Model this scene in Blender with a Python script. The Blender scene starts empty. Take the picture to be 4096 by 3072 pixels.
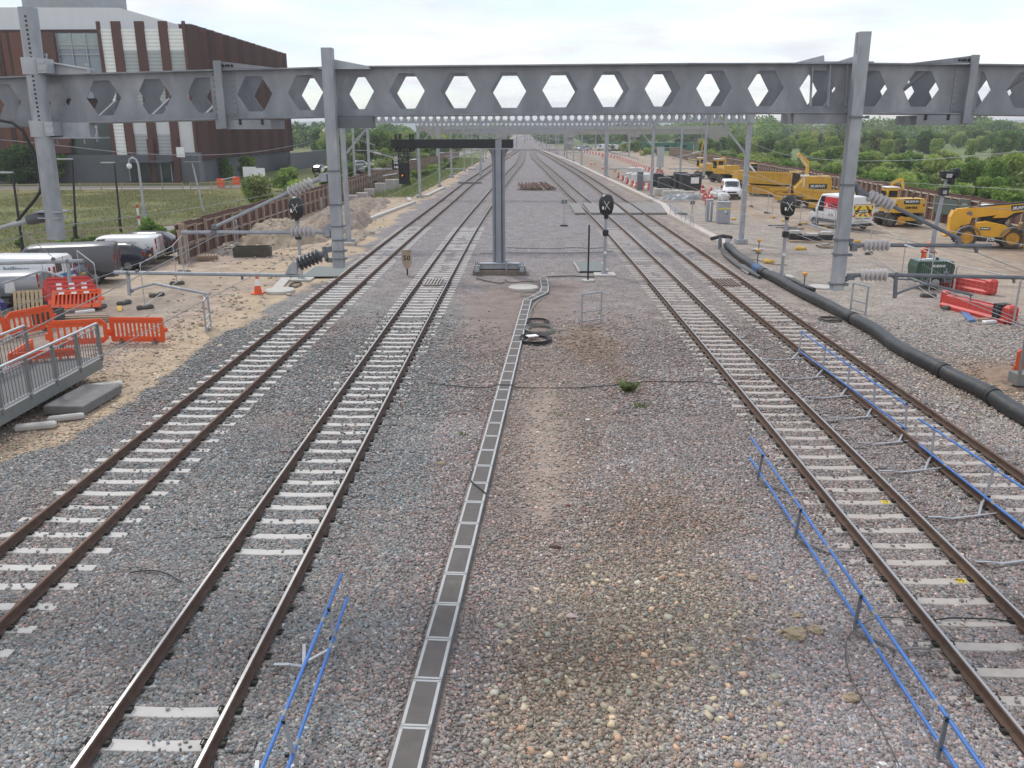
import bpy, math, random
import numpy as np
from mathutils import Vector, Matrix
random.seed(7); RNG = np.random.default_rng(11)
SC = bpy.context.scene; COL = SC.collection
PI = math.pi
# ------------------------------------------------------------------ camera
FPX, PITCH, YAW, ROLL, HC = 3368.0, math.radians(16.854), -0.0158, -0.0018, 7.63
def _rot(d):
    x, y, z = d
    c, s = math.cos(ROLL), math.sin(ROLL); x, z = x*c - z*s, x*s + z*c
    c, s = math.cos(PITCH), math.sin(PITCH); y, z = y*c + z*s, -y*s + z*c
    c, s = math.cos(YAW), math.sin(YAW); x, y = x*c + y*s, -x*s + y*c
    return Vector((x, y, z))
camd = bpy.data.cameras.new('camera'); cam = bpy.data.objects.new('camera', camd); COL.objects.link(cam)
camd.sensor_width = 36.0; camd.lens = 36.0*FPX/4096.0; camd.clip_start = 0.1; camd.clip_end = 9000
_r, _f, _u = _rot((1, 0, 0)), _rot((0, 1, 0)), _rot((0, 0, 1))
cam.matrix_world = Matrix(((_r.x, _u.x, -_f.x, 0), (_r.y, _u.y, -_f.y, 0), (_r.z, _u.z, -_f.z, HC), (0, 0, 0, 1)))
SC.camera = cam
# ------------------------------------------------------------------ world, sun, exposure
SUN_AZ, SUN_EL = math.radians(-35), math.radians(52)      # azimuth from +Y towards +X
w = bpy.data.worlds.new('World'); SC.world = w; w.use_nodes = True
nt = w.node_tree; nt.nodes.clear(); N = nt.nodes.new; LK = nt.links.new
out = N('ShaderNodeOutputWorld'); mixs = N('ShaderNodeMixShader'); b1 = N('ShaderNodeBackground'); b2 = N('ShaderNodeBackground')
sky = N('ShaderNodeTexSky'); sky.sky_type = 'NISHITA'; sky.sun_disc = False
sky.sun_elevation = SUN_EL; sky.sun_rotation = -SUN_AZ; sky.dust_density = 0.4; sky.air_density = 1.0; sky.ozone_density = 2.0
b1.inputs[1].default_value = 0.15
tc = N('ShaderNodeTexCoord'); sep = N('ShaderNodeSeparateXYZ'); LK(tc.outputs['Generated'], sep.inputs[0])
# cloud layer: project the direction on a flat ceiling so that clouds stretch towards the horizon
add = N('ShaderNodeMath'); add.operation = 'ADD'; add.inputs[1].default_value = 0.12; 
mx = N('ShaderNodeMath'); mx.operation = 'MAXIMUM'; mx.inputs[1].default_value = 0.0; LK(sep.outputs[2], mx.inputs[0]); LK(mx.outputs[0], add.inputs[0])
dx = N('ShaderNodeMath'); dx.operation = 'DIVIDE'; LK(sep.outputs[0], dx.inputs[0]); LK(add.outputs[0], dx.inputs[1])
dy = N('ShaderNodeMath'); dy.operation = 'DIVIDE'; LK(sep.outputs[1], dy.inputs[0]); LK(add.outputs[0], dy.inputs[1])
cmb = N('ShaderNodeCombineXYZ'); LK(dx.outputs[0], cmb.inputs[0]); LK(dy.outputs[0], cmb.inputs[1])
n1 = N('ShaderNodeTexNoise'); n1.inputs['Scale'].default_value = 0.75; n1.inputs['Detail'].default_value = 8; n1.inputs['Roughness'].default_value = 0.55; n1.inputs['Distortion'].default_value = 0.3
mp = N('ShaderNodeMapping'); mp.inputs['Location'].default_value = (3.3, 1.7, 0.4); LK(cmb.outputs[0], mp.inputs[0]); LK(mp.outputs[0], n1.inputs['Vector'])
r1 = N('ShaderNodeValToRGB'); r1.color_ramp.elements[0].position = 0.40; r1.color_ramp.elements[0].color = (.42, .42, .42, 1); r1.color_ramp.elements[1].position = 0.58; r1.color_ramp.elements[1].color = (1, 1, 1, 1)
LK(n1.outputs['Fac'], r1.inputs[0])
n2 = N('ShaderNodeTexNoise'); n2.inputs['Scale'].default_value = 1.3; n2.inputs['Detail'].default_value = 7; n2.inputs['Roughness'].default_value = 0.5
mp2 = N('ShaderNodeMapping'); mp2.inputs['Location'].default_value = (9.1, 4.2, 2.0); LK(cmb.outputs[0], mp2.inputs[0]); LK(mp2.outputs[0], n2.inputs['Vector'])
r2 = N('ShaderNodeValToRGB'); r2.color_ramp.elements[0].position = 0.34; r2.color_ramp.elements[0].color = (.74, .77, .83, 1); r2.color_ramp.elements[1].position = 0.62; r2.color_ramp.elements[1].color = (1.0, 1.0, 1.0, 1)
LK(n2.outputs['Fac'], r2.inputs[0]); LK(r2.outputs[0], b2.inputs[0]); b2.inputs[1].default_value = 1.0
LK(sky.outputs[0], b1.inputs[0]); LK(r1.outputs[0], mixs.inputs[0]); LK(b1.outputs[0], mixs.inputs[1]); LK(b2.outputs[0], mixs.inputs[2]); LK(mixs.outputs[0], out.inputs[0])
sl = bpy.data.lights.new('sun', 'SUN'); sl.energy = 1.8; sl.angle = math.radians(10); sl.color = (1.0, 0.95, 0.88)
so = bpy.data.objects.new('sun', sl); COL.objects.link(so)
sd = Vector((math.sin(SUN_AZ)*math.cos(SUN_EL), math.cos(SUN_AZ)*math.cos(SUN_EL), math.sin(SUN_EL)))
so.rotation_euler = sd.to_track_quat('Z', 'Y').to_euler(); so.location = (0, 0, 60)
SC.view_settings.view_transform = 'Standard'; SC.view_settings.look = 'None'; SC.view_settings.gamma = 1.0; SC.view_settings.exposure = 0.25
SC.cycles.max_bounces = 6; SC.cycles.volume_bounces = 0
# ------------------------------------------------------------------ survey helpers: bearings of the photograph -> points of the place
CR = dict(c1=(0,0,.617),c2=(1365,0,.617),c3=(2730,0,.617),c4=(0,768,.617),c5=(1365,640,.617),c6=(2730,640,.617),
z1=(0,880,.2532),z2=(480,780,.2532),z3=(0,1200,.3165),z4=(1040,680,.3134),z5=(2680,640,.208),z6=(3080,640,.2532),z7=(3600,640,.2242),z8=(3600,950,.2242),
y1=(1860,480,.193),y2=(1540,520,.2351),y3=(1860,980,.2532),y4=(2280,740,.2411),y5=(2850,820,.4413),y6=(3180,120,.567),y7=(60,0,.63),y8=(0,540,.551),
s1=(1800,440,.3617),s2=(2300,440,.3617),s3=(1200,440,.3617),s4=(700,620,.3617),d1=(0,1400,.617),d2=(1365,1400,.617),d3=(2730,1300,.617),d4=(0,2168,.617),d5=(1365,2168,.617),d6=(2730,2168,.617),D=(0,0,4096/2212),P=(0,0,1))
def _ray(c, x, y):
    a = CR[c]; px, py = a[0]+x*a[2], a[1]+y*a[2]
    return _rot(((px-2048)/FPX, 1.0, -(py-1536)/FPX))
def g(c, x, y, z=0.0):                      # where that bearing meets the level z
    d = _ray(c, x, y); t = (z-HC)/d.z; return Vector((d.x*t, d.y*t, z))
def v(c, x, y, Y):                          # ... the cross-track plane at distance Y
    d = _ray(c, x, y); t = Y/d.y; return Vector((d.x*t, Y, HC+d.z*t))
def vx(c, x, y, X):                         # ... the along-track plane at offset X
    d = _ray(c, x, y); t = X/d.x; return Vector((X, d.y*t, HC+d.z*t))
# ------------------------------------------------------------------ materials
MATS = {}
def mat(name, col, rough=.6, metal=0., var=.12, scale=2.5, bump=0., bscale=40., col2=None, c2lo=.5, c2hi=.7, c2scale=1.5, spec=.5, emit=None, trans=0., detail=6, stretch=None):
    if name in MATS: return MATS[name]
    m = bpy.data.materials.new(name); m.use_nodes = True; t = m.node_tree; n = t.nodes; L = t.links.new
    p = n['Principled BSDF']; p.inputs['Roughness'].default_value = rough; p.inputs['Metallic'].default_value = metal
    p.inputs['Specular IOR Level'].default_value = spec
    if trans: p.inputs['Transmission Weight'].default_value = trans
    tcn = n.new('ShaderNodeTexCoord'); oi = n.new('ShaderNodeObjectInfo')
    vec = n.new('ShaderNodeVectorMath'); vec.operation = 'ADD'; L(tcn.outputs['Object'], vec.inputs[0])
    mu = n.new('ShaderNodeMath'); mu.operation = 'MULTIPLY'; mu.inputs[1].default_value = 37.0; L(oi.outputs['Random'], mu.inputs[0]); L(mu.outputs[0], vec.inputs[1])
    src = vec.outputs[0]
    if stretch:
        mpn = n.new('ShaderNodeMapping'); mpn.inputs['Scale'].default_value = stretch; L(src, mpn.inputs[0]); src = mpn.outputs[0]
    nz = n.new('ShaderNodeTexNoise'); nz.inputs['Scale'].default_value = scale; nz.inputs['Detail'].default_value = detail; L(src, nz.inputs['Vector'])
    mr = n.new('ShaderNodeMapRange'); mr.inputs[1].default_value = .25; mr.inputs[2].default_value = .75; mr.inputs[3].default_value = 1-var; mr.inputs[4].default_value = 1+var; L(nz.outputs['Fac'], mr.inputs[0])
    hs = n.new('ShaderNodeMix'); hs.data_type = 'RGBA'; hs.blend_type = 'MULTIPLY'; hs.inputs[0].default_value = 1
    hs.inputs[6].default_value = (*col, 1); L(mr.outputs[0], hs.inputs[7]); cout = hs.outputs[2]
    if col2:
        nz2 = n.new('ShaderNodeTexNoise'); nz2.inputs['Scale'].default_value = c2scale; nz2.inputs['Detail'].default_value = 8; nz2.inputs['Roughness'].default_value = .62; L(src, nz2.inputs['Vector'])
        mr2 = n.new('ShaderNodeMapRange'); mr2.inputs[1].default_value = c2lo; mr2.inputs[2].default_value = c2hi; L(nz2.outputs['Fac'], mr2.inputs[0])
        mx2 = n.new('ShaderNodeMix'); mx2.data_type = 'RGBA'; L(mr2.outputs[0], mx2.inputs[0]); L(cout, mx2.inputs[6]); mx2.inputs[7].default_value = (*col2, 1); cout = mx2.outputs[2]
    L(cout, p.inputs['Base Color'])
    if bump:
        nb = n.new('ShaderNodeTexNoise'); nb.inputs['Scale'].default_value = bscale; nb.inputs['Detail'].default_value = 4; L(src, nb.inputs['Vector'])
        bp = n.new('ShaderNodeBump'); bp.inputs['Strength'].default_value = bump; bp.inputs['Distance'].default_value = .02; L(nb.outputs['Fac'], bp.inputs['Height']); L(bp.outputs[0], p.inputs['Normal'])
    if emit: p.inputs['Emission Color'].default_value = (*emit[:3], 1); p.inputs['Emission Strength'].default_value = emit[3]
    MATS[name] = m; return m
def srgb(r, g_, b):
    f = lambda c: (c/255/12.92 if c/255 <= .04045 else ((c/255+.055)/1.055)**2.4)
    return (f(r), f(g_), f(b))
def attr_mat(name, attr='col', rough=.85, spec=.3, var=.0, trans=0.):
    m = bpy.data.materials.new(name); m.use_nodes = True; t = m.node_tree; n = t.nodes; L = t.links.new; p = n['Principled BSDF']
    a = n.new('ShaderNodeAttribute'); a.attribute_name = attr; L(a.outputs['Color'], p.inputs['Base Color'])
    p.inputs['Roughness'].default_value = rough; p.inputs['Specular IOR Level'].default_value = spec
    if trans:
        tr = n.new('ShaderNodeBsdfTranslucent'); L(a.outputs['Color'], tr.inputs[0]); ms = n.new('ShaderNodeMixShader'); ms.inputs[0].default_value = trans
        L(p.outputs[0], ms.inputs[1]); L(tr.outputs[0], ms.inputs[2]); L(ms.outputs[0], n['Material Output'].inputs[0])
    MATS[name] = m; return m
GALV = mat('galvanised_steel', (.33,.345,.375), .55, .25, .17, 4, col2=(.47,.48,.49), c2lo=.5, c2hi=.78, c2scale=2.6, stretch=(1.6,1.6,.55))
GALVL = mat('galvanised_light', (.40,.415,.44), .5, .3, .12, 5)
GALVD = mat('galvanised_dark', (.16,.17,.19), .6, .2, .15, 4)
BLACK = mat('black_paint', (.018,.019,.022), .55, 0, .2, 6)
RUBBER = mat('rubber', (.022,.022,.023), .8, 0, .25, 8, col2=(.10,.085,.07), c2lo=.55, c2hi=.8, c2scale=3)
GLASS = mat('dark_glass', (.02,.025,.03), .08, 0, .1, 2, spec=.8)
RUST = mat('rusty_steel', (.115,.062,.042), .8, 0, .3, 9, bump=.2, col2=(.19,.10,.06), c2lo=.5, c2hi=.72, c2scale=6)
CONC = mat('pale_concrete', (.46,.44,.41), .85, 0, .12, 4, bump=.15, bscale=30)
CONCG = mat('grey_concrete', (.30,.29,.285), .9, 0, .14, 3, bump=.2, bscale=25, col2=(.2,.19,.18), c2lo=.55, c2hi=.75)
TIMBER = mat('timber', (.30,.22,.155), .85, 0, .22, 5, stretch=(6,6,.8))
WHITEP = mat('white_paint', (.74,.75,.76), .35, 0, .05, 2)
YELLOW = mat('machine_yellow', (.60,.345,.035), .45, 0, .1, 2, col2=(.40,.26,.10), c2lo=.56, c2hi=.8, c2scale=1.6)
ORANGE = mat('barrier_orange', (.72,.095,.022), .5, 0, .1, 3, col2=(.58,.13,.07), c2lo=.55, c2hi=.8)
REDP = mat('faded_red_plastic', (.52,.05,.04), .5, 0, .12, 3)
WHITE = mat('white_sheet', (.78,.78,.77), .6, 0, .04, 3)
PORC = mat('grey_porcelain', (.50,.47,.475), .3, 0, .08, 4)
CABLE = mat('black_cable', (.03,.03,.032), .6, 0, .2, 5)
WIRE = mat('grey_wire', (.30,.30,.29), .5, .4, .1, 5)
YPLAS = mat('yellow_plastic', (.62,.38,.06), .6, 0, .12, 4, col2=(.4,.28,.1), c2lo=.55, c2hi=.8)
BLUEP = mat('blue_pipe', (.045,.16,.47), .4, 0, .08, 3)
# ------------------------------------------------------------------ mesh builder
def rotz(p, a):
    c, s = math.cos(a), math.sin(a); return Vector((p[0]*c-p[1]*s, p[0]*s+p[1]*c, p[2]))
class MB:
    def __init__(s): s.v = []; s.f = []; s.m = []; s.cm = 0
    def add(s, vs, fs):
        o = len(s.v); s.v += [tuple(p) for p in vs]; s.f += [tuple(i+o for i in f) for f in fs]; s.m += [s.cm]*len(fs); return s
    def box(s, cx, cy, cz, sx, sy, sz, rz=0., bev=0.):
        hx, hy, hz = sx/2, sy/2, sz/2
        vs = [(-hx,-hy,-hz),(hx,-hy,-hz),(hx,hy,-hz),(-hx,hy,-hz),(-hx,-hy,hz),(hx,-hy,hz),(hx,hy,hz),(-hx,hy,hz)]
        if bev:
            b = min(bev, hx*.9, hy*.9, hz*.9)
            return s.prism2([(-hx+b,-hy),(hx-b,-hy),(hx,-hy+b),(hx,hy-b),(hx-b,hy),(-hx+b,hy),(-hx,hy-b),(-hx,-hy+b)], cx, cy, cz-hz, cz+hz, rz, b)
        vs = [rotz(p, rz)+Vector((cx,cy,cz)) for p in vs]
        return s.add(vs, [(0,3,2,1),(4,5,6,7),(0,1,5,4),(1,2,6,5),(2,3,7,6),(3,0,4,7)])
    def prism2(s, poly, cx, cy, z0, z1, rz=0., b=0.):   # plan polygon extruded in z, top and bottom edges bevelled by b
        n = len(poly); mxx = max(abs(p[0]) for p in poly); mxy = max(abs(p[1]) for p in poly)
        rings = [(z0, 1), (z1, 1)] if not b else [(z0, 0), (z0+b, 1), (z1-b, 1), (z1, 0)]
        vs = []
        for z, k in rings:
            for x, y in poly:
                if not k: x, y = x*(mxx-b)/mxx, y*(mxy-b)/mxy
                vs.append(rotz((x, y, 0), rz)+Vector((cx, cy, z)))
        fs = [tuple(reversed(range(n))), tuple(range((len(rings)-1)*n, len(rings)*n))]
        for r in range(len(rings)-1):
            fs += [(r*n+i, r*n+(i+1)%n, (r+1)*n+(i+1)%n, (r+1)*n+i) for i in range(n)]
        return s.add(vs, fs)
    def bar(s, p0, p1, w, h=None, up=(0,0,1), taper=1.):
        p0, p1 = Vector(p0), Vector(p1); h = h or w; d = (p1-p0).normalized(); u = Vector(up)
        if abs(d.dot(u)) > .98: u = Vector((0,1,0)) if abs(d.y) < .9 else Vector((1,0,0))
        x = d.cross(u).normalized(); u = x.cross(d).normalized()
        q = [(-w/2,-h/2),(w/2,-h/2),(w/2,h/2),(-w/2,h/2)]
        vs = [p0+x*a+u*b for a, b in q]+[p1+x*a*taper+u*b*taper for a, b in q]
        return s.add(vs, [(0,1,2,3),(7,6,5,4),(0,4,5,1),(1,5,6,2),(2,6,7,3),(3,7,4,0)])
    def tube(s, pts, r, n=8, caps=True, closed=False):
        pts = [Vector(p) for p in pts]; m = len(pts); rs = r if isinstance(r, (list, tuple)) else [r]*m
        vs = []; prev = None
        for i, p in enumerate(pts):
            if closed: d = pts[(i+1) % m]-pts[i-1]
            else: d = pts[min(i+1, m-1)]-pts[max(i-1, 0)]
            d.normalize()
            if prev is None:
                u = Vector((0,0,1)) if abs(d.z) < .9 else Vector((0,1,0))
                x = d.cross(u).normalized()
            else:
                x = (prev-d*prev.dot(d)).normalized()
            prev = x; y = d.cross(x)
            for k in range(n):
                a = 2*PI*k/n; vs.append(p+(x*math.cos(a)+y*math.sin(a))*rs[i])
        fs = []
        for i in range(m if closed else m-1):
            j = (i+1) % m
            fs += [(i*n+k, i*n+(k+1)%n, j*n+(k+1)%n, j*n+k) for k in range(n)]
        if caps and not closed: fs += [tuple(reversed(range(n))), tuple(range((m-1)*n, m*n))]
        return s.add(vs, fs)
    def cyl(s, p0, p1, r, r1=None, n=14): return s.tube([p0, p1], [r, r if r1 is None else r1], n)
    def lathe(s, p0, p1, prof, n=14):          # prof: (distance along axis, radius)
        p0, p1 = Vector(p0), Vector(p1); d = (p1-p0).normalized(); u = Vector((0,0,1)) if abs(d.z) < .9 else Vector((0,1,0))
        x = d.cross(u).normalized(); y = d.cross(x); vs = []; m = len(prof)
        for t, r in prof:
            for k in range(n):
                a = 2*PI*k/n; vs.append(p0+d*t+(x*math.cos(a)+y*math.sin(a))*max(r, .0005))
        fs = [(i*n+k, i*n+(k+1)%n, (i+1)*n+(k+1)%n, (i+1)*n+k) for i in range(m-1) for k in range(n)]
        fs += [tuple(reversed(range(n))), tuple(range((m-1)*n, m*n))]
        return s.add(vs, fs)
    def prism(s, poly, axis, a, b):            # 2-D polygon extruded along x / y / z from a to b
        n = len(poly)
        def P3(p, t): return (t, p[0], p[1]) if axis == 'x' else ((p[0], t, p[1]) if axis == 'y' else (p[0], p[1], t))
        vs = [P3(p, a) for p in poly]+[P3(p, b) for p in poly]
        fs = [tuple(range(n)), tuple(reversed(range(n, 2*n)))]+[(i, i+n, (i+1)%n+n, (i+1)%n) for i in range(n)]
        return s.add(vs, fs)
    def quad(s, *p): return s.add(p, [tuple(range(len(p)))])
    def sphere(s, c, r, seg=12, rings=8, sc=(1,1,1), jit=0.):
        vs = []; fs = []
        for i in range(rings+1):
            th = PI*i/rings
            for k in range(seg):
                a = 2*PI*k/seg; q = 1+random.uniform(-jit, jit)
                vs.append((c[0]+r*sc[0]*q*math.sin(th)*math.cos(a), c[1]+r*sc[1]*q*math.sin(th)*math.sin(a), c[2]+r*sc[2]*q*math.cos(th)))
        for i in range(rings):
            fs += [(i*seg+k, (i+1)*seg+k, (i+1)*seg+(k+1)%seg, i*seg+(k+1)%seg) for k in range(seg)]
        return s.add(vs, fs)
    def xf(s, loc=(0,0,0), rz=0., sc=1.):
        s.v = [tuple(rotz((p[0]*sc, p[1]*sc, p[2]*sc), rz)+Vector(loc)) for p in s.v]; return s
    def build(s, name, m, parent=None, world=False, smooth=False, label=None):
        vs = s.v
        if parent is not None and world:
            l = parent.location; rz = -parent.rotation_euler.z
            vs = [tuple(rotz(Vector(p)-l, rz)) for p in vs]
        me = bpy.data.meshes.new(name); me.from_pydata(vs, [], s.f); 
        for mm in (m if isinstance(m, (list, tuple)) else [m]): me.materials.append(mm)
        if isinstance(m, (list, tuple)): me.polygons.foreach_set('material_index', s.m)
        me.validate()
        import bmesh
        bm = bmesh.new(); bm.from_mesh(me); bmesh.ops.recalc_face_normals(bm, faces=bm.faces); bm.to_mesh(me); bm.free()
        if smooth:
            me.polygons.foreach_set('use_smooth', [True]*len(me.polygons))
            try: me.set_sharp_from_angle(angle=math.radians(38))
            except Exception: pass
        o = bpy.data.objects.new(name, me); COL.objects.link(o)
        if parent is not None: o.parent = parent
        if label: o['label'] = label
        return o
def tag(o, label=None, cat=None, group=None, kind=None):
    if label: o['label'] = label
    if cat: o['category'] = cat
    if group: o['group'] = group
    if kind: o['kind'] = kind
    return o
def thing(name, label, cat, loc=(0,0,0), rz=0., group=None):
    o = bpy.data.objects.new(name, None); o.empty_display_size = .3; COL.objects.link(o); o.location = loc; o.rotation_euler = (0,0,rz)
    return tag(o, label, cat, group)
def dup(o, loc, rz=None, label=None, group=None, sc=None):
    c = o.copy(); COL.objects.link(c); c.location = loc
    if rz is not None: c.rotation_euler = (0,0,rz)
    if sc is not None: c.scale = sc if isinstance(sc, (tuple, list)) else (sc,)*3
    if label: c['label'] = label
    if group: c['group'] = group
    for ch in list(o.children):
        d = ch.copy(); COL.objects.link(d); d.parent = c
        for gch in list(ch.children):
            e = gch.copy(); COL.objects.link(e); e.parent = d
    return c
def text(txt, size, m, parent, loc, xdir, ydir, name='lettering', align='CENTER', ext=.003, sx=1., bold=0.):
    cu = bpy.data.curves.new('t', 'FONT'); cu.body = txt; cu.size = size; cu.align_x = align; cu.align_y = 'CENTER'; cu.extrude = ext; cu.resolution_u = 2; cu.offset = bold
    ob = bpy.data.objects.new('t', cu); COL.objects.link(ob); bpy.context.view_layer.update()
    dg = bpy.context.evaluated_depsgraph_get(); me = bpy.data.meshes.new_from_object(ob.evaluated_get(dg)); bpy.data.objects.remove(ob)
    X = Vector(xdir).normalized(); Yv = Vector(ydir).normalized(); Zv = X.cross(Yv)
    for q in me.vertices: q.co = Vector(loc)+X*q.co.x*sx+Yv*q.co.y+Zv*q.co.z
    me.name = name; me.materials.clear(); me.materials.append(m)
    o = bpy.data.objects.new(name, me); COL.objects.link(o)
    if parent is not None: o.parent = parent
    return o
def npmesh(name, V_, F_, m, cols=None, k=4):           # numpy arrays -> one mesh (faces with k corners)
    me = bpy.data.meshes.new(name); nv, nf = len(V_), len(F_)
    me.vertices.add(nv); me.vertices.foreach_set('co', np.ascontiguousarray(V_, dtype=np.float32).ravel())
    me.loops.add(nf*k); me.loops.foreach_set('vertex_index', np.ascontiguousarray(F_, dtype=np.int32).ravel())
    me.polygons.add(nf); me.polygons.foreach_set('loop_start', np.arange(0, nf*k, k, dtype=np.int32))
    if cols is not None:
        a = me.color_attributes.new('col', 'FLOAT_COLOR', 'POINT'); c4 = np.ones((nv, 4), np.float32); c4[:, :cols.shape[1]] = cols; a.data.foreach_set('color', c4.ravel())
    me.update(calc_edges=True); me.validate(); me.materials.append(m)
    o = bpy.data.objects.new(name, me); COL.objects.link(o); return o
def vnoise(x, y, s, seed=0):                           # smooth value noise
    x = np.asarray(x)/s; y = np.asarray(y)/s; xi = np.floor(x).astype(np.int64); yi = np.floor(y).astype(np.int64); fx = x-xi; fy = y-yi
    def h(a, b):
        n = (a*374761393+b*668265263+seed*974711) & 0xffffffff; n = ((n ^ (n >> 13))*1274126177) & 0xffffffff; return ((n ^ (n >> 16)) & 0xffff)/65535.
    fx = fx*fx*(3-2*fx); fy = fy*fy*(3-2*fy)
    return (h(xi,yi)*(1-fx)+h(xi+1,yi)*fx)*(1-fy)+(h(xi,yi+1)*(1-fx)+h(xi+1,yi+1)*fx)*fy
def fbm(x, y, s, seed=0): return (vnoise(x,y,s,seed)*.5+vnoise(x,y,s/2,seed+1)*.27+vnoise(x,y,s/4.1,seed+2)*.15+vnoise(x,y,s/8.3,seed+3)*.08)
def inpoly(x, y, poly):
    r = np.zeros(np.shape(x), bool); n = len(poly)
    for i in range(n):
        x0, y0 = poly[i][0], poly[i][1]; x1, y1 = poly[(i+1)%n][0], poly[(i+1)%n][1]
        if y0 == y1: continue
        c = ((y0 > y) != (y1 > y)) & (x < (x1-x0)*(y-y0)/(y1-y0)+x0); r ^= c
    return r
def sstep(a, b, t): t = np.clip((t-a)/(b-a), 0, 1); return t*t*(3-2*t)
# ================================================================== THE GROUND
L3 = lambda *c: np.array(srgb(*c))
Z_BLUE, Z_PINK, Z_BROWN, Z_DARK, Z_PALE = L3(124,124,122), L3(133,125,121), L3(137,126,111), L3(108,94,82), L3(152,140,130)
Z_SAND, Z_PARK, Z_GRAV, Z_HAUL, Z_ASPH, Z_GRASS, Z_GREEN, Z_FIELD = L3(170,154,132), L3(150,140,129), L3(145,139,133), L3(155,143,130), L3(134,131,131), L3(106,112,72), L3(98,114,66), L3(108,122,80)
def line(c, pts): return np.array([tuple(g(c, x, y))[:2] for x, y in pts])
LB = line('D', [(0,990),(160,955),(260,890),(375,800),(470,725),(600,655),(730,590),(800,515),(905,440),(960,410)]); LB = LB[np.argsort(LB[:,1])]
CB = line('D', [(830,1659),(872,1500),(880,1388),(905,1230),(930,1050),(925,960),(955,850),(975,750),(985,680)]); CB = CB[np.argsort(CB[:,1])]
POLY = lambda pts: [tuple(g('D', x, y))[:2] for x, y in pts]
PATCHES = [   # (polygon, colour, stone density, edge softness in m)
    (POLY([(1060,1700),(1062,1500),(1100,1380),(1150,1250),(1330,1060),(1470,1030),(1560,1150),(1610,1300),(1600,1480),(1640,1700)]), Z_BROWN, .34, .8),
    (POLY([(1000,1150),(1060,950),(1110,820),(1140,720),(1260,800),(1320,900),(1290,1050),(1200,1180),(1110,1300)]), L3(137,125,115), .16, .6),
    (POLY([(1250,1180),(1370,1050),(1490,1040),(1540,1140),(1430,1240),(1290,1270)]), L3(128,114,103), .45, .8),
    (POLY([(1090,1560),(1130,1400),(1240,1350),(1400,1330),(1430,1420),(1320,1520),(1200,1590)]), L3(130,117,102), .30, .5),
    (POLY([(1120,1120),(1130,960),(1140,830),(1200,830),(1220,960),(1240,1060),(1200,1140)]), Z_PALE, .03, .35),
    (POLY([(1000,690),(1060,610),(1260,605),(1210,700),(1230,740),(1120,770),(1010,760)]), L3(129,118,112), .15, .8),
    (POLY([(1200,745),(1240,700),(1300,700),(1345,740),(1350,790),(1400,830),(1370,870),(1290,800),(1240,790)]), L3(126,111,98), .35, .5),
    (POLY([(925,1680),(965,1480),(1010,1280),(1050,1100),(1090,1130),(1075,1330),(1060,1500),(1050,1680)]), L3(129,120,115), .10, .35),
    (POLY([(720,1690),(790,1530),(860,1400),(905,1250),(950,1050),(985,960),(1010,1000),(980,1130),(930,1320),(880,1500),(835,1690)]), L3(126,117,113), .12, .45),
    (POLY([(1530,1659),(1500,1540),(1560,1440),(1640,1600),(1650,1659)]), L3(150,143,140), .08, .4),
]
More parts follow.
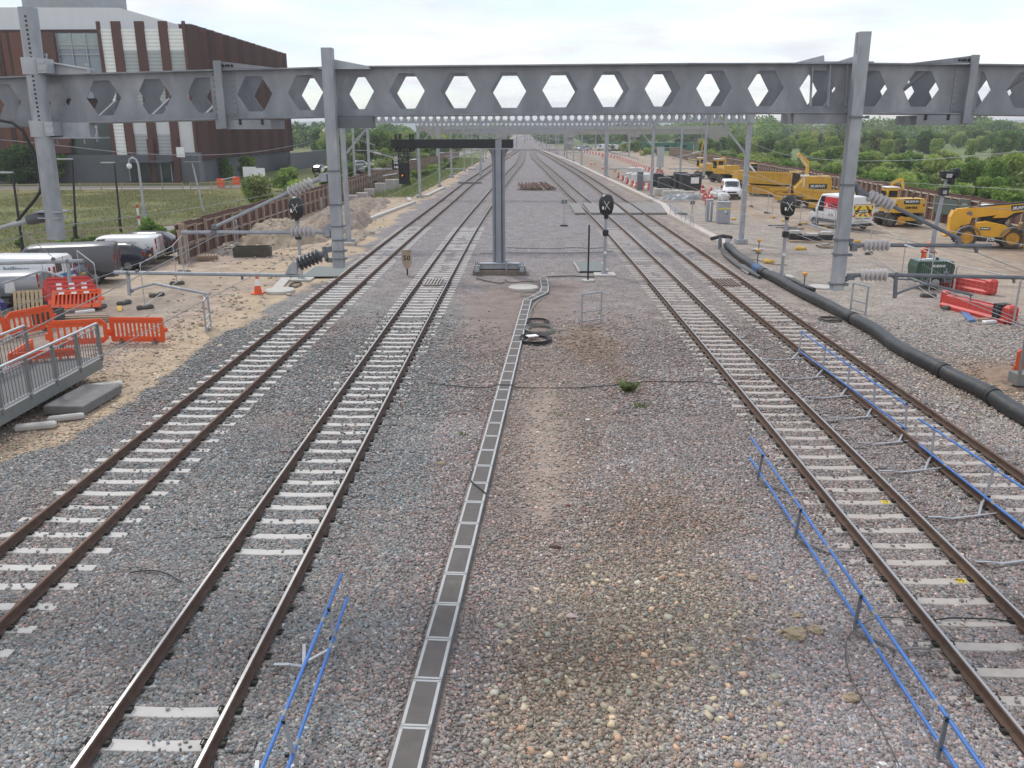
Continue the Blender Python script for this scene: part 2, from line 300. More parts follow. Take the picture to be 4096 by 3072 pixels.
def zone(x, y):
    x = np.asarray(x, float); y = np.asarray(y, float)
    wx = (fbm(x, y, 1.6, 3)-.5)*1.5; wy = (fbm(x, y, 1.6, 9)-.5)*1.5
    X = x+wx*np.clip(y/25, .35, 2); Y = y+wy
    n = x.shape; C = np.empty(n+(3,)); S = np.ones(n)
    C[:] = Z_PINK
    def put(mask, col, st):
        m = np.clip(mask, 0, 1)[..., None]; C[:] = C*(1-m)+np.asarray(col)*m; S[:] = S*(1-m[..., 0])+st*m[..., 0]
    pk = fbm(x, y, 5.0, 21); put(sstep(.45, .62, pk)*.6, L3(140,133,132), 1.)
    cb = np.interp(Y, CB[:,1], CB[:,0]); put(sstep(.25, -.25, X-cb)*(1-sstep(34, 48, y)), Z_BLUE, 1.)
    put(sstep(.46, .62, fbm(x, y, 2.6, 25))*.6, L3(127,118,114), 1.); put(sstep(.52, .66, fbm(x, y, 1.7, 27))*.45*sstep(-1.5,-2.5,x), L3(112,114,114), 1.)
    put(sstep(30, 60, y)*sstep(11.5, 10, x)*.9, L3(131,129,131), 1.)
    put(sstep(60, 100, y)*sstep(12,10,x)*.8, L3(128,124,126), 1.)
    # right-hand side: gravel, then the haul road up to the hoarding
    put(sstep(11.6, 12.8, X), Z_GRAV, .9)
    put(sstep(11.6, 13, X)*sstep(.42, .6, fbm(x, y, 6, 31))*.7, L3(152,144,135), .7)
    hx = np.interp(Y, [10, 26, 38, 50, 62, 75, 90, 130, 200], [21, 21, 21.5, 21.5, 21, 20, 19, 20, 22])
    put(sstep(-1.5, 1.5, X-hx), Z_HAUL, .12)
    put(sstep(-.5, 1.5, X-hx)*sstep(.5, .66, fbm(x*2.2, y*.5, 5, 41))*.8, L3(148,130,112), .1)
    put(sstep(-.5, 1.5, X-hx)*sstep(.55, .66, fbm(x, y, 3, 47))*.6, L3(170,158,144), .1)
    put(np.exp(-(((X-16)/2.4)**2+((Y-25.5)/2.2)**2))*1.3, L3(142,122,102), .3)
    put(sstep(85, 110, y)*sstep(12, 14, X)*sstep(20, 17, X)*.7, L3(132,120,104), .2)
    # left-hand side
    lb = np.interp(Y, LB[:,1], LB[:,0])
    put(sstep(.2, -.2, X-lb), Z_SAND, .1)
    put(sstep(-1.2, -2.6, X-lb)*sstep(.4, .56, fbm(x, y, 4, 51)), L3(158,143,131), .35)
    put(sstep(-2.4, -4.2, X-lb)*sstep(50, 36, y), Z_PARK, .3)
    put(sstep(-4, -6.5, X-lb)*sstep(56, 40, y)*sstep(.36, .6, fbm(x*.6, y*1.6, 4, 55))*.8, L3(138,126,117), .3)
    put(sstep(-1.0, -3.2, X-lb)*sstep(30, 45, y)*sstep(.5, .63, fbm(x*1.5, y*.6, 4, 57))*.7, L3(182,168,147), .1)
    put(sstep(-.3, -.9, X-lb)*sstep(60, 120, y)*.6, L3(160,144,128), .2)
    put(sstep(-2, -4, X-lb)*sstep(-26.6, -27.4, -(-X)-0)*0, Z_PARK, .3)
    # darker ground colour below the ramp
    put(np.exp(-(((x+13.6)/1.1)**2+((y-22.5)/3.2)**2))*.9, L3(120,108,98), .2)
    # verge between the hoarding and the line further on
    put(sstep(-12.6, -13.6, X)*sstep(96, 112, Y)*sstep(-21.5, -19.5, X), Z_GREEN, .0)
    # grassland beyond the work site, left and right, and the far country
    gl = np.interp(y, [0, 45, 62, 75, 80, 140, 220, 400], [-27.0, -27.0, -26.2, -24.0, -21.6, -21.9, -20.5, -18])
    put(sstep(.4, -.4, x-gl), Z_ASPH, .0)
    gr = np.interp(y, [0, 50, 58, 70, 80, 400], [-33.5, -32.5, -31.2, -29.2, -22.5, -22])
    put(sstep(.3, -.5, X-gr), Z_GRASS, .0)
    put(sstep(.3, -.5, X-gr)*sstep(.46, .62, fbm(x, y, 9, 61)), L3(122,118,78), .0)
    put(sstep(.3, -.5, X-gr)*sstep(.52, .62, fbm(x, y, 3, 67))*.7, L3(88,98,58), .0)
    hr = np.interp(y, [0, 60, 207, 400], [33.3, 35.3, 40.3, 44])
    put(sstep(.2, .8, x-hr), Z_GREEN, .0)
    put(sstep(46, 60, x)*sstep(120, 150, y)*sstep(330, 300, y), Z_FIELD, .0)
    put(sstep(340, 420, y)*sstep(10, 20, np.abs(x)), L3(96,116,70), .0)
    for poly, col, st, soft in PATCHES:
        bx = [p[0] for p in poly]; by = [p[1] for p in poly]; q = (x > min(bx)-2) & (x < max(bx)+2) & (y > min(by)-2) & (y < max(by)+2)
        if not q.any(): continue
        xs, ys = x[q], y[q]; acc = np.zeros(xs.shape)
        offs = [(0,0),(.5,.2),(-.4,.45),(-.45,-.35),(.3,-.5),(.05,.8),(-.8,0),(.75,-.1),(0,-.8)]
        k = soft*1.3; wx2 = (fbm(xs, ys, 1.1, 77)-.5)*soft*2.2; wy2 = (fbm(xs, ys, 1.1, 78)-.5)*soft*2.2
        for ox, oy in offs: acc += inpoly(xs+wx2+ox*k, ys+wy2+oy*k, poly)
        m = np.zeros(n); m[q] = acc/len(offs); put(m*.92, col, st)
    return C, S
def gheight(x, y):
    h = (fbm(x, y, 2.2, 81)-.5)*.05+(fbm(x, y, .7, 83)-.5)*.02
    inner = (x > -11) & (x < 12); h = h*np.where(inner, .8, 1.3)
    for X0 in (-8.95, -4.7, 7.08, 10.42): h = h*(1-.75*np.exp(-((x-X0)/1.3)**4))-.014*np.exp(-((x-X0)/1.5)**4)*(1-sstep(28, 42, y))+np.exp(-((x-X0)/1.5)**4)*sstep(28, 42, y)*(.016+(fbm(x, y, .9, 87)-.5)*.05)
    h = h*(1-sstep(90, 140, y)); 
    return h-.012
def lines(parts):
    o = []
    for a, b, s in parts: o += list(np.arange(a, b, s))
    return np.array(o)
gx = lines([(-2500,-400,300),(-400,-100,20),(-100,-34,2.0),(-34,-16,.45),(-16,22,.19),(22,38,.5),(38,110,3),(110,400,20),(400,2801,300)])
gy = lines([(-60,4,4),(4,40,.19),(40,80,.4),(80,150,1),(150,400,5),(400,1000,40),(1000,6001,500)])
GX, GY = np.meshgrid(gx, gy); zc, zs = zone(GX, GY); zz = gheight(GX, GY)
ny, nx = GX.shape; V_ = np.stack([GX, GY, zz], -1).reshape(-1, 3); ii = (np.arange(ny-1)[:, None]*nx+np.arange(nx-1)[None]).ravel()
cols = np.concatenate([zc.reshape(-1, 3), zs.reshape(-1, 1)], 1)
def ground_material():
    m = bpy.data.materials.new('ground_stone_and_soil'); m.use_nodes = True; t = m.node_tree; n = t.nodes; L = t.links.new; p = n['Principled BSDF']; p.inputs['Roughness'].default_value = .92; p.inputs['Specular IOR Level'].default_value = .25
    a = n.new('ShaderNodeAttribute'); a.attribute_name = 'col'; tcn = n.new('ShaderNodeTexCoord')
    vo = n.new('ShaderNodeTexVoronoi'); vo.inputs['Scale'].default_value = 19; L(tcn.outputs['Object'], vo.inputs['Vector'])
    hsv = n.new('ShaderNodeSeparateColor'); L(vo.outputs['Color'], hsv.inputs[0])
    mr = n.new('ShaderNodeMapRange'); mr.inputs[3].default_value = .55; mr.inputs[4].default_value = 1.52; L(hsv.outputs[0], mr.inputs[0])
    # the contrast of single stones fades where the ground is soil
    mxv = n.new('ShaderNodeMix'); mxv.data_type = 'FLOAT'; L(a.outputs['Alpha'], mxv.inputs[0]); mxv.inputs[2].default_value = 1.0; L(mr.outputs[0], mxv.inputs[3])
    mu = n.new('ShaderNodeMix'); mu.data_type = 'RGBA'; mu.blend_type = 'MULTIPLY'; mu.inputs[0].default_value = 1; L(a.outputs['Color'], mu.inputs[6]); L(mxv.outputs[0], mu.inputs[7])
    nz = n.new('ShaderNodeTexNoise'); nz.inputs['Scale'].default_value = 1.1; nz.inputs['Detail'].default_value = 9; nz.inputs['Roughness'].default_value = .68; L(tcn.outputs['Object'], nz.inputs['Vector'])
    mr2 = n.new('ShaderNodeMapRange'); mr2.inputs[1].default_value = .3; mr2.inputs[2].default_value = .7; mr2.inputs[3].default_value = .70; mr2.inputs[4].default_value = 1.25; L(nz.outputs['Fac'], mr2.inputs[0])
    mu2 = n.new('ShaderNodeMix'); mu2.data_type = 'RGBA'; mu2.blend_type = 'MULTIPLY'; mu2.inputs[0].default_value = 1; L(mu.outputs[2], mu2.inputs[6]); L(mr2.outputs[0], mu2.inputs[7])
    # hue drift: some stones pink, some blue grey
    hue = n.new('ShaderNodeMix'); hue.data_type = 'RGBA'; hue.blend_type = 'MULTIPLY'; L(hsv.outputs[1], hue.inputs[0]); L(mu2.outputs[2], hue.inputs[6]); hue.inputs[7].default_value = (1.06, 1.0, .97, 1)
    L(hue.outputs[2], p.inputs['Base Color'])
    bp = n.new('ShaderNodeBump'); bp.inputs['Distance'].default_value = .03; L(vo.outputs['Distance'], bp.inputs['Height']); bp.invert = True
    mrb = n.new('ShaderNodeMapRange'); mrb.inputs[3].default_value = .15; mrb.inputs[4].default_value = .8; L(a.outputs['Alpha'], mrb.inputs[0]); L(mrb.outputs[0], bp.inputs['Strength'])
    nb = n.new('ShaderNodeTexNoise'); nb.inputs['Scale'].default_value = 9; nb.inputs['Detail'].default_value = 6; L(tcn.outputs['Object'], nb.inputs['Vector'])
    bp2 = n.new('ShaderNodeBump'); bp2.inputs['Distance'].default_value = .05; bp2.inputs['Strength'].default_value = .5; L(nb.outputs['Fac'], bp2.inputs['Height']); L(bp.outputs[0], bp2.inputs['Normal']); L(bp2.outputs[0], p.inputs['Normal'])
    return m
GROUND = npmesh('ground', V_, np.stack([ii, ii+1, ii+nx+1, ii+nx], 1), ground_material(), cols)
tag(GROUND, 'ballast, gravel and bare soil around the tracks, running out into fields', 'ground', kind='structure')
GROUND.data.polygons.foreach_set('use_smooth', [True]*len(GROUND.data.polygons))
# ================================================================== TRACKS
TRK = {   # centre line: (distance, offset)
 'far_left':  ([(-30,-8.95),(60,-8.95),(94,-8.5),(130,-8.1),(165,-7.2),(215,-6.2),(280,-4.2),(335,-2.6)], 14.85),
 'left':      ([(-30,-4.7),(40,-4.7),(70,-4.5),(94,-4.05),(123,-3.45),(160,-2.5),(195,-1.5),(255,-1.0),(340,-.8),(473,-.4),(900,.2)], 8.99),
 'right':     ([(-30,7.08),(50,7.08),(75,6.75),(100,6.0),(130,5.3),(175,4.2),(220,3.0),(250,2.6),(320,2.5),(473,2.7),(900,3.2)], 10.02),
 'far_right': ([(-30,10.42),(60,10.42),(94,10.2),(150,9.6),(182,8.8),(250,7.0),(329,4.4)], 27.24)}
def smooth_line(pts):
    P = np.array(pts, float); ys = np.arange(P[0,0], P[-1,0]+.1, 2.0); m = np.gradient(P[:,1], P[:,0]); xs = np.zeros_like(ys)
    for i, yv in enumerate(ys):
        k = min(max(np.searchsorted(P[:,0], yv)-1, 0), len(P)-2); h = P[k+1,0]-P[k,0]; t = (yv-P[k,0])/h
        xs[i] = (2*t**3-3*t**2+1)*P[k,1]+(t**3-2*t*t+t)*h*m[k]+(-2*t**3+3*t*t)*P[k+1,1]+(t**3-t*t)*h*m[k+1]
    return ys, xs
TL = {k: smooth_line(a[0]) for k, a in TRK.items()}
def tx(k, y): return float(np.interp(y, TL[k][0], TL[k][1]))
RAILP = [(-.075,.026),(-.075,.038),(-.014,.058),(-.011,.148),(-.033,.162),(-.036,.188),(-.022,.2),(.022,.2),(.036,.188),(.033,.162),(.011,.148),(.014,.058),(.075,.038),(.075,.026)]
SHINE = mat('worn_rail_head', (.46,.455,.45), .38, .8, .12, 3, stretch=(1,.05,1))
HEADR = mat('rusty_rail_head', (.16,.09,.063), .65, .2, .2, 4)
RAILSIDE = mat('rail_rust_brown', (.105,.064,.046), .85, 0, .22, 7, col2=(.15,.115,.09), c2lo=.55, c2hi=.8, c2scale=2)
SLP = {'a': mat('sleeper_concrete_pale', (.53,.515,.49), .85, 0, .1, 3, bump=.12, bscale=50, col2=(.42,.38,.33), c2lo=.56, c2hi=.78, c2scale=2.2),
       'b': mat('sleeper_concrete_dusty', (.44,.405,.37), .88, 0, .1, 3, bump=.12, bscale=50, col2=(.33,.29,.25), c2lo=.54, c2hi=.78, c2scale=2.2)}
CLIPM = mat('rail_clip_iron', (.035,.036,.033), .7, .3, .2, 20)
def sleeper_mb():
    b = MB(); st = [(-1.25,.014),(-1.0,.018),(-.62,.026),(-.45,.018),(0,.006),(.45,.018),(.62,.026),(1.0,.018),(1.25,.014)]; vs = []
    for x, z in st: vs += [(x,-.14,-.12),(x,-.105,z-.006),(x,-.095,z),(x,.095,z),(x,.105,z-.006),(x,.14,-.12)]
    fs = [(i*6+k,(i+1)*6+k,(i+1)*6+k+1,i*6+k+1) for i in range(len(st)-1) for k in range(5)]+[(0,1,2,3,4,5),tuple(reversed(range(48,54)))]
    return b.add(vs, fs)
def clips_mb():
    b = MB(); b.box(0, 0, .031, .30, .12, .012)
    for e in (-1, 1):
        x = e*.115
        b.box(x, 0, .045, .075, .13, .034, 0, .01); b.tube([(x-.03*e,-.055,.062),(x+.045*e,-.05,.08),(x+.05*e,0,.072),(x+.045*e,.05,.08),(x-.03*e,.055,.062)], .011, 5)
    return b
PROTO_CLIP = None
LBL = {'far_left': 'rusty railway track with pale sleepers beside the sandy strip on the left', 'left': 'railway track with shiny worn rail heads just right of the rusty left one',
       'right': 'railway track with shiny worn rail heads next to the blue guide rails', 'far_right': 'rusty railway track beside the thick black pipe on the right'}
TRACKS = {}
for key, (pts, ph) in TRK.items():
    t = thing('railway_track', LBL[key], 'railway track', (tx(key, 0), 0, 0), 0, 'railway tracks'); TRACKS[key] = t; ys, xs = TL[key]
    shiny = key in ('left', 'right')
    for sd_ in (-1, 1):
        b = MB(); k = len(RAILP); nseg = len(ys)
        for yv, xv in zip(ys, xs): b.v += [(xv+sd_*.7525+px, yv, pz) for px, pz in RAILP]
        for i in range(nseg-1):
            for j in range(k-1):
                b.f.append((i*k+j, i*k+j+1, (i+1)*k+j+1, (i+1)*k+j)); b.m.append(1 if j == 6 else 0)
        b.build('rail', [RAILSIDE, SHINE if shiny else HEADR], t, True)
    sm = SLP['a' if key in ('far_left', 'left') else 'b']
    proto = sleeper_mb().build('sleeper', sm, t); pc = clips_mb().build('rail_fastening', CLIPM, proto); pc.location = (-.7525, 0, 0); pc2 = pc.copy(); COL.objects.link(pc2); pc2.parent = proto; pc2.location = (.7525, 0, 0)
    kmin = int((4-ph)/.65); cnt = 0; far = MB()
    for kk in range(kmin, kmin+620):
        y = ph+.65*kk
        if y > min(ys[-1], 330): break
        x = tx(key, y); dxy = (tx(key, y+1)-tx(key, y-1))/2; rz = -math.atan(dxy)+random.uniform(-.008, .008)
        zo = random.uniform(-.006, .004)
        if key == 'left' and (10.5 < y < 13.2): zo = -.07
        elif key == 'left' and (9.9 < y <= 10.5 or 13.2 <= y < 13.8): zo = -.035
        elif random.random() < .07: zo = -.03
        if 79.2 < y < 91.2 and key in ('right', 'far_right'): continue
        if cnt < 100:
            s = proto if cnt == 0 else proto.copy()
            if cnt: COL.objects.link(s); s.parent = t
            s.location = (x-t.location.x, y, zo); s.rotation_euler = (0, 0, rz)
            if 0 < cnt < 60:
                for c0 in (pc, pc2): c = c0.copy(); COL.objects.link(c); c.parent = s
            cnt += 1
            if key == 'right' and abs(y-13.26) < .3 or key == 'right' and abs(y-16.5) < .3:
                lab = '05' if y < 15 else '10'
                pl = MB().box(.475, 0, .026, .17, .15, .006).build('number_plate', mat('plate_yellow', (.75,.56,.05), .5), s, label='yellow plate numbered '+lab)
                text(lab, .13, BLACK, s, (.475, 0, .032), (1,0,0), (0,1,0), 'plate_number')
        else:
            m_ = sleeper_mb().xf((x, y, zo), rz); far.add(m_.v, m_.f)
    tag(far.build('sleeper', mat('sleeper_far_dark', (.27,.25,.235), .9, 0, .15, 2), t, True), 'distant sleepers further along the track', kind='stuff')  # distant sleepers get one darker tone than the near ones
# ================================================================== BALLAST STONES (nobody could count them)
CRIB = {k: a[1] for k, a in TRK.items()}
TROUGH = [tuple(g(c, x, y))[:2] for c, x, y in [('D',878,1659),('P',2083,1309),('y3',985,900),('y3',1250,770),('y3',1265,690),('y3',1235,540)]]
TROUGH = [(TROUGH[0][0]*1-(8.6-3)*.05-.0, 3.0)]+TROUGH
def dist_poly(x, y, pts):
    d = np.full(x.shape, 1e9)
    for (x0, y0), (x1, y1) in zip(pts[:-1], pts[1:]):
        t = np.clip(((x-x0)*(x1-x0)+(y-y0)*(y1-y0))/((x1-x0)**2+(y1-y0)**2), 0, 1); d = np.minimum(d, np.hypot(x-x0-t*(x1-x0), y-y0-t*(y1-y0)))
    return d
def scatter(n, y0, y1, seed):
    r = np.random.default_rng(seed); y = y0+(y1-y0)*np.sqrt(r.random(n)*(1-(y0/y1)**2)+(y0/y1)**2) if False else y0+(y1-y0)*r.random(n)
    wdt = .66*y1+1.5; x = (r.random(n)*2-1)*wdt-.1
    k = (np.abs(x+.1) < .66*y+1.2) & (x > -15.5) & (x < 23); x, y = x[k], y[k]
    C, S = zone(x, y); u = r.random(len(x)); k = (u < (S*.97+.03)*(1-sstep(24, 37, y))); C, S, x, y = C[k], S[k], x[k], y[k]
    ok = dist_poly(x, y, TROUGH) > .30; z = gheight(x, y)
    for key in TRK:
        d = x-np.interp(y, *TL[key]); fr = np.abs((y-CRIB[key]+.325) % .65-.325); buried = (key == 'left') & (y > 9.7) & (y < 13.9)
        on = (np.abs(d) < 1.27) & (fr < .105); kp = np.where(np.abs(d) > .82, {'left':.75,'far_left':.03,'right':np.where(d > 0,.7,.15),'far_right':np.where(d < 0,.75,.3)}[key], .015); keep = np.random.default_rng(seed+5).random(len(x)) < kp*(.55+.9*fbm(x, y, 2.5, 91))
        ok &= ~(on & ~keep & ~buried); z = np.where(on & ~buried, .020, z)
        ok &= ~(np.abs(np.abs(d)-.7525) < .115); z = np.where((np.abs(d) < 1.25) & ~on, z+.004, z)
        ok &= ~((np.abs(np.abs(d)-.7525) < .19) & (fr < .1))
    return x[ok], y[ok], z[ok], C[ok], S[ok]
def stones(x, y, z, C, seed, smin, smax, cvar=.27):
    r = np.random.default_rng(seed); n = len(x)
    base = np.array([(-1,-1,-1),(1,-1,-1),(1,1,-1),(-1,1,-1),(-1,-1,1),(1,-1,1),(1,1,1),(-1,1,1)], float)*.5
    F0 = np.array([(0,3,2,1),(4,5,6,7),(0,1,5,4),(1,2,6,5),(2,3,7,6),(3,0,4,7)])
    V = base[None]+r.uniform(-.24, .24, (n, 8, 3)); s = (smin+(smax-smin)*r.random(n)**1.6)
    V *= np.stack([s*r.uniform(.9,1.35,n), s*r.uniform(.7,1.0,n), s*r.uniform(.5,.85,n)], 1)[:, None, :]
    a = r.random(n)*2*PI; tl = r.normal(0, .35, n); c, q = np.cos(tl)[:, None], np.sin(tl)[:, None]
    yy, zz_ = V[..., 1]*c-V[..., 2]*q, V[..., 1]*q+V[..., 2]*c; V = np.stack([V[..., 0], yy, zz_], -1)
    c, q = np.cos(a)[:, None], np.sin(a)[:, None]; V = np.stack([V[..., 0]*c-V[..., 1]*q, V[..., 0]*q+V[..., 1]*c, V[..., 2]], -1)
    V += np.stack([x, y, z+s*.22], 1)[:, None, :]
    k = 1.3*np.exp(r.normal(0, cvar, n))[:, None]; C = C*.8+C.mean(1, keepdims=True)*.2; tint = r.random(n)[:, None]
    col = C*k*np.where(tint < .17, [1.22, .96, .90], np.where(tint < .36, [.87, .98, 1.08], np.where(tint > .95, [1.35, 1.3, 1.18], [1., 1., 1.])))
    col = np.clip(col, .01, .75)
    return V.reshape(-1, 3), (F0[None]+8*np.arange(n)[:, None, None]).reshape(-1, 4), np.repeat(col, 8, 0)
STONEM = attr_mat('broken_stone', rough=.88, spec=.3)
def stone_field(name, label, parts):
    Vs, Fs, Cs, o = [], [], [], 0
    for a in parts:
        V, F, C = stones(*a); Vs.append(V); Fs.append(F+o); Cs.append(C); o += len(V)
    return tag(npmesh(name, np.concatenate(Vs), np.concatenate(Fs), STONEM, np.concatenate(Cs)), label, 'ballast', kind='stuff')
P_ = []
for n, y0, y1, a, b_ in ((95000, 7.0, 10, .026, .056), (165000, 10, 15, .026, .056), (190000, 15, 22, .029, .06), (200000, 22, 37, .036, .07)):
    x, y, z, C, S = scatter(n, y0, y1, int(y0)); P_.append((x, y, z, C, int(y0)+100, a, b_))
stone_field('ballast', 'loose grey and pinkish ballast stones between and beside the tracks', P_)
# small pebbles on the bare soil between the tracks
r = np.random.default_rng(5); y = 7+22*r.random(260000)**.8; x = -3.4+10.4*r.random(260000); C, S = zone(x, y); k = (S < .75) & (r.random(len(x)) < .85*fbm(x, y, 1.2, 17)**1.2*2*np.clip(S*3.2-.12, .06, 1)) & (dist_poly(x, y, TROUGH) > .28); x, y, C = x[k], y[k], C[k]
for key in ('left', 'right'):
    kk = np.abs(x-np.interp(y, *TL[key])) > 1.3; x, y, C = x[kk], y[kk], C[kk]
stone_field('pebbles', 'small pebbles lying on the brown soil beside the cable trough', [(x, y, gheight(x, y), C*1.05, 9, .012, .036, .3)])
# cream limestone lumps scattered on the brown patch
r = np.random.default_rng(15); ps = []
for _ in range(420):
    px, py = r.uniform(1040, 1720), r.uniform(1180, 1655); ps.append(tuple(g('D', px, py))[:2])
ps = np.array(ps); ok = np.abs(ps[:,0]-7.08) > 1.45; ps = ps[ok]; ps = ps[dist_poly(ps[:,0], ps[:,1], TROUGH) > .35]
stone_field('limestone_chips', 'cream limestone chips scattered over the brown soil patch', [(ps[:,0], ps[:,1], gheight(ps[:,0], ps[:,1]), np.tile(L3(170,155,128), (len(ps),1)), 3, .03, .10, .2)])
SANDROCK = mat('sandy_clod', (.36,.29,.20), .95, 0, .2, 6, bump=.8, bscale=14)
for i, (px, py, s_, lb) in enumerate([(1717,1375,.15,'large crumbly tan clod beside the blue guide rail'),(1760,1366,.11,'smaller tan clod just right of the large crumbly one'),(1627,1252,.085,'tan lump further back, left of the numbered sleeper'),(1722,1332,.075,'flat cream stone just beyond the large crumbly clod'),(956,1004,.085,'lone cream rock left of the cable trough'),(1838,1512,.10,'pale lump under the thin cable at lower right')]):
    p = g('D', px, py); o = MB().sphere((0,0,s_*.35), s_, 14, 9, (1.15,.95,.62), .2).build('rock', SANDROCK, None, smooth=False); o.location = (p.x, p.y, 0); tag(o, lb, 'rock', 'loose rocks')
# ================================================================== OVERHEAD LINE PORTALS
DARKST = mat('portal_steel', (.245,.255,.282), .6, .15, .18, 2.6, col2=(.38,.39,.41), c2lo=.5, c2hi=.8, c2scale=1.5, stretch=(1.3,1,.6))
def piece(xs, zs, x): return float(np.interp(x, xs, zs))
NX = [-14,-9.5,-8.2,-5.5,-4.2,-3.1,-.5,2.9,5.6,7.8,9.0,14.2]
NTOP = [v('P', 2048+(x+.25)/15.3*FPX, yy, 16).z for x, yy in zip(NX, [345,315,302,284,278,271,266.5,259,258,262,265,280])]
def ztop(x): return piece(NX, NTOP, x)
def castellated(b, x0, x1, Y, zt, depth, pitch, hw, fl, hh, phase, web=.02, flange=.26, segs=None):
    """web with hexagonal openings between two flanges"""
    k0 = math.ceil((x0-phase)/pitch-.5); k1 = math.floor((x1-phase)/pitch-.5); xs = [phase+pitch*(k+.5) for k in range(k0-0, k1+1)]
    edges = [x0]+[x for x in xs if x0+.02 < x < x1-.02]+[x1]
    for a, c in zip(edges[:-1], edges[1:]):
        m = phase+pitch*round(((a+c)/2-phase)/pitch); za, zc_ = zt(a), zt(c)
        zm = lambda x: za+(zc_-za)*(x-a)/(c-a)
        if m-hw < a-1e-4 or m+hw > c+1e-4:
            b.add([(a,Y-web/2,za),(c,Y-web/2,zc_),(c,Y-web/2,zc_-depth),(a,Y-web/2,za-depth),(a,Y+web/2,za),(c,Y+web/2,zc_),(c,Y+web/2,zc_-depth),(a,Y+web/2,za-depth)], [(0,1,2,3),(7,6,5,4),(0,4,5,1),(1,5,6,2),(2,6,7,3),(3,7,4,0)]); continue
        mid = -depth/2
        up = [(a,0),(c,0),(c,mid),(m+hw,mid),(m+fl,mid+hh),(m-fl,mid+hh),(m-hw,mid),(a,mid)]
        lo = [(c,-depth),(a,-depth),(a,mid),(m-hw,mid),(m-fl,mid-hh),(m+fl,mid-hh),(m+hw,mid),(c,mid)]
        for poly in (up, lo): b.prism([(x, z+zm(x)) for x, z in poly], 'y', Y-web/2, Y+web/2)
    fx = segs or [x0, x1]
    for a, c in zip(fx[:-1], fx[1:]):
        for dz in (.012, -depth-.012):
            b.bar((a, Y, zt(a)+dz), (c, Y, zt(c)+dz), flange, .024)
def brace(b, p0, p1, w=.07): b.bar(p0, p1, w, .05)
PT = thing('overhead_line_portal', 'nearest grey steel portal beam with hexagonal holes crossing the whole view', 'portal beam', (0,16,0), 0, 'overhead line portals')
segx = [x for x in NX if -13.5 <= x <= 13.8]; segx = sorted(set([-13.5]+segx+[13.8]))
for nm, Y in (('front_beam', 16.0), ('rear_beam', 17.0)):
    b = MB(); castellated(b, -13.5, 13.8, Y, ztop, .8, .918, .322, .14, .30, -3.97, segs=segx)
    b.build(nm, DARKST, PT, True)
for xs_ in (-5.45, 7.83):          # splice plates with the tapered gusset on top
    b = MB(); zt_ = ztop(xs_)
    b.bar((xs_, 15.8, zt_+.16), (xs_, 15.8, zt_-.98), .13, .05, up=(0,1,0))
    s_ = 1 if xs_ < 0 else -1
    b.prism([(xs_-.1*s_, zt_+.14), (xs_+.05*s_, zt_+.15), (xs_+1.1*s_, zt_+.03), (xs_-.1*s_, zt_+.03)], 'y', 15.86, 15.89)
    b.box(xs_+.35*s_, 16.3, zt_-.92, 1.0, .9, .16)
    b.build('splice_plate', GALVD if False else DARKST, PT, True)
    bb = MB()
    for q in range(4): bb.cyl((xs_+s_*(.08+.06*(q % 2)+.1*(q//2)), 15.84, zt_+.08+.0*q), (xs_+s_*(.08+.06*(q % 2)+.1*(q//2)), 15.87, zt_+.08), .022, n=8)
    for q in range(4): bb.cyl((xs_+s_*(.3+.4*(q//2)), 15.83, zt_-.9+.05*(q % 2)), (xs_+s_*(.3+.4*(q//2)), 15.86, zt_-.9+.05*(q % 2)), .025, n=8)
    bb.build('bolt_row', BLACK, PT, True)
for x0_ in (-7.9, -6.9, -5.9, 5.7, 6.65, 7.5, 8.5):
    b = MB(); z_ = ztop(x0_); brace(b, (x0_, 16.1, z_-.78), (x0_+.55, 16.9, z_-.05)); brace(b, (x0_+.55, 16.1, z_-.05), (x0_, 16.9, z_-.78)); b.build('cross_bracing', DARKST, PT, True)
for xs_ in (-5.45, 7.83):
    b = MB(); zt_ = ztop(xs_); b.box(xs_, 15.982, zt_-.4, .44, .012, .76)
    for q in range(8):
        for dx_ in (-.17, .17): b.cyl((xs_+dx_, 15.96, zt_-.06-.097*q), (xs_+dx_, 15.977, zt_-.06-.097*q), .018, n=6)
    b.build('bolted_cover_plate', DARKST, PT, True)
for x_ in (-13.4, 13.7):
    MB().box(x_, 16.5, ztop(x_)/2-.4, .4, .4, ztop(x_)-.8).build('column', GALV, PT, True)
# vertical stiffeners and top brackets near the right-hand hanging post
b = MB()
for cx, y0, y1 in ((840,430,690),(955,420,690),(1065,420,690)):
    p0, p1 = v('c3', cx, y0, 15.93), v('c3', cx-12, y1, 15.93); b.bar(p0, p1, .012, .1, up=(0,1,0))
b.build('stiffener', GALV, PT, True)
for xa, xb, xt in ((720, 1010, 905), (975, 1235, 1125)):
    b = MB(); A, B, T = v('c3', xa, 412, 16.2), v('c3', xb, 405, 16.2), v('c3', xt, 360, 16.2)
    b.prism([(A.x, A.z+.01), (T.x, T.z), (T.x+.02, T.z), (T.x+.04, A.z+.01)], 'y', 16.15, 16.22); b.box((A.x+B.x)/2+.05, 16.2, A.z+.015, abs(B.x-A.x)*.75, .3, .02)
    b.build('top_bracket', GALVL, PT, True)
b = MB(); A, B = v('c3', 690, 765, 16.2), v('c3', 1090, 765, 16.2); b.box((A.x+B.x)/2, 16.3, A.z, B.x-A.x, .8, .2); b.build('lower_bracket', DARKST, PT, True)
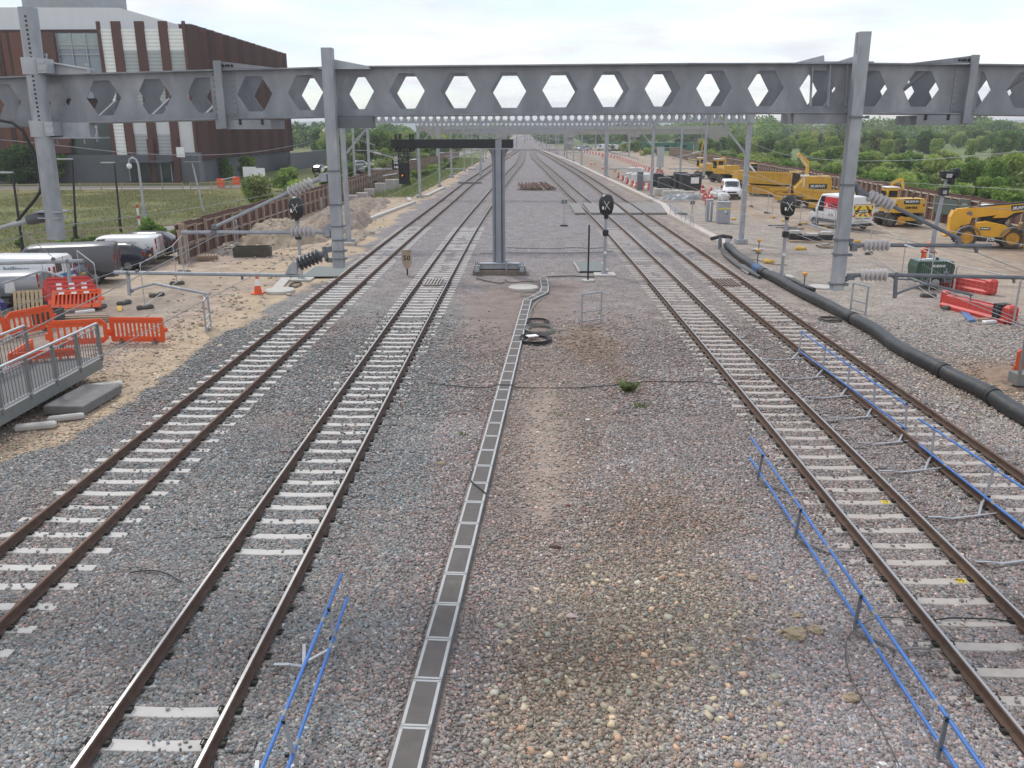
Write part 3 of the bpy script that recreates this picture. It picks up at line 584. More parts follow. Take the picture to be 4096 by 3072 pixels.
# ---- hanging posts (Y a little in front of the beam)
YP = 15.65
def hang(name, label, top, bot, w, round_=False):
    t = thing(name, label, 'post', (bot.x, YP, bot.z), 0, 'posts hanging from the nearest portal'); b = MB()
    if round_: b.cyl(bot, top, w, n=24); b.build('tube', GALV, t, True, smooth=True)
    else:
        b.bar(bot, top, w, w, up=(0,1,0)); b.build('tube', GALV, t, True)
    return t
pt, pb = v('P',110,31,YP), v('P',227,956,YP); PL = hang('hanging_post', 'round grey hanging post with rows of bolt holes at the left', pt, pb, .155, True)
b = MB()
for q in range(11):
    p = v('c1', 163+q*4.2, 105+q*29.5, YP-.155); b.cyl((p.x, YP-.157, p.z), (p.x, YP-.12, p.z), .019, n=8)
for q in range(11):
    p = v('c1', 212+q*4.2, 495+q*28.5, YP-.155); b.cyl((p.x, YP-.157, p.z), (p.x, YP-.12, p.z), .019, n=8)
b.build('bolt_holes', BLACK, PL, True, label='dark round bolt holes')
for yy, nm in ((430, 'clamp'), (835, 'clamp')):
    p = v('c1', 215 if yy < 500 else 265, yy, YP); b = MB(); b.cyl((p.x, YP, p.z-.14), (p.x, YP, p.z+.14), .18, n=24); b.box(p.x+.22, YP, p.z, .16, .28, .24); b.box(p.x+.22, YP-.145, p.z+.06, .14, .02, .03); b.box(p.x+.22, YP-.145, p.z-.06, .14, .02, .03); b.build(nm, GALVL, PL, True)
b = MB(); A, B, C_ = v('c1', 290, 400, 15.9), v('c1', 585, 450, 15.9), v('c1', 325, 485, 15.9)
b.prism([(A.x, A.z), (A.x, C_.z), (B.x, C_.z+.02), (B.x, B.z)], 'y', 15.86, 15.9); b.bar((A.x, 15.95, A.z), (B.x, 15.95, B.z), .3, .02); b.build('upper_bracket', GALVL, PL, True)
b = MB(); A, B = v('c1', 360, 845, 15.9), v('c1', 600, 850, 15.9); b.box((A.x+B.x)/2, 15.95, A.z, B.x-A.x, .3, .26); b.box((A.x+B.x)/2+.12, 15.8, A.z-.13, B.x-A.x+.3, .36, .02); b.build('lower_bracket', GALV, PL, True)
b = MB()
for cx, cy in ((310,375),(575,440),(635,840),(555,905),(635,895),(378,905)):
    p = v('c1', cx, cy, 15.85); b = MB(); b.cyl((p.x, 15.8, p.z-.07), (p.x, 15.8, p.z+.07), .016, n=7); b.cyl((p.x, 15.8, p.z+.03), (p.x, 15.8, p.z+.06), .03, n=6); b.build('fixing_bolt', GALVL, PL, True)
pt, pb = v('P',1309,192,YP), v('P',1357,1070,YP); PM = hang('hanging_post', 'square grey hanging post left of centre with three insulated arms', pt, pb, .19)
for cy in (10, 440, 715, 890, 1030, 1130):
    x_ = 950+ (cy-10)*.075; p = v('z4', x_, cy, YP); MB().box(p.x, YP, p.z, .225, .225, .025 if cy != 440 else .03).build('band', GALVD, PM, True)
p = v('c1', 2120, 430, 15.85); b = MB(); b.prism([(p.x+.05, p.z+.05), (p.x+.1, p.z+.12), (p.x+.75, p.z+.0), (p.x+.75, p.z-.03), (p.x+.05, p.z-.03)], 'y', 15.83, 15.87); b.box(p.x+.32, 15.9, p.z-.04, .9, .25, .02); b.build('upper_bracket', GALVL, PM, True)
p = v('P', 1395, 490, 15.9); MB().box(p.x+.05, 15.95, p.z-.0, .8, .3, .2).build('lower_bracket', GALVD, PM, True)
pt, pb = v('P',3455,128,YP), v('P',3346,1160,YP); PR = hang('hanging_post', 'square grey hanging post right of centre rising above the beam', pt, pb, .20)
b = MB()
for q in range(8):
    p = v('c3', 1137-q*1.3, 225+q*17, YP-.1); b.cyl((p.x+.0, YP-.106, p.z), (p.x, YP-.09, p.z), .010, n=6)
b.build('bolt_holes', BLACK, PR, True)
for c_, x_, y_ in (('c3',1130,760),('c6',1075,160),('c6',1030,515),('c6',1025,610),('c6',1000,800)):
    p = v(c_, x_, y_, YP); b = MB(); b.box(p.x, YP, p.z, .25, .25, .03); b.box(p.x-.14, YP-.11, p.z, .06, .05, .05); b.box(p.x+.14, YP-.11, p.z, .06, .05, .05); b.build('band', GALVD, PR, True)
# ---- cantilever arms
def insulator(parent, a, b_, r, n, m, core=.4):
    a, b_ = Vector(a), Vector(b_); L_ = (b_-a).length; pr = [(0, r*core)]
    for q in range(n):
        t0 = L_*(q+.08)/n; t1 = L_*(q+1)/n; pr += [(t0, r*core), (t0+.12*(t1-t0), r*.8), (t0+.42*(t1-t0), r), (t0+.55*(t1-t0), r*.97), (t0+.75*(t1-t0), r*core*1.1)]
    pr.append((L_, r*core)); o = MB().lathe(a, b_, pr, 20).build('insulator', m, parent, True, smooth=True); return o
PORCD = mat('dark_porcelain', (.085,.085,.095), .3, 0, .1, 4)
def arm(label, base, parts, grp='cantilever arms on the nearest portal'):
    return thing('cantilever_arm', label, 'cantilever arm', base, 0, grp)
def lump(b, p, s=.06): b.box(p[0], p[1], p[2], s*1.3, s*1.4, s*1.5, 0, s*.3)
Q = lambda c, x, y, Y=YP: v(c, x, y, Y)
# upper (diagonal + horizontal) arm on the middle post
A1 = arm('upper arm of the middle hanging post, two tubes with pale disc insulators', Q('s4',1740,200), 0)
b = MB(); b.tube([Q('c4',1395,225), Q('s4',1250,415)], .032, 12); b.tube([Q('c4',1175,262), Q('c4',1885,262)], .036, 12); b.build('tube', GALV, A1, True, smooth=True)
insulator(A1, Q('s4',1250,415), Q('s4',1525,300), .105, 6, PORC); insulator(A1, Q('c4',1885,258), Q('c4',2050,258), .10, 6, PORC)
b = MB(); b.tube([Q('s4',1525,300), Q('s4',1580,270), Q('s4',1640,245), Q('s4',1690,205)], [.035,.045,.05,.03], 8); b.box(*Q('s4',1640,250), .14, .1, .13); b.tube([Q('c4',2050,258), Q('c4',2110,262)], .035, 8); b.bar(Q('c4',2110,262), Q('c4',2150,225), .06, .16); lump(b, Q('c4',2130,270), .1); b.build('mounting_bracket', GALV, A1, True)
b = MB(); lump(b, Q('c4',1390,228), .075); lump(b, Q('c4',1390,262), .07); b.cyl(Q('c4',1390,262)+Vector((0,-.08,0)), Q('c4',1390,262)+Vector((0,.08,0)), .05, n=10); lump(b, Q('c4',1295,268), .05); b.build('clamp', GALVD, A1, True)
# lower arm on the middle post with a dark insulator and registration arm
A2 = arm('lower arm of the middle hanging post, level tube with a black ribbed insulator', Q('z4',950,1080), 0)
b = MB(); b.tube([Q('c4',740,522), Q('c4',1940,541)], .036, 12); b.build('tube', GALV, A2, True, smooth=True)
insulator(A2, Q('z4',490,1205), Q('z4',775,1085), .135, 6, PORCD, .55)
b = MB(); b.prism([tuple(Q('z4',x,y))[::2] for x, y in ((330,1320),(480,1320),(490,1180),(430,1165),(380,1210))], 'y', YP-.06, YP+.06); b.build('socket', GALV, A2, True)
b = MB(); b.tube([Q('z4',775,1085), Q('z4',830,1060)], .06, 8); b.bar(Q('z4',815,980), Q('z4',860,1165), .06, .1, up=(0,1,0)); b.bar(Q('z4',850,1020), Q('z4',930,1005), .1, .1); b.bar(Q('z4',860,1150), Q('z4',940,1150), .1, .08); b.box(*Q('z4',945,1060), .05, .12, .36); b.build('mounting_bracket', GALVD, A2, True)
b = MB(); b.tube([Q('c4',830,535), Q('c4',840,670)], .035, 10); b.tube([Q('c4',850,640), Q('c4',905,618), Q('c4',1000,594), Q('c4',1340,660)], .025, 10); b.box(*Q('c4',1340,663), .1, .05, .04); b.tube([Q('c4',1335,665), Q('c4',1335,700)], .012, 6); b.tube([Q('c4',1345,660), Q('c4',1368,645), Q('c4',1372,628)], .006, 5); b.build('registration_arm', GALV, A2, True, smooth=True)
b = MB(); lump(b, Q('c4',830,527), .06); lump(b, Q('c4',890,515), .05); lump(b, Q('c4',1570,540), .045); lump(b, Q('c4',1570,560), .035); lump(b, Q('c4',855,640), .045); b.build('clamp', GALVD, A2, True)
# right-hand post
A3 = arm('upper arm of the right hanging post, sloping tube with pale disc insulators', Q('c6',1110,170), 0)
b = MB(); b.tube([Q('c6',1365,300), Q('c6',1780,505)], .034, 12); b.tube([Q('c6',1340,552), Q('c6',2000,556)], .037, 12); b.build('tube', GALVD, A3, True, smooth=True)
insulator(A3, Q('c6',1205,228), Q('c6',1365,298), .115, 6, PORC); insulator(A3, Q('c6',1172,552), Q('c6',1342,552), .105, 6, PORC)
b = MB(); b.tube([Q('c6',1115,165), Q('c6',1140,205), Q('c6',1205,228)], [.03,.06,.035], 8); b.box(*Q('c6',1155,208), .13, .1, .11); b.tube([Q('c6',1060,520), Q('c6',1110,560), Q('c6',1172,552)], [.03,.06,.035], 8); b.box(*Q('c6',1110,565), .1, .12, .14); b.build('mounting_bracket', GALVD, A3, True)
b = MB(); lump(b, Q('c6',1785,515), .075); lump(b, Q('c6',1788,548), .07); lump(b, Q('c6',1905,575), .055); lump(b, Q('c6',1905,592), .04); b.tube([Q('c6',1785,500), Q('c6',1788,550)], .045, 8); b.build('clamp', GALVD, A3, True)
MB().tube([Q('c6',1425,545)+Vector((0,-.1,0)), Q('c6',1495,570)+Vector((0,-.1,0))], .018, 8).build('white_strip', WHITEP, A3, True)
A4 = arm('lower arm of the right hanging post, level tube running out of the picture', Q('c6',1040,790), 0)
b = MB(); b.tube([Q('c6',1325,745), Q('c6',2300,764)], .037, 12); b.build('tube', GALVD, A4, True, smooth=True)
insulator(A4, Q('c6',1152,745), Q('c6',1328,745), .115, 6, PORC)
b = MB(); b.tube([Q('c6',1040,790), Q('c6',1085,752), Q('c6',1152,744)], [.035,.06,.035], 8); b.box(*Q('c6',1090,757), .12, .1, .11); b.build('mounting_bracket', GALVD, A4, True)
b = MB(); b.tube([Q('c6',1385,745), Q('c6',1375,895)], .038, 10); b.tube([Q('c6',1385,868), Q('c6',1440,845), Q('c6',1560,805), Q('c6',1640,815), Q('c6',1880,876)], .024, 10); b.tube([Q('c6',1868,875), Q('c6',1868,905)], .014, 6); lump(b, Q('c6',1868,905), .03); b.build('registration_arm', GALVD, A4, True, smooth=True)
b = MB(); lump(b, Q('c6',1385,742), .06); lump(b, Q('c6',1710,735), .05); b.tube([Q('c6',1712,735), Q('c6',1712,705)], .02, 6); lump(b, Q('c6',2148,770), .045); lump(b, Q('c6',2148,790), .035); lump(b, Q('c6',1385,868), .04); b.build('clamp', GALVD, A4, True)
# far-left arm entering from outside the frame
A5 = arm('grey tube arm entering from the left edge above the parked vans', Q('c4',0,460), 0)
b = MB(); b.tube([Q('c4',-900,485), Q('c4',540,447)], .036, 12); b.build('tube', GALV, A5, True, smooth=True)
b = MB(); b.tube([Q('c4',440,450), Q('c4',452,585)], .034, 10); b.tube([Q('z1',40,1000), Q('z1',640,815), Q('z1',740,815), Q('z1',1000,905)], .022, 10); b.tube([Q('z1',60,1000), Q('z1',70,1080)], .014, 6); b.build('registration_arm', GALV, A5, True, smooth=True)
b = MB(); lump(b, Q('c4',345,437), .05); lump(b, Q('c4',440,450), .055); lump(b, Q('c4',535,448), .03); b.build('clamp', GALVD, A5, True)
# strain insulator and feeder on the round post
FI = thing('strain_insulator', 'black strain insulator clamped to the round hanging post', 'insulator', Q('c4',290,155))
MB().lathe(Q('c4',175,185), Q('c4',283,160), [(0,.05),(.02,.085),(.1,.1),(.3,.105),(.38,.09),(.40,.05)], 16).build('body', PORCD, FI, True, smooth=True)
b = MB(); b.box(*Q('c4',340,125), .5, .3, .025); b.box(*Q('c4',345,165), .42, .3, .025); b.cyl(Q('c4',283,158), Q('c4',330,148), .045); b.build('clamp', GALV, FI, True)
MB().tube([Q('c4',178,186), Q('c4',110,205), Q('c4',60,215), Q('c4',-60,250)], [.045,.05,.035,.035], 8).build('dead_end_grip', GALVL, FI, True, smooth=True)
o = MB().tube([Q('y8',125,625), Q('y8',190,545), Q('y8',250,475), Q('y8',290,415), Q('y8',300,370), Q('c1',262,1180), Q('c1',225,1000), Q('c1',150,850), Q('c1',80,795), Q('c1',0,780), Q('c1',-80,775)], .028, 8).build('feeder_cable', CABLE, None, smooth=True); tag(o, 'thick black cable looping from the strain insulator up to the left beam', 'cable')
# ---- wires
def wire(label, pts, r=.0075, grp='overhead wires', m=None, n=5): return tag(MB().tube(pts, r, n).build('overhead_wire', m or WIRE, None, smooth=True), label, 'wire', grp)
def sag(p0, p1, s, n=24):
    p0, p1 = Vector(p0), Vector(p1); return [p0.lerp(p1, i/n)-Vector((0,0,4*s*(i/n)*(1-i/n))) for i in range(n+1)]
def span(pts, s, n=20):
    o = []
    for a, b_ in zip(pts[:-1], pts[1:]): o += sag(a, b_, s, n)[(1 if o else 0):]
    return o
pc = Q('c4',1335,698); wire('contact wire under the lower arm of the middle post', [(pc.x+.15,-30,pc.z+.05), (pc.x,YP,pc.z), (-4.6,58.5,4.9), (-4.1,100,4.9), (-2.6,142,4.9), (-1.7,185,4.8), (-.9,270,4.8)])
pm = Q('c4',1390,290); wire('upper catenary wire held by the arm of the middle post', span([(pm.x-.2,-26,pm.z+.1), tuple(pm), (-4.6,58.5,6.0), (-4.1,100,6.0), (-2.6,142,6.0), (-1.7,185,6.0), (-.9,270,6.0)], .7), .008)
pc = Q('c6',1868,908); wire('contact wire under the lower arm of the right post', [(pc.x-.1,-30,pc.z+.05), (pc.x,YP,pc.z), (7.0,58.5,4.9), (6.0,100,4.9), (4.9,142,4.9), (4.1,185,4.8), (2.6,270,4.8)])
pm = Q('c6',1905,600); wire('upper catenary wire held by the arm of the right post', span([(pm.x+.2,-26,pm.z+.1), tuple(pm), (7.0,58.5,6.0), (6.0,100,6.0), (4.9,142,6.0), (4.1,185,6.0), (2.6,270,6.0)], .7), .008)
wire('contact wire above the rusty left track', [(-8.6,-30,4.8), (-8.75,YP,4.72), (-8.95,58.5,4.85), (-8.5,100,4.9), (-7.8,142,4.9), (-7,185,4.8)])
pm = v('P', 219, 905, 16); wire('sagging catenary wire above the rusty left track', span([(-8.9,-26,6.0), tuple(pm), (-8.95,58.5,6.05), (-8.5,100,6.0), (-7.8,142,6.0), (-7,185,6)], .55), .008)
wire('contact wire above the rusty right track', [(10.3,-30,4.8), (10.2,YP,4.75), (10.4,58.5,4.9), (10.1,100,4.9), (9.6,142,4.9), (8.8,185,4.8)])
wire('sagging catenary wire above the rusty right track', span([(10.3,-26,6.1), (10.3,16,6.1), (10.4,58.5,6.1), (10.1,100,6.0), (9.6,142,6.0), (8.8,185,6)], .6), .008)
def ground_line(label, ptsP, Ys, r=.009):
    pts = [v('P', x, y, Y) for (x, y), Y in zip(ptsP, Ys)]
    # smooth the polyline
    P = np.array([tuple(p) for p in pts]); t = np.linspace(0, len(P)-1, 40); s_ = np.stack([np.interp(t, np.arange(len(P)), P[:, k]) for k in range(3)], 1)
    for _ in range(8): s_[1:-1] = (s_[:-2]+2*s_[1:-1]+s_[2:])/4
    wire(label, [tuple(p) for p in s_], r)
ground_line('sagging earth wire crossing in front of the brown building', [(-60,553),(200,577),(457,608),(640,619),(802,622),(1049,611),(1296,555),(1400,520)], [16.5,18.5,21.5,25,30,39,56,59])
ground_line('sagging earth wire on the right above the green scrub', [(2985,560),(3080,604),(3162,624),(3290,638),(3410,645),(3600,643),(3780,636),(4096,605),(4200,593)], [58.5,48,42,36,31.5,26,22,17.5,16])
ground_line('steep stay wire from the left arm up to the catenary', [(85,922),(215,1032)], [15.6,15.6], .007)
ground_line('wire hanging in front of the white van, right of the right post', [(2958,660),(3040,700),(3180,765),(3400,850),(3700,905),(4096,980),(4200,1000)], [58,46,36,26,21,17,16], .008)
ground_line('upper wire passing across the hoarding at the right', [(2900,648),(3100,680),(3400,722),(3700,735),(4096,760),(4200,768)], [58,47,33,24,17.5,16], .007)
ground_line('thin wire above the yellow machines at the right', [(3000,842),(3300,960),(3560,1075),(3800,1180),(4096,1300)], [58,40,26,20,15], .007)
# ================================================================== THE PORTALS FURTHER ON
def portal(Y, xl, xr, zt, depth, pitch, label):
    t = thing('overhead_line_portal', label, 'portal beam', (xl, Y, 0), 0, 'overhead line portals'); z_ = lambda x: zt
    for nm, dy in (('front_beam', 0), ('rear_beam', .7)):
        b = MB(); castellated(b, xl-.2, xr+.2, Y+dy, z_, depth, pitch, pitch*.37, pitch*.17, depth*.33, xl, web=.02, flange=.24); b.build(nm, GALV, t, True)
    for x in (xl, xr):
        b = MB(); b.box(x, Y+.35, (zt-depth)/2, .30, .30, zt-depth); b.box(x, Y+.35, .16, .75, .75, .3); b.build('column', GALV, t, True)
        s_ = 1 if x == xl else -1
        MB().bar((x+s_*.15, Y+.35, zt-depth-2.0), (x+s_*1.9, Y+.35, zt-depth-.02), .14, .14).build('knee_brace', GALV, t, True)
    return t
PDEF = [(58.6,-12.3,14.95,8.66,.63,.497,'second portal, its right column standing beside the grey cabinet'), (99.2,-12.2,14.5,8.45,.6,.5,'third portal, its left column behind the black signal boom'),
        (141.5,-12.1,13.3,8.1,.6,.5,'fourth portal along the line, columns beside the white bags'), (187,-11.5,12.1,7.7,.6,.55,'fifth portal along the line, well before the concrete bridge'), (232,-10.5,11.0,7.4,.6,.6,'sixth portal along the line, close to the merging tracks'), (280,-9.5,9.8,7.2,.6,.7,'farthest portal along the line, seen small under the others')]
for a in PDEF: portal(*a)
# hanging posts with small arms under the further portals
for i, (Y, xl, xr, zt, dp, pi_, lb) in enumerate(PDEF[:5]):
    for tk, sgn in (('far_left', -1), ('left', 1), ('right', -1), ('far_right', 1)):
        X = tx(tk, Y)+1.6*sgn; t = thing('dropper_post', 'grey dropper post with insulated arms hanging from a further portal', 'post', (X, Y, 4.7), 0, 'dropper posts under the further portals')
        MB().box(0, 0, 1.95, .16, .16, 3.9+max(0, zt-8.4)).build('tube', GALV, t)
        b = MB(); b.tube([(-.1*sgn, 0, 1.5), (-2.2*sgn, 0, 1.0)], .035, 6); b.tube([(-.1*sgn, 0, .35), (-2.4*sgn, 0, .35)], .035, 6); b.tube([(-1.9*sgn, 0, .35), (-1.9*sgn, 0, .05), (-.9*sgn, 0, -.1)], .025, 6); b.build('arm_tube', GALVL, t)
        for z_ in (1.42, .35): MB().lathe((-.35*sgn, 0, z_), (-.85*sgn, 0, z_-(.1 if z_ > 1 else 0)), [(q*.05, .1 if q % 2 else .05) for q in range(11)], 10).build('insulator', PORC, t, smooth=True)
# single masts and lattice further on
def mast(x, Y, h, label, r=.12): 
    t = thing('line_mast', label, 'mast', (x, Y, 0), 0, 'single masts along the line'); MB().box(0, 0, h/2, r*2, r*2, h).build('shaft', GALV, t)
    s_ = 1 if x < 0 else -1
    b = MB(); b.tube([(0,0,6.6),(2.6*s_,0,5.8)], .04, 6); b.tube([(0,0,5.2),(2.9*s_,0,5.2)], .04, 6); b.build('arm_tube', GALVL, t)
    MB().box(0, 0, .12, .6, .6, .24).build('base', CONCG, t); return t
for x, Y, h in ((-20.5,104,8.2),(-11.8,119,7.8),(-11.6,165,7.6),(-9.6,262,7.5),(-7.5,330,7.4),(11.8,214,7.6),(9.8,262,7.4),(8.5,312,7.2),(-6.8,380,7.2),(7.4,380,7.2),(21,118,8.0),(-10.2,212,7.5),(7.2,430,7),(-6.0,430,7)): mast(x, Y, h, 'slim grey line mast with a short wire arm far along the line')
# ================================================================== CANTILEVER SIGNAL GANTRY
YG = 46.5; GS = thing('signal_gantry', 'grey column carrying a long black boom with a hanging black signal', 'signal gantry', (-1.43, YG, 0))
GCOL = mat('gantry_grey', (.27,.285,.325), .5, .2, .08, 2)
b = MB(); b.box(-1.445, YG-.14, 3.54, .29, .30, 7.08); b.box(-1.445, YG+.22, 3.3, .16, .5, 6.6); b.build('column', GCOL, GS, True)
for s_, xc in ((-1, -1.68), (1, -1.20)):
    b = MB(); prof = [(0,.11),(5.7,.11),(6.15,.13),(6.4,.19),(6.56,.30),(6.6,.30)]
    b.lathe((xc, YG+.1, 0), (xc, YG+.1, 7), prof, 14); b.build('column_flange', GCOL, GS, True, smooth=True)
b = MB(); b.box(-4.31, YG-.02, 6.885, 5.66, .4, .47, 0, .02); b.box(-.95, YG-.02, 6.885, .62, .4, .45, 0, .02); b.build('boom', BLACK, GS, True)
MB().box(-1.43, YG, 6.62, 1.75, .55, .035).build('top_plate', GALVL, GS, True)
for x0_ in (205, 275, 450, 500):
    p = v('y2', x0_-20, 180, YG); b = MB(); b.box(p.x, YG-.24, 6.95, .06, .05, .85); b.box(p.x, YG+.24, 6.95, .06, .05, .85); b.box(p.x, YG, 6.52, .08, .56, .05); b.build('hanger', BLACK, GS, True)
b = MB(); b.box(-6.5, YG, 6.5, 1.0, .3, .05); b.box(-6.76, YG, 6.2, .045, .045, .65); b.box(-6.27, YG, 6.2, .045, .045, .65); b.bar((-6.7,YG,6.4),(-6.62,YG+.1,5.95), .03); b.build('hanger_frame', BLACK, GS, True)
b = MB(); b.box(-6.49, YG-.12, 5.37, .60, .06, 1.13, 0, .02); b.box(-6.49, YG+.02, 5.37, .45, .2, .95, 0, .03); sh = b.build('signal_head', BLACK, GS, True)
p = v('y2', 310, 772, YG); MB().lathe((p.x, YG-.34, p.z), (p.x, YG-.14, p.z), [(0,.075),(.2,.085)], 14).build('lamp_hood', BLACK, GS, True)
o = MB().prism([(p.x-.055,p.z-.04),(p.x+.03,p.z-.005),(p.x+.055,p.z+.045),(p.x,p.z+.05)], 'y', YG-.36, YG-.345).build('lit_lens', mat('orange_lamp', (.8,.2,.02), .4, emit=(1,.25,.03,.7)), GS, True)
A, B = v('y2',138,540,YG-.1), v('y2',225,645,YG-.1)
sp = MB().box((A.x+B.x)/2, YG-.1, (A.z+B.z)/2, .38, .03, .50).build('signal_plate', BLACK, GS, True, label='black plate lettered CA 142')
cx, cz = (A.x+B.x)/2+.02, (A.z+B.z)/2; rel = lambda x, z: (x-GS.location.x, -.1-.02, z)
text('CA', .17, WHITE, GS, rel(cx, cz+.1), (1,0,0), (0,0,1), 'plate_lettering', bold=.006); text('142', .165, WHITE, GS, rel(cx, cz-.12), (1,0,0), (0,0,1), 'plate_lettering', bold=.006)
A, B = v('y2',140,440,YG-.1), v('y2',222,535,YG-.1); w_ = B.x-A.x; h_ = A.z-B.z
MB().box((A.x+B.x)/2, YG-.1, (A.z+B.z)/2, w_, .03, h_).build('striped_plate', BLACK, GS, True, label='black and white diagonally striped plate')
b = MB()
for q in range(4):                  # white stripes clipped to the plate
    c0 = -.28+q*.30; pts = []
    for (px, pz) in ((c0-.0, 0), (c0+.15, 0), (c0+.15+.62, 1), (c0+.62, 1)): pts.append((px, pz))
    poly = [(min(max(px, .03), .97), pz) for px, pz in pts]
    def at(c0_, t): return (min(max(c0_+.62*t, .03), .97), t if .03 < c0_+.62*t < .97 else ((.03-c0_)/.62 if c0_+.62*t <= .03 else (.97-c0_)/.62))
    poly = [at(c0, 0.03), at(c0+.15, .03), at(c0+.15, .97), at(c0, .97)]
    b.prism([(A.x+px*w_, B.z+pz*h_) for px, pz in poly], 'y', YG-.122, YG-.117)
b.build('white_stripes', WHITE, GS, True)
# grillage base
for s_, xa in ((-1, -2.62), (1, -.17)):
    b = MB(); b.box(xa, YG-.35, .22, .33, 1.3, .06); b.box(xa, YG-.35, .5, .33, 1.3, .05); b.box(xa-.14, YG-.35, .36, .03, 1.3, .26); b.box(xa+.14, YG-.35, .36, .03, 1.3, .26); b.box(xa, YG-.98, .36, .3, .04, .26); b.build('base_box', GALVL, GS, True)
    b = MB()
    for q in range(3):
        for r_ in range(3): b.cyl((xa-.1+.1*q, YG-.85+.33*r_, .52), (xa-.1+.1*q, YG-.85+.33*r_, .62), .03, n=6)
    b.build('bolts', GALVD, GS, True)
b = MB(); b.box(-1.4, YG-.3, .42, 2.2, .35, .26); b.box(-1.4, YG-.3, .57, 2.3, .5, .04); b.build('base_beam', GALV, GS, True)
MB().box(-1.4, YG-.1, .08, 2.9, 1.5, .3).build('footing', mat('soil_stained_concrete', (.19,.155,.13), .95, 0, .2, 4), GS, True)
MB().tube([(-1.02,YG-.62,.05),(-1.02,YG-.62,.75)], .05, 8).build('cable_pipe', GALV, GS, True)
# ================================================================== BAGGED SIGNALS
BAG = mat('black_plastic_bag', (.012,.013,.014), .38, 0, .3, 5, bump=.9, bscale=6, spec=.6)
TAPE = mat('pale_tape', (.62,.64,.60), .5)
def bag_signal(x, y, label, flip=1):
    t = thing('covered_signal', label, 'signal', (x, y, 0), 0, 'signals under black bags')
    MB().cyl((0,0,.1), (0,0,3.15), .085, .08, 14).build('post', GALV, t, smooth=True)
    b = MB(); pr = [(3.02,.10),(3.10,.11),(3.2,.12),(3.27,.26),(3.36,.33),(3.6,.375),(3.85,.39),(4.05,.37),(4.2,.29),(4.28,.18),(4.31,.05)]; n = 22; vs = []
    for z, r_ in pr:
        for k in range(n):
            a = 2*PI*k/n; rr = r_*(1+random.uniform(-.045, .045)); ca, sa = math.cos(a), math.sin(a)
            vs.append((rr*np.sign(ca)*abs(ca)**.8, rr*.72*np.sign(sa)*abs(sa)**.8-.03, z+random.uniform(-.015,.015)))
    b.add(vs, [(i*n+k, i*n+(k+1)%n, (i+1)*n+(k+1)%n, (i+1)*n+k) for i in range(len(pr)-1) for k in range(n)]+[tuple(reversed(range(n))), tuple(range((len(pr)-1)*n, len(pr)*n))])
    bagm = b.build('bag', BAG, t, smooth=True)
    b = MB(); b.tube([(-.16*flip,-.335,3.98),(-.02*flip,-.345,3.76),(.16*flip,-.335,3.52)], .016, 5); b.tube([(.13*flip,-.335,3.97),(-.02*flip,-.35,3.74),(-.10*flip,-.34,3.52)], .016, 5); b.build('tape_cross', TAPE, t)
    MB().box(-.20, -.325, 3.62, .09, .012, .16).build('label', WHITE, t)
    MB().box(0, -.02, 2.28, .30, .26, .32, 0, .02).build('junction_box', BLACK, t)
    MB().box(0, -.09, 1.22, .13, .03, .15).build('number_plate', WHITE, t)
    b = MB(); b.cyl((0,0,.06), (0,0,.5), .10, n=14); b.box(0, 0, .1, .34, .34, .05); 
    for sx in (-1,1):
        for sy in (-1,1): b.cyl((.13*sx,.13*sy,.1), (.13*sx,.13*sy,.22), .025, n=6)
    b.build('foot', GALVL, t)
    MB().box(.02, -.05, .03, 1.15, .95, .1, 0, .02).build('concrete_base', CONC, t)
    return t
SC1 = bag_signal(4.32, 45.75, 'black bagged signal on a grey post near the centre')
SC2 = bag_signal(-11.85, 44.2, 'black bagged signal seen behind the middle hanging post', -1)
SC3 = bag_signal(13.75, 45.1, 'black bagged signal behind the thick black pipe on the right')
MESHM = mat('green_grey_mesh', (.17,.19,.185), .8, 0, .08, 40)
def platform(x, y, w_, d_, rz, label):
    t = thing('mesh_platform', label, 'platform', (x, y, 0), rz, 'flat mesh platforms at the signals'); MB().box(0, 0, .09, w_, d_, .04).build('deck', MESHM, t)
    for s_ in (-1, 1): MB().box(s_*(w_/2+.03), 0, .08, .06, d_+.05, .08).build('kerb', CONC, t)
platform(3.75, 48.1, 1.55, 3.3, .03, 'grey mesh platform behind the centre bagged signal'); platform(-11.0, 46.3, 2.0, 3.4, .02, 'grey mesh platform behind the left bagged signal'); platform(12.9, 47.4, 1.4, 3.0, .0, 'grey mesh platform behind the right bagged signal')
# ================================================================== SMALL LINESIDE THINGS
t = thing('marker_post', 'slim black post on a white base left of the centre signal', 'post', (3.29, 43.8, 0)); MB().box(0,0,1.45,.085,.085,2.9).build('shaft', BLACK, t); MB().cyl((0,0,0),(0,0,.07),.33,n=18).build('base', CONC, t)
def disc(x, y, r, label, h=.12): return tag(MB().lathe((x,y,0),(x,y,1),[(0,r),(h,r),(h+.02,r-.03)],40).build('manhole_cover', CONC, None, smooth=False), label, 'manhole cover', 'round concrete covers')
disc(-.09, 41.45, .74, 'round pale concrete cover beside the bend of the cable trough'); disc(-12.0, 40.6, .72, 'round pale concrete cover right of the traffic cone'); _q = g('y5', 985, 748); disc(_q.x, _q.y, .62, 'flat pale concrete slab below the right hanging post', .06)
o = MB().box(-12.55,43.0,.04,.5,3.6,.1,.12).build('concrete_slab', CONC, None); tag(o, 'pale concrete strip leading from the cone to the left mesh platform', 'slab')
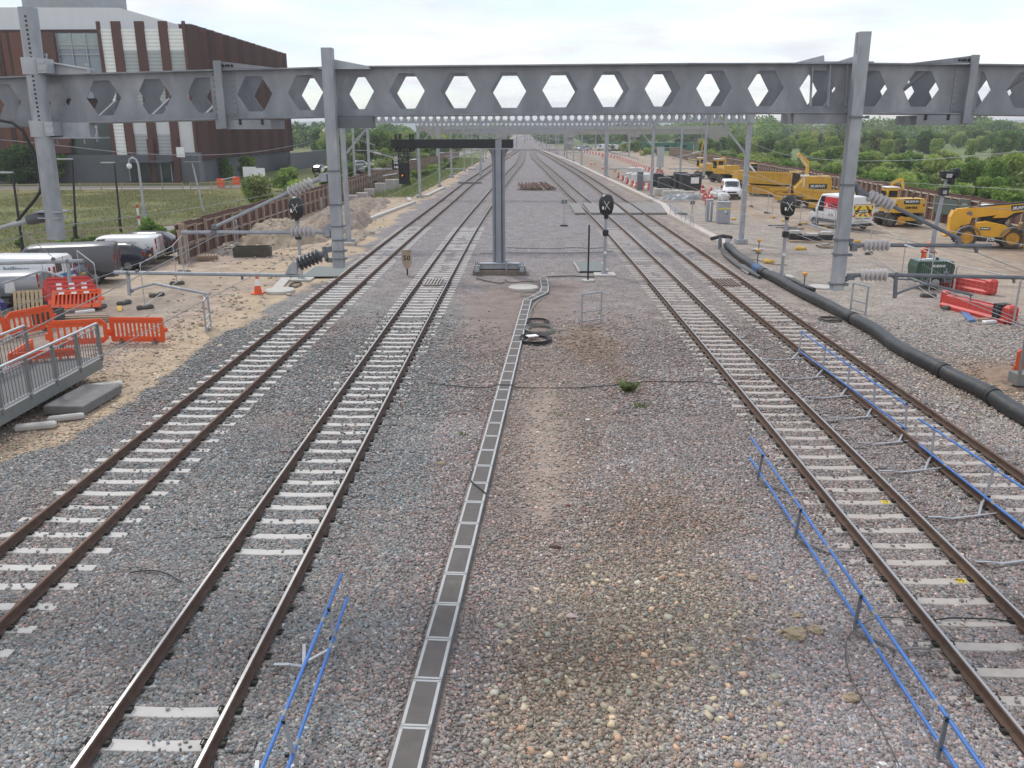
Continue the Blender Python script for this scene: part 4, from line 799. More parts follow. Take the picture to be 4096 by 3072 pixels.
def hoop(x0, y0, x1, y1, h, label, mid=.42):
    t = thing('metal_frame', label, 'frame', ((x0+x1)/2, (y0+y1)/2, 0), 0, 'upright grey metal frames'); a = Vector((x0-(x0+x1)/2, y0-(y0+y1)/2, 0)); c = -a
    for p in (a, c): MB().bar(p, p+Vector((0,0,h)), .06).build('leg', GALV, t)
    MB().bar(a+Vector((0,0,h)), c+Vector((0,0,h)), .065).build('top_rail', GALVL, t)
    for z_ in (h*mid, .16): MB().bar(a+Vector((0,0,z_)), c+Vector((0,0,z_)), .05).build('cross_rail', GALV, t)
hoop(2.30, 33.4, 3.12, 33.9, 1.28, 'upright grey metal frame in the middle beside the trough'); hoop(-12.75, 33.2, -12.45, 31.9, 1.25, 'upright grey metal frame on the sandy strip at left'); hoop(14.15, 36.2, 14.45, 35.3, 1.25, 'upright grey metal frame right of the black pipe')
t = thing('speed_sign', 'tan speed board marked 50 standing beside the left track', 'sign', (-6.42, 45.6, 0))
TAN = mat('sign_tan', (.36,.28,.20), .6); MB().prism([(-.27,1.38),(.27,1.38),(.27,.75),(.1,.36),(-.1,.36),(-.27,.75)], 'y', -.02, .02).build('board', TAN, t)
b = MB(); b.box(0,.03,.2,.08,.05,.4); b.build('post', BLACK, t); text('50', .38, BLACK, t, (0,-.026,.93), (1,0,0), (0,0,1), 'board_number', bold=.008); text('→', .2, BLACK, t, (.1,-.026,1.27), (1,0,0), (0,0,1), 'board_arrow')
t = thing('small_sign', 'small double sign on a thin post between the tracks', 'sign', (3.18, 70, 0)); MB().cyl((0,0,0),(0,0,2.0),.035,n=8).build('post', GALV, t); b = MB(); b.box(-.13,0,1.95,.2,.04,.32); b.box(.13,0,1.95,.2,.04,.32); b.build('plate', GALVD, t); MB().box(0,0,.04,.6,.5,.1).build('base', BLACK, t)
t = thing('small_sign', 'small double sign on a thin post before the red cones', 'sign', (13.9, 71.5, 0)); MB().cyl((0,0,0),(0,0,1.75),.04,n=8).build('post', GALV, t); b = MB(); b.box(-.1,0,1.75,.17,.04,.3); b.box(.1,0,1.75,.17,.04,.3); b.build('plate', GALVD, t)
# grated panels lying in the tracks
def grate(x, y, w_, d_, label, m):
    t = thing('track_grating', label, 'grating', (x, y, 0), 0, 'gratings lying between rails'); b = MB()
    for q in range(6): b.box(-w_/2+w_*q/5, 0, .07, .07, d_, .05)
    for q in (-1, 0, 1): b.box(0, q*d_*.42, .05, w_+.1, .08, .04)
    b.build('bars', m, t)
grate(-4.75, 43.2, .8, 1.9, 'pale slatted grating between the rails of the shiny left track', mat('weathered_board', (.42,.38,.35), .8)); grate(10.4, 43.2, .85, 2.1, 'brown slatted grating between the rails of the right rusty track', mat('brown_board', (.2,.155,.13), .85))
t = thing('rail_crossing_board', 'low dark board laid across the far rusty left track', 'crossing board', (-8.1, 127, 0)); MB().box(0,0,.14,3.4,1.6,.09).build('board', mat('dark_board', (.13,.12,.125), .85), t)
# central cable trough with one lid per metre
tpts = TROUGH; t = thing('cable_trough', 'pale concrete cable trough with dark lids running up the middle', 'cable trough', (tpts[1][0], tpts[1][1], 0))
LIDD = mat('trough_lid_dark', (.118,.106,.10), .85, 0, .12, 5, bump=.15, bscale=60, col2=(.17,.15,.135), c2lo=.55, c2hi=.8, c2scale=3); RIMM = mat('trough_rim', (.44,.45,.45), .8, 0, .08, 6)
b = MB()
for (a, c) in zip(tpts[:-1], tpts[1:]): b.bar((a[0],a[1],.02), (c[0],c[1],.02), .43, .1)
b.build('channel', mat('trough_side_dark', (.16,.155,.15), .9), t, True)
def along(s):
    for a, c in zip(tpts[:-1], tpts[1:]):
        L_ = math.dist(a, c)
        if s <= L_: f_ = s/L_; return Vector((a[0]+(c[0]-a[0])*f_, a[1]+(c[1]-a[1])*f_, 0)), math.atan2(c[1]-a[1], c[0]-a[0])-PI/2, L_-s
        s -= L_
    return None
def lid(L_):
    fr = MB(); h = L_/2-.012
    for s_ in (-1, 1): fr.box(s_*.178, 0, .085, .044, 2*h-.04, .034); fr.box(0, s_*(h-.02), .085, .40, .04, .034)
    return fr
seg0 = 0; first = None
s0 = math.hypot(tpts[1][0]-tpts[0][0], tpts[1][1]-tpts[0][1]); s = .15+((9.14-3.0) % 1.0)
tot = sum(math.dist(a, c) for a, c in zip(tpts[:-1], tpts[1:])); bounds = np.cumsum([math.dist(a, c) for a, c in zip(tpts[:-1], tpts[1:])])
def place_lid(pa, pc):
    global first
    L_ = (pc-pa).length; m_ = (pa+pc)/2; rz = math.atan2(pc.y-pa.y, pc.x-pa.x)-PI/2
    if abs(L_-1) < .06 and first is not None:
        o = first[0].copy(); COL.objects.link(o); o.parent = t; q = first[1].copy(); COL.objects.link(q); q.parent = o
    else:
        o = lid(L_).build('lid', RIMM, t); q = MB().box(0, 0, .086, .316, L_-.10, .028).build('lid_infill', LIDD, o)
        if abs(L_-1) < .06: first = (o, q)
    o.location = (m_.x-t.location.x, m_.y-t.location.y, random.uniform(-.003, .004)); o.rotation_euler = (0, 0, rz+random.uniform(-.006, .006))
cur = s; e = 0
for bd in list(bounds[1:]):
    start = cur
    while cur+1.0 <= bd-.25:
        place_lid(along(cur)[0], along(cur+1.0)[0]); cur += 1.0
    place_lid(along(cur)[0], along(bd-1e-3)[0]); cur = bd
# cables and coils around the trough
def cable(label, pts, r=.014, m=None, grp='loose cables on the ballast', jit=.02):
    P = np.array([(p[0], p[1]) for p in pts]); tt = np.linspace(0, len(P)-1, max(24, len(P)*8)); xs = np.interp(tt, np.arange(len(P)), P[:,0]); ys = np.interp(tt, np.arange(len(P)), P[:,1])
    for _ in range(5): xs[1:-1] = (xs[:-2]+2*xs[1:-1]+xs[2:])/4; ys[1:-1] = (ys[:-2]+2*ys[1:-1]+ys[2:])/4
    z = .035+np.array([random.uniform(0, jit) for _ in xs]); z = np.convolve(np.pad(z, 2, mode='edge'), np.ones(5)/5, 'valid')
    lid_ = dist_poly(xs, ys, TROUGH) < .3; z = np.where(lid_, .125, z)
    return tag(MB().tube([(a, c, d) for a, c, d in zip(xs, ys, z)], r, 6).build('loose_cable', m or CABLE, None, smooth=True), label, 'cable', grp)
Gp = lambda c, pts: [tuple(g(c, x, y))[:2] for x, y in pts]
cable('thin black cable lying right across the middle at the grass tuft', Gp('d2', [(560,222),(700,238),(850,252),(1030,250),(1300,256),(1500,256),(1700,243),(1850,225),(2000,212),(2212,216)])+Gp('d3', [(60,374),(150,378),(240,395),(320,408)]), .014)
cable('short black cable end lying over a trough lid', Gp('d2', [(855,800),(832,870),(860,900),(900,930),(938,965)]), .016)
cable('black cable loop on the left ballast beside the shiny rail', Gp('d4', [(840,213),(930,200),(1020,200),(1100,225),(1150,255),(1190,275)]), .014)
cable('black cable curving under the blue guide rails at lower right', Gp('d6', [(1400,1464),(1340,1340),(1270,1200),(1180,1060),(1100,930),(1050,770),(1060,650),(1120,570),(1230,515),(1320,498),(1500,520)]), .010, mat('dusty_cable', (.10,.09,.085), .7))
cable('black cable running through the right shiny track near its plate', Gp('d6', [(1600,522),(1750,508),(1950,512),(2120,530)]), .014)
cable('black cable across the ballast behind the gantry foot', Gp('c5', [(1070,572),(1200,578),(1400,578),(1500,570),(1620,580),(1720,570)]), .016); cable('second black cable across the ballast behind the gantry foot', Gp('c5', [(900,612),(1080,606),(1300,608),(1500,606),(1700,602),(1760,595)]), .016)
cable('black cable from the gantry foot to the trough end', Gp('y3', [(630,560),(680,600),(760,605),(900,592),(1050,590),(1140,600)]), .02); cable('black cables lying left of the gantry foot', Gp('y3', [(180,540),(320,575),(440,600),(560,620),(630,600)]), .025)
cable('grey cable following the trough down to the coils', Gp('y3', [(1310,820),(1180,870),(1090,960),(1045,1060),(1020,1150),(990,1210)]), .02, mat('grey_cable', (.30,.29,.27), .6)); cable('black cable between the trough end and the centre signal', Gp('y3', [(1280,520),(1500,505),(1700,500),(1900,512),(2050,515)]), .03)
def coil(c, cx, cy, rx, ry, n, m, label, r=.016):
    p = g(c, cx, cy); e = g(c, cx+rx, cy); q = g(c, cx, cy+ry); RX, RY = abs(e.x-p.x), abs(q.y-p.y); pts = []
    for i in range(n*22+1):
        a = 2*PI*i/22; k = 1+.10*math.sin(a*.37+i*.011)-.06*random.random()*0-.12*((i//22) % 4)/4
        pts.append((p.x+RX*k*math.cos(a)+.03*math.sin(i*.05), p.y+RY*k*math.sin(a), .03+.02*((i//22) % 6)+.01*math.sin(a*3)))
    return tag(MB().tube(pts, r, 5).build('cable_coil', m, None, smooth=True), label, 'cable coil', 'coils of cable')
coil('y3', 1180, 1355, 225, 70, 8, mat('olive_cable', (.22,.22,.20), .6), 'grey green cable coil, middle one beside the trough'); coil('y3', 1115, 1515, 230, 70, 11, CABLE, 'black cable coil nearest the camera beside the trough', .018)
coil('y3', 1150, 1235, 170, 50, 5, CABLE, 'black cable coil farthest of the three beside the trough', .018); coil('y3', 1020, 790, 150, 35, 2, mat('olive_cable', (.2,.2,.19), .6), 'thin cable loop just below the round white cover', .016); coil('c6', 955, 1040, 65, 14, 4, CABLE, 'thin black cable coil beside the black pipe on the right', .016); coil('z4', 450, 1480, 65, 32, 4, CABLE, 'thin black cable ring right of the left round cover', .016)
o = MB().box(*tuple(g('y3',1060,1490)+Vector((0,0,.14))), .42, .3, .03, .4).build('white_rag', WHITE, None); tag(o, 'crumpled white rag inside the nearest black coil', 'rag')
# rusty bars stacked between the tracks
def bars(cx, cy, n, w_, L_, rz, label):
    t = thing('scrap_rail_stack', label, 'rail stack', (cx, cy, 0), 0, 'stacks of rusty rails')
    for s_ in (-1, 1): MB().box(0, s_*L_*.38, .06, w_*1.25, .16, .1).build('bearer', TIMBER, t)
    for i in range(n):
        x = -w_/2+w_*i/(n-1); b = MB(); a = rz+random.uniform(-.03,.03); l = L_*random.uniform(.8,1.05); o_ = random.uniform(-.8,.8)
        p0 = Vector((x+math.sin(a)*(-l/2), -l/2+o_, .2)); p1 = Vector((x+math.sin(a)*l/2, l/2+o_, .2)); b.bar(p0, p1, .12, .05); b.bar(p0+Vector((0,0,.06)), p1+Vector((0,0,.06)), .04, .12); b.bar(p0+Vector((0,0,.14)), p1+Vector((0,0,.14)), .09, .05); b.build('rail_bar', RUST, t)
bars(.55, 117.5, 12, 2.6, 13, -.06, 'wider stack of rusty rails between the shiny tracks'); bars(2.95, 117.5, 5, .9, 14, -.06, 'narrower stack of rusty rails next to the wide one')
# ---- crossing panels
CRS = mat('crossing_concrete', (.225,.215,.205), .88, 0, .08, 1.5); t = thing('level_crossing_deck', 'flat grey concrete deck laid across the two right tracks', 'crossing deck', (8.7, 79.3, 0))
def panel(x0, x1, y0, y1, m): MB().box((x0+x1)/2, (y0+y1)/2, .08, x1-x0, y1-y0, .22).build('panel', m, t, True)
for (a, c, m_) in ((4.6,5.62,CRS),(6.05,7.28,CRS),(7.72,9.25,CONCG),(9.62,10.85,CRS),(11.1,12.6,CRS),(12.62,15.0,CRS)): panel(a-.0, c, 79.3, 90.0, m_)
# ---- pale troughing along the right
t = thing('cable_trough', 'long pale pinkish concrete trough beside the right rusty track', 'cable trough', (13.6, 60, 0)); b = MB(); tp = [(13.75,57.5),(13.4,79.2),(14.3,89),(12.6,150),(11.45,200),(9,260),(4.6,344)]
for a, c in zip(tp[:-1], tp[1:]): b.bar((a[0],a[1],.1), (c[0],c[1],.1), .62, .2)
b.build('channel', mat('pinkish_concrete', (.50,.44,.40), .88, 0, .1, 2), t, True)
o = MB().bar((-14.0,71.5,.1),(-12.0,92.5,.1),.45,.2).build('cable_trough', CONC, None); tag(o, 'pale open trough lengths on the bank beside the far left track', 'cable trough')
o = MB().bar((-12.6,93.5,.1),(-13.3,98,.1),.4,.2).build('cable_trough', CONC, None); tag(o, 'short slanting trough piece before the third portal column', 'cable trough')
o = MB().bar((-11.7,101,.1),(-11.0,116,.1),.45,.2).build('cable_trough', CONC, None); tag(o, 'pale trough length beyond the third portal left column', 'cable trough')
for i, (c, x, y) in enumerate((('s4',2140,870),('s4',1925,1000),('s4',2030,915))): p = g(c, x, y); b = MB(); b.box(p.x, p.y, .16, .9, .5, .05); b.box(p.x, p.y-.2, .1, .9, .06, .2); b.box(p.x, p.y+.2, .1, .9, .06, .2); tag(b.build('trough_piece', CONC, None), ['loose concrete trough piece at the start of the left bank trough','loose concrete trough piece close behind the middle hanging post','loose concrete trough piece between two others on the left bank'][i], 'trough piece')
# ================================================================== BLUE GUIDE RAILS
def guide_rail(label, rails, posts, arms, r=.026):
    t = thing('guide_rail', label, 'guide rail', rails[0][0], 0, 'blue tube guide rails')
    for pts in rails: MB().tube(pts, r, 10).build('blue_tube', BLUEP, t, True, smooth=True)
    for pts in rails:
        a, c = pts[0], pts[-1]; L_ = (c-a).length; d = (c-a)/L_; q = 1.35
        while q < L_-.3: MB().cyl(a+d*(q-.06), a+d*(q+.06), r*1.1, n=10).build('joint_sleeve', mat('sleeve_grey', (.24,.25,.26), .6), t, True); q += 2.05
    for pts in posts:
        for q in (pts[0], Vector((pts[0].x, pts[0].y, rails[1][0].z))): MB().box(q.x, q.y, q.z-.02, .05, .04, .05).build('clip', BLACK, t, True)
    for pts in posts: MB().bar(pts[0], pts[1], .05, .035).build('post', GALVL if arms == 'l' else GALVD, t, True)
    for a in posts:
        if len(a) > 2:
            b = MB()
            for q0, q1 in zip(a[2:-1], a[3:]): b.bar(q0, q1, .05, .02)
            q0, q1 = a[5], a[6]; b.bar(a[4], a[4]+(a[4]-a[5]).normalized()*.45, .05, .02); b.build('foot_bracket', GALVL if arms == 'l' else mat('bracket_grey', (.21,.2,.195), .6, .2), t, True)
    return t
def at_pix(c, x, y, X): return vx(c, x, y, X)
# near left pair
def tubes(pts, z_, e=0):     # straight tube at height z_ fitted through the surveyed points
    P = np.array([tuple(g('D', x, y, z_)) for x, y in pts]); k = np.polyfit(P[:,1], P[:,0], 1); y0, y1 = P[:,1].max(), P[:,1].min()-e
    return [Vector((k[0]*y0+k[1], y0, z_)), Vector((k[0]*y1+k[1], y1, z_))]
def gposts(pix, hi, lo, side, reach):
    o = []
    for x, y in pix:
        Yp = g('D', x, y, hi[0].z).y; t_ = (Yp-hi[0].y)/(hi[1].y-hi[0].y); a = hi[0].lerp(hi[1], t_); t2 = (Yp-lo[0].y)/(lo[1].y-lo[0].y); c = lo[0].lerp(lo[1], t2)
        a = a+Vector((-.035*side, 0, .03)); c = c+Vector((-.035*side, 0, -.03)); q = Vector((c.x, c.y, .13)); s_ = side
        k = .75 if reach > 1.2 else .42; o.append((a, q, q, Vector((c.x+.10*s_, c.y-.12*k, .10)), Vector((c.x+.42*s_, c.y-.8*k, .055)), Vector((c.x+(reach-.45)*s_, c.y-1.0*k, .05)), Vector((c.x+(reach-.25)*s_, c.y-1.05*k, .10)), Vector((c.x+reach*s_, c.y-.95*k, .07))))
    return o
hi = tubes([(738,1240),(566,1659)], .74, 3); lo = tubes([(750,1292),(622,1659)], .28, 3)
guide_rail('pair of blue tubes at lower left beside the shiny left track', [hi, lo], gposts([(710,1318),(606,1560)], hi, lo, -1, .85), 'l')
hi = tubes([(1628,945),(1700,1060),(1780,1180),(1860,1290),(1950,1410),(2050,1550),(2131,1659)], .70, 3); lo = tubes([(1622,988),(1690,1100),(1770,1215),(1850,1335),(1950,1480),(2066,1659)], .30, 3)
guide_rail('pair of blue tubes at lower right beside the shiny right track', [hi, lo], gposts([(1652,985),(1733,1103),(1861,1290),(2055,1555)], hi, lo, 1, .95), 'd')
hi = tubes([(1729,716),(1957,874)], .86); lo = tubes([(1726,757),(1957,926)], .22)
guide_rail('farther blue guide rail with five grey posts beside the right rusty track', [hi, lo], gposts([(1729,717),(1781,752),(1832,788),(1886,826),(1955,873)], hi, lo, -1, 1.5), 'l')
hi = tubes([(1985,905),(2212,1055)], .86, 2.5); lo = tubes([(1985,960),(2212,1140)], .22, 2.5)
guide_rail('nearer blue guide rail beside the right rusty track running out of frame', [hi, lo], gposts([(2011,925),(2141,1010),(2262,1092)], hi, lo, -1, 1.5), 'l')

for i, (x, y, s_, m_, lb) in enumerate(((1270,909,.07,WHITE,'scrap of white paper right of the cable trough'),(1236,1334,.10,mat('pale_pink_scrap',(.55,.42,.40),.7),'crumpled pinkish scrap on the brown soil'),(1228,1095,.06,mat('rusty_rag',(.20,.07,.05),.9),'small reddish rag right of the pale soil strip'),(1200,1186,.10,RUST,'thin rusty strip of metal on the soil'),(1905,1655,.05,WHITE,'tiny white scrap at the bottom beside the thin cable'))):
    p = g('D', x, y); o = MB().sphere((0,0,.03), s_, 9, 6, (1.5 if i == 3 else 1, .25 if i == 3 else .6, .3), .3).build('litter', m_, None); o.location = (p.x, p.y, .01); tag(o, lb, 'litter', 'scraps of litter')
# ================================================================== HOARDINGS
PANEL = mat('hoarding_brown', (.125,.060,.048), .75, 0, .16, 1.2, stretch=(1,1,.4), col2=(.17,.095,.075), c2lo=.5, c2hi=.75, c2scale=.8)
TIMB = mat('hoarding_timber', (.34,.26,.19), .85, 0, .2, 3); TIMBW = mat('hoarding_rail_pale', (.50,.46,.40), .8, 0, .12, 3)
def hoarding(label, pts, h, side, spacing, maxposts, railm, postw=.12):
    """brown sheets with timber posts and rails on the track side"""
    t = thing('hoarding', label, 'hoarding', (pts[0][0], pts[0][1], 0)); pn = MB()
    L_ = [0]
    for a, c in zip(pts[:-1], pts[1:]): L_.append(L_[-1]+math.dist(a[:2], c[:2]))
    def P_(s_):
        k = min(max(np.searchsorted(L_, s_)-1, 0), len(pts)-2); f_ = (s_-L_[k])/(L_[k+1]-L_[k]); a, c = pts[k], pts[k+1]; d = Vector((c[0]-a[0], c[1]-a[1], 0)).normalized()
        return Vector((a[0]+(c[0]-a[0])*f_, a[1]+(c[1]-a[1])*f_, 0)), d, Vector((d.y, -d.x, 0))*side
    n = int(L_[-1]/spacing); rest = MB(); r1 = MB(); r2 = MB(); zj = [h+random.uniform(-.05,.05) for _ in range(n+2)]
    for i in range(n):
        a, d, nn = P_(i*spacing); c, _, n2 = P_(min((i+1)*spacing, L_[-1]-1e-4)); hh = zj[i]
        pn.bar(a+Vector((0,0,hh/2)), c+Vector((0,0,hh/2)), .03, hh)
        pn.bar(a+Vector((0,0,hh+.025)), c+Vector((0,0,hh+.025)), .09, .045)
        for z_, rr in ((hh-.28, r1), (hh*.42, r2)):
            q = nn*.075; rr.bar(a+q+Vector((0,0,z_)), c+q+Vector((0,0,z_)), .07, .10)
        q = a+nn*(.10+postw/2); hp = hh-.1-random.uniform(0,.14)
        if i < maxposts:
            b = MB(); b.box(q.x, q.y, hp/2, postw, postw, hp, math.atan2(d.y, d.x)); b.build('post', TIMB, t, True)
        else: rest.box(q.x, q.y, hp/2, postw, postw, hp, math.atan2(d.y, d.x))
    pn.build('sheet_panels', PANEL, t, True); r1.build('upper_rail', railm, t, True); r2.build('lower_rail', railm, t, True)
    if rest.v: tag(rest.build('post', TIMB, t, True), kind='stuff')
    return t
hoarding('long brown timber hoarding behind the dirt heaps on the left', [(-20.55,49.6),(-20.85,51.5),(-20.9,60.5),(-20.35,95),(-20.9,142),(-19.6,185),(-17.5,230)], 2.2, 1, 1.75, 100, TIMB, .16)
hoarding('long brown hoarding with pale rails behind the yellow machines', [(34.1,26),(34.5,45),(35.05,70),(36.4,100),(38.2,150),(40.3,207),(43,262)], 2.45, -1, 1.55, 100, TIMBW, .15)
# loose gate leaf by the near end of the left hoarding, props and stray timber
t = thing('hoarding_gate', 'brown hoarding end panel with thick posts beside the black car', 'gate panel', (-20.55,49.4,0)); MB().box(-20.35,50.05,1.15,.26,.24,2.3).build('post', TIMB, t, True); MB().box(-20.75,51.2,1.1,.2,.2,2.2).build('post', TIMB, t, True); MB().bar((-20.4,50.1,1.2),(-20.9,52.1,1.2),.04,2.1).build('sheet_panels', PANEL, t, True)
# ================================================================== DIRT HEAPS
HEAPM = mat('sandy_spoil', (.34,.275,.20), .95, 0, .22, 1.2, bump=.9, bscale=7, col2=(.26,.21,.165), c2lo=.45, c2hi=.68, c2scale=.5)
def heap(x, y, rx, ry, h, label, m=HEAPM, seed=0):
    n = 80; xs = np.linspace(-1.25, 1.25, n); X, Y = np.meshgrid(xs, xs); r_ = np.hypot(X, Y)+(fbm(X*9+seed*3, Y*9, 5, seed)-.5)*.9
    Z = h*np.clip(1-r_**1.6, 0, 1)**.85*(.75+.5*fbm(X*7+seed, Y*7, 3, seed+4))+(fbm(X*rx*4, Y*ry*4, 1.1, seed+8)-.5)*.42*np.clip(1.2-r_, 0, 1); Z -= .06*sstep(.9, 1.2, r_)+.02
    V_ = np.stack([X*rx, Y*ry, Z], -1).reshape(-1, 3); i = (np.arange(n-1)[:, None]*n+np.arange(n-1)[None]).ravel()
    o = npmesh('dirt_heap', V_, np.stack([i, i+1, i+n+1, i+n], 1), m); o.location = (x, y, 0); return tag(o, label, 'dirt heap', 'heaps of excavated soil')
heap(-17.4,60.5,2.8,4.6,1.5,'sandy dirt heap against the left hoarding behind the bagged signal', seed=1); heap(-15.4,71,2.6,7.5,1.6,'long brown soil bank right of the sandy heap', mat('brown_spoil',(.27,.215,.17),.95,0,.22,1.2,bump=.9,bscale=7), 2)
heap(-16.6,88,2.0,9,.9,'low soil bank further along the left hoarding', mat('brown_spoil',(.3,.2,.15)), 3); heap(-19.0,54.8,1.2,1.6,.55,'small grey rubble heap at the hoarding foot', mat('grey_rubble',(.25,.22,.2),.95,0,.3,4,bump=1,bscale=12), 4)
heap(-12.6,62.5,1.0,5.5,.4,'low sandy ridge by the left mesh platform', seed=6)
heap(16.3,25.6,1.9,1.7,.42,'low brown soil heap near the right railing', mat('brown_soil',(.26,.19,.14),.95,0,.25,2,bump=1,bscale=9), 5)
r = np.random.default_rng(77); hx_, hy_ = [], []
for (x_, y_, a_, b_) in ((-17.4,60.5,2.9,4.8),(-15.4,71,2.8,7.6),(-16.6,88,2.2,9),(-19,54.8,1.5,2),(-15,52,5,8),(-14,36,2.5,7)):
    hx_.append(x_+r.normal(0,.5,330)*a_); hy_.append(y_+r.normal(0,.5,330)*b_)
hx_ = np.concatenate(hx_); hy_ = np.concatenate(hy_); hz_ = np.zeros(len(hx_))
deps = bpy.context.evaluated_depsgraph_get(); bpy.context.view_layer.update()
from mathutils.bvhtree import BVHTree
for o_ in [q for q in COL.objects if q.name.startswith('dirt_heap')]:
    bv = BVHTree.FromPolygons([tuple(o_.location+q.co) for q in o_.data.vertices], [tuple(q.vertices) for q in o_.data.polygons])
    for i in range(len(hx_)):
        h_ = bv.ray_cast(Vector((hx_[i], hy_[i], 9)), Vector((0,0,-1)))
        if h_[0] is not None: hz_[i] = max(hz_[i], h_[0].z)
stone_field('rubble', 'stones and clods strewn over the dirt heaps at left', [(hx_, hy_, hz_-.02, np.tile(L3(150,138,120), (len(hx_),1)), 21, .025, .15, .2)])
# ================================================================== BLOCK PALLETS, TIMBER, SKIPS ON THE LEFT
BLOCK = mat('stacked_blocks', (.42,.40,.39), .85, 0, .12, 3)
def blocks(x, y, rz, nx_, ny_, nz_, label, grp='stacks of grey blocks'):
    t = thing('block_stack', label, 'block stack', (x, y, 0), rz, grp); MB().box(0,0,.06,1.2,1.0,.12).build('pallet', TIMB, t); b = MB()
    for i in range(nx_):
        for j in range(ny_):
            for k in range(nz_): b.box((i-(nx_-1)/2)*1.2/nx_, (j-(ny_-1)/2)*1.0/ny_, .12+.1+.2*k, 1.2/nx_-.012, 1.0/ny_-.012, .19)
    tag(b.build('blocks', BLOCK, t)); return t
for i, (c, x, y, n_, lb) in enumerate((('s3',570,1015,3,'first low stack of grey blocks beyond the middle post'),('s3',690,985,3,'second low stack of grey blocks beyond the middle post'),('s3',770,960,4,'single taller cube of grey blocks by the worker'),('s3',890,930,6,'tall stack of grey blocks right of the dark figure'),('s3',1000,905,7,'tallest stack of grey blocks under the hanging signal'),('s3',1075,880,6,'stack of grey blocks directly below the black signal head'),('s3',1165,850,3,'last low row of grey blocks before the grass'),('s3',180,1090,5,'stack of grey blocks just left of the middle post'),('s4',850,835,6,'slabs stacked on a pallet left of the bagged signal'),('s4',970,800,7,'taller slab stack behind the first slab pallet'),('s4',1240,700,6,'white slatted stack beside the bagged signal'))):
    p = g(c, x, y); blocks(p.x, p.y, .1*(i % 3), 3, 2, n_, lb)
def pallet(x, y, z, rz, label, tilt=0., grp='timber pallets', m=TIMBER):
    t = thing('pallet', label, 'pallet', (x, y, z), rz, grp); t.rotation_euler = (tilt, 0, rz)
    for q in range(7): MB().box(-.5+q/6*1.0, 0, .125, .12, 1.0, .022).build('slat', m, t)
    for q in (-1,0,1): MB().box(0, q*.44, .065, 1.1, .1, .09).build('bearer', m, t)
    return t
PALE = mat('pale_timber', (.46,.36,.22), .85, 0, .15, 5)
pallet(-21.45,35.55,.5,.35,'pale pallet leaning by the grey van wheel', 1.1, m=PALE); pallet(-17.3,57.4,.35,.3,'pale pallet leaning beside the dirt heap', .5, m=PALE)
for k_, (dz, rz) in enumerate(((0,.2),(.15,.28))): pallet(-19.45,51.3,dz,rz,['lower pallet of the pair at the hoarding gate','upper pallet of the pair at the hoarding gate'][k_])
def trough_box(p0, p1, d_, h, m, label):
    a, c = Vector((*p0,0)), Vector((*p1,0)); L_ = (c-a).length; t = thing('site_skip', label, 'steel box', tuple((a+c)/2), math.atan2(c.y-a.y, c.x-a.x))
    MB().box(0,-d_/2,h/2,L_,.06,h).build('front_wall', m, t); MB().box(0,d_/2,h/2,L_,.06,h).build('rear_wall', m, t); MB().box(-L_/2+.03,0,h/2,.06,d_-.07,h).build('side_wall', m, t); MB().box(L_/2-.03,0,h/2,.06,d_-.07,h).build('side_wall', m, t); MB().box(0,0,.06,L_-.1,d_-.1,.1).build('floor', m, t); return t
DKOLIVE = mat('dark_olive_steel', (.075,.068,.055), .7, .2, .2, 4, col2=(.16,.13,.10), c2lo=.55, c2hi=.8)
trough_box((-18.2,52.6),(-16.0,52.9),.9,.62,DKOLIVE,'dark steel box lying on the dirt beside the pallets'); trough_box((-19.9,33.4),(-19.0,33.45),.8,.62,mat('dark_block',(.085,.075,.07),.85,0,.2,3),'dark square box between the orange barriers and the red stack')
t = thing('timber_pile', 'weathered planks lying in front of the red barrier stack', 'timber pile', (-18.3,34.1,0), .25)
for q in range(7): MB().box(random.uniform(-.2,.2), -.35+.12*q, .05+.06*(q % 3), 1.9, .16, .05, random.uniform(-.15,.15)).build('plank', TIMBER, t)
o = MB().box(-18.55,34.6,.3,.75,.14,.08,.6).build('pale_plank', WHITEP, None); tag(o, 'short white plank on top of the weathered planks', 'plank')
# ================================================================== ORANGE BARRIERS
def barrier_mb(kind):
    """one moulded sheet, 2 m x 1 m, with openings"""
    b = MB(); L_, H, th = 2.0, 1.0, .055
    if kind == 'wide': n, w_, z0, z1 = 8, .155, .30, .74
    else: n, w_, z0, z1 = 11, .085, .28, .78
    P_ = (L_-.24)/n; y0, y1 = -th/2, th/2
    def slab(x0, x1, za, zb): b.box((x0+x1)/2, 0, (za+zb)/2, x1-x0, th, zb-za)
    c_ = .2 if kind == 'wide' else .04
    b.prism([(-1,z1),(-1,H-c_),(-1+c_,H),(1-c_,H),(1,H-c_),(1,z1)], 'y', y0, y1)
    b.prism([(-1,z0),(1,z0),(1,.12+c_*.6),(1-c_,.08),(-1+c_,.08),(-1,.12+c_*.6)], 'y', y0, y1)
    x = -1
    for k in range(n+1):
        xe = -1+.12+P_*k+(P_-w_)/2 if k < n else 1
        slab(x, xe, z0-.001, z1+.001); x = xe+w_
    b.box(0, -.04, .92, 1.7, .05, .06); b.box(0, .04, .92, 1.7, .05, .06)
    b.box(1.06, 0, .52, .14, .05, .14); b.box(-1.06, 0, .42, .1, .05, .24)
    return b
BPROTO = {}
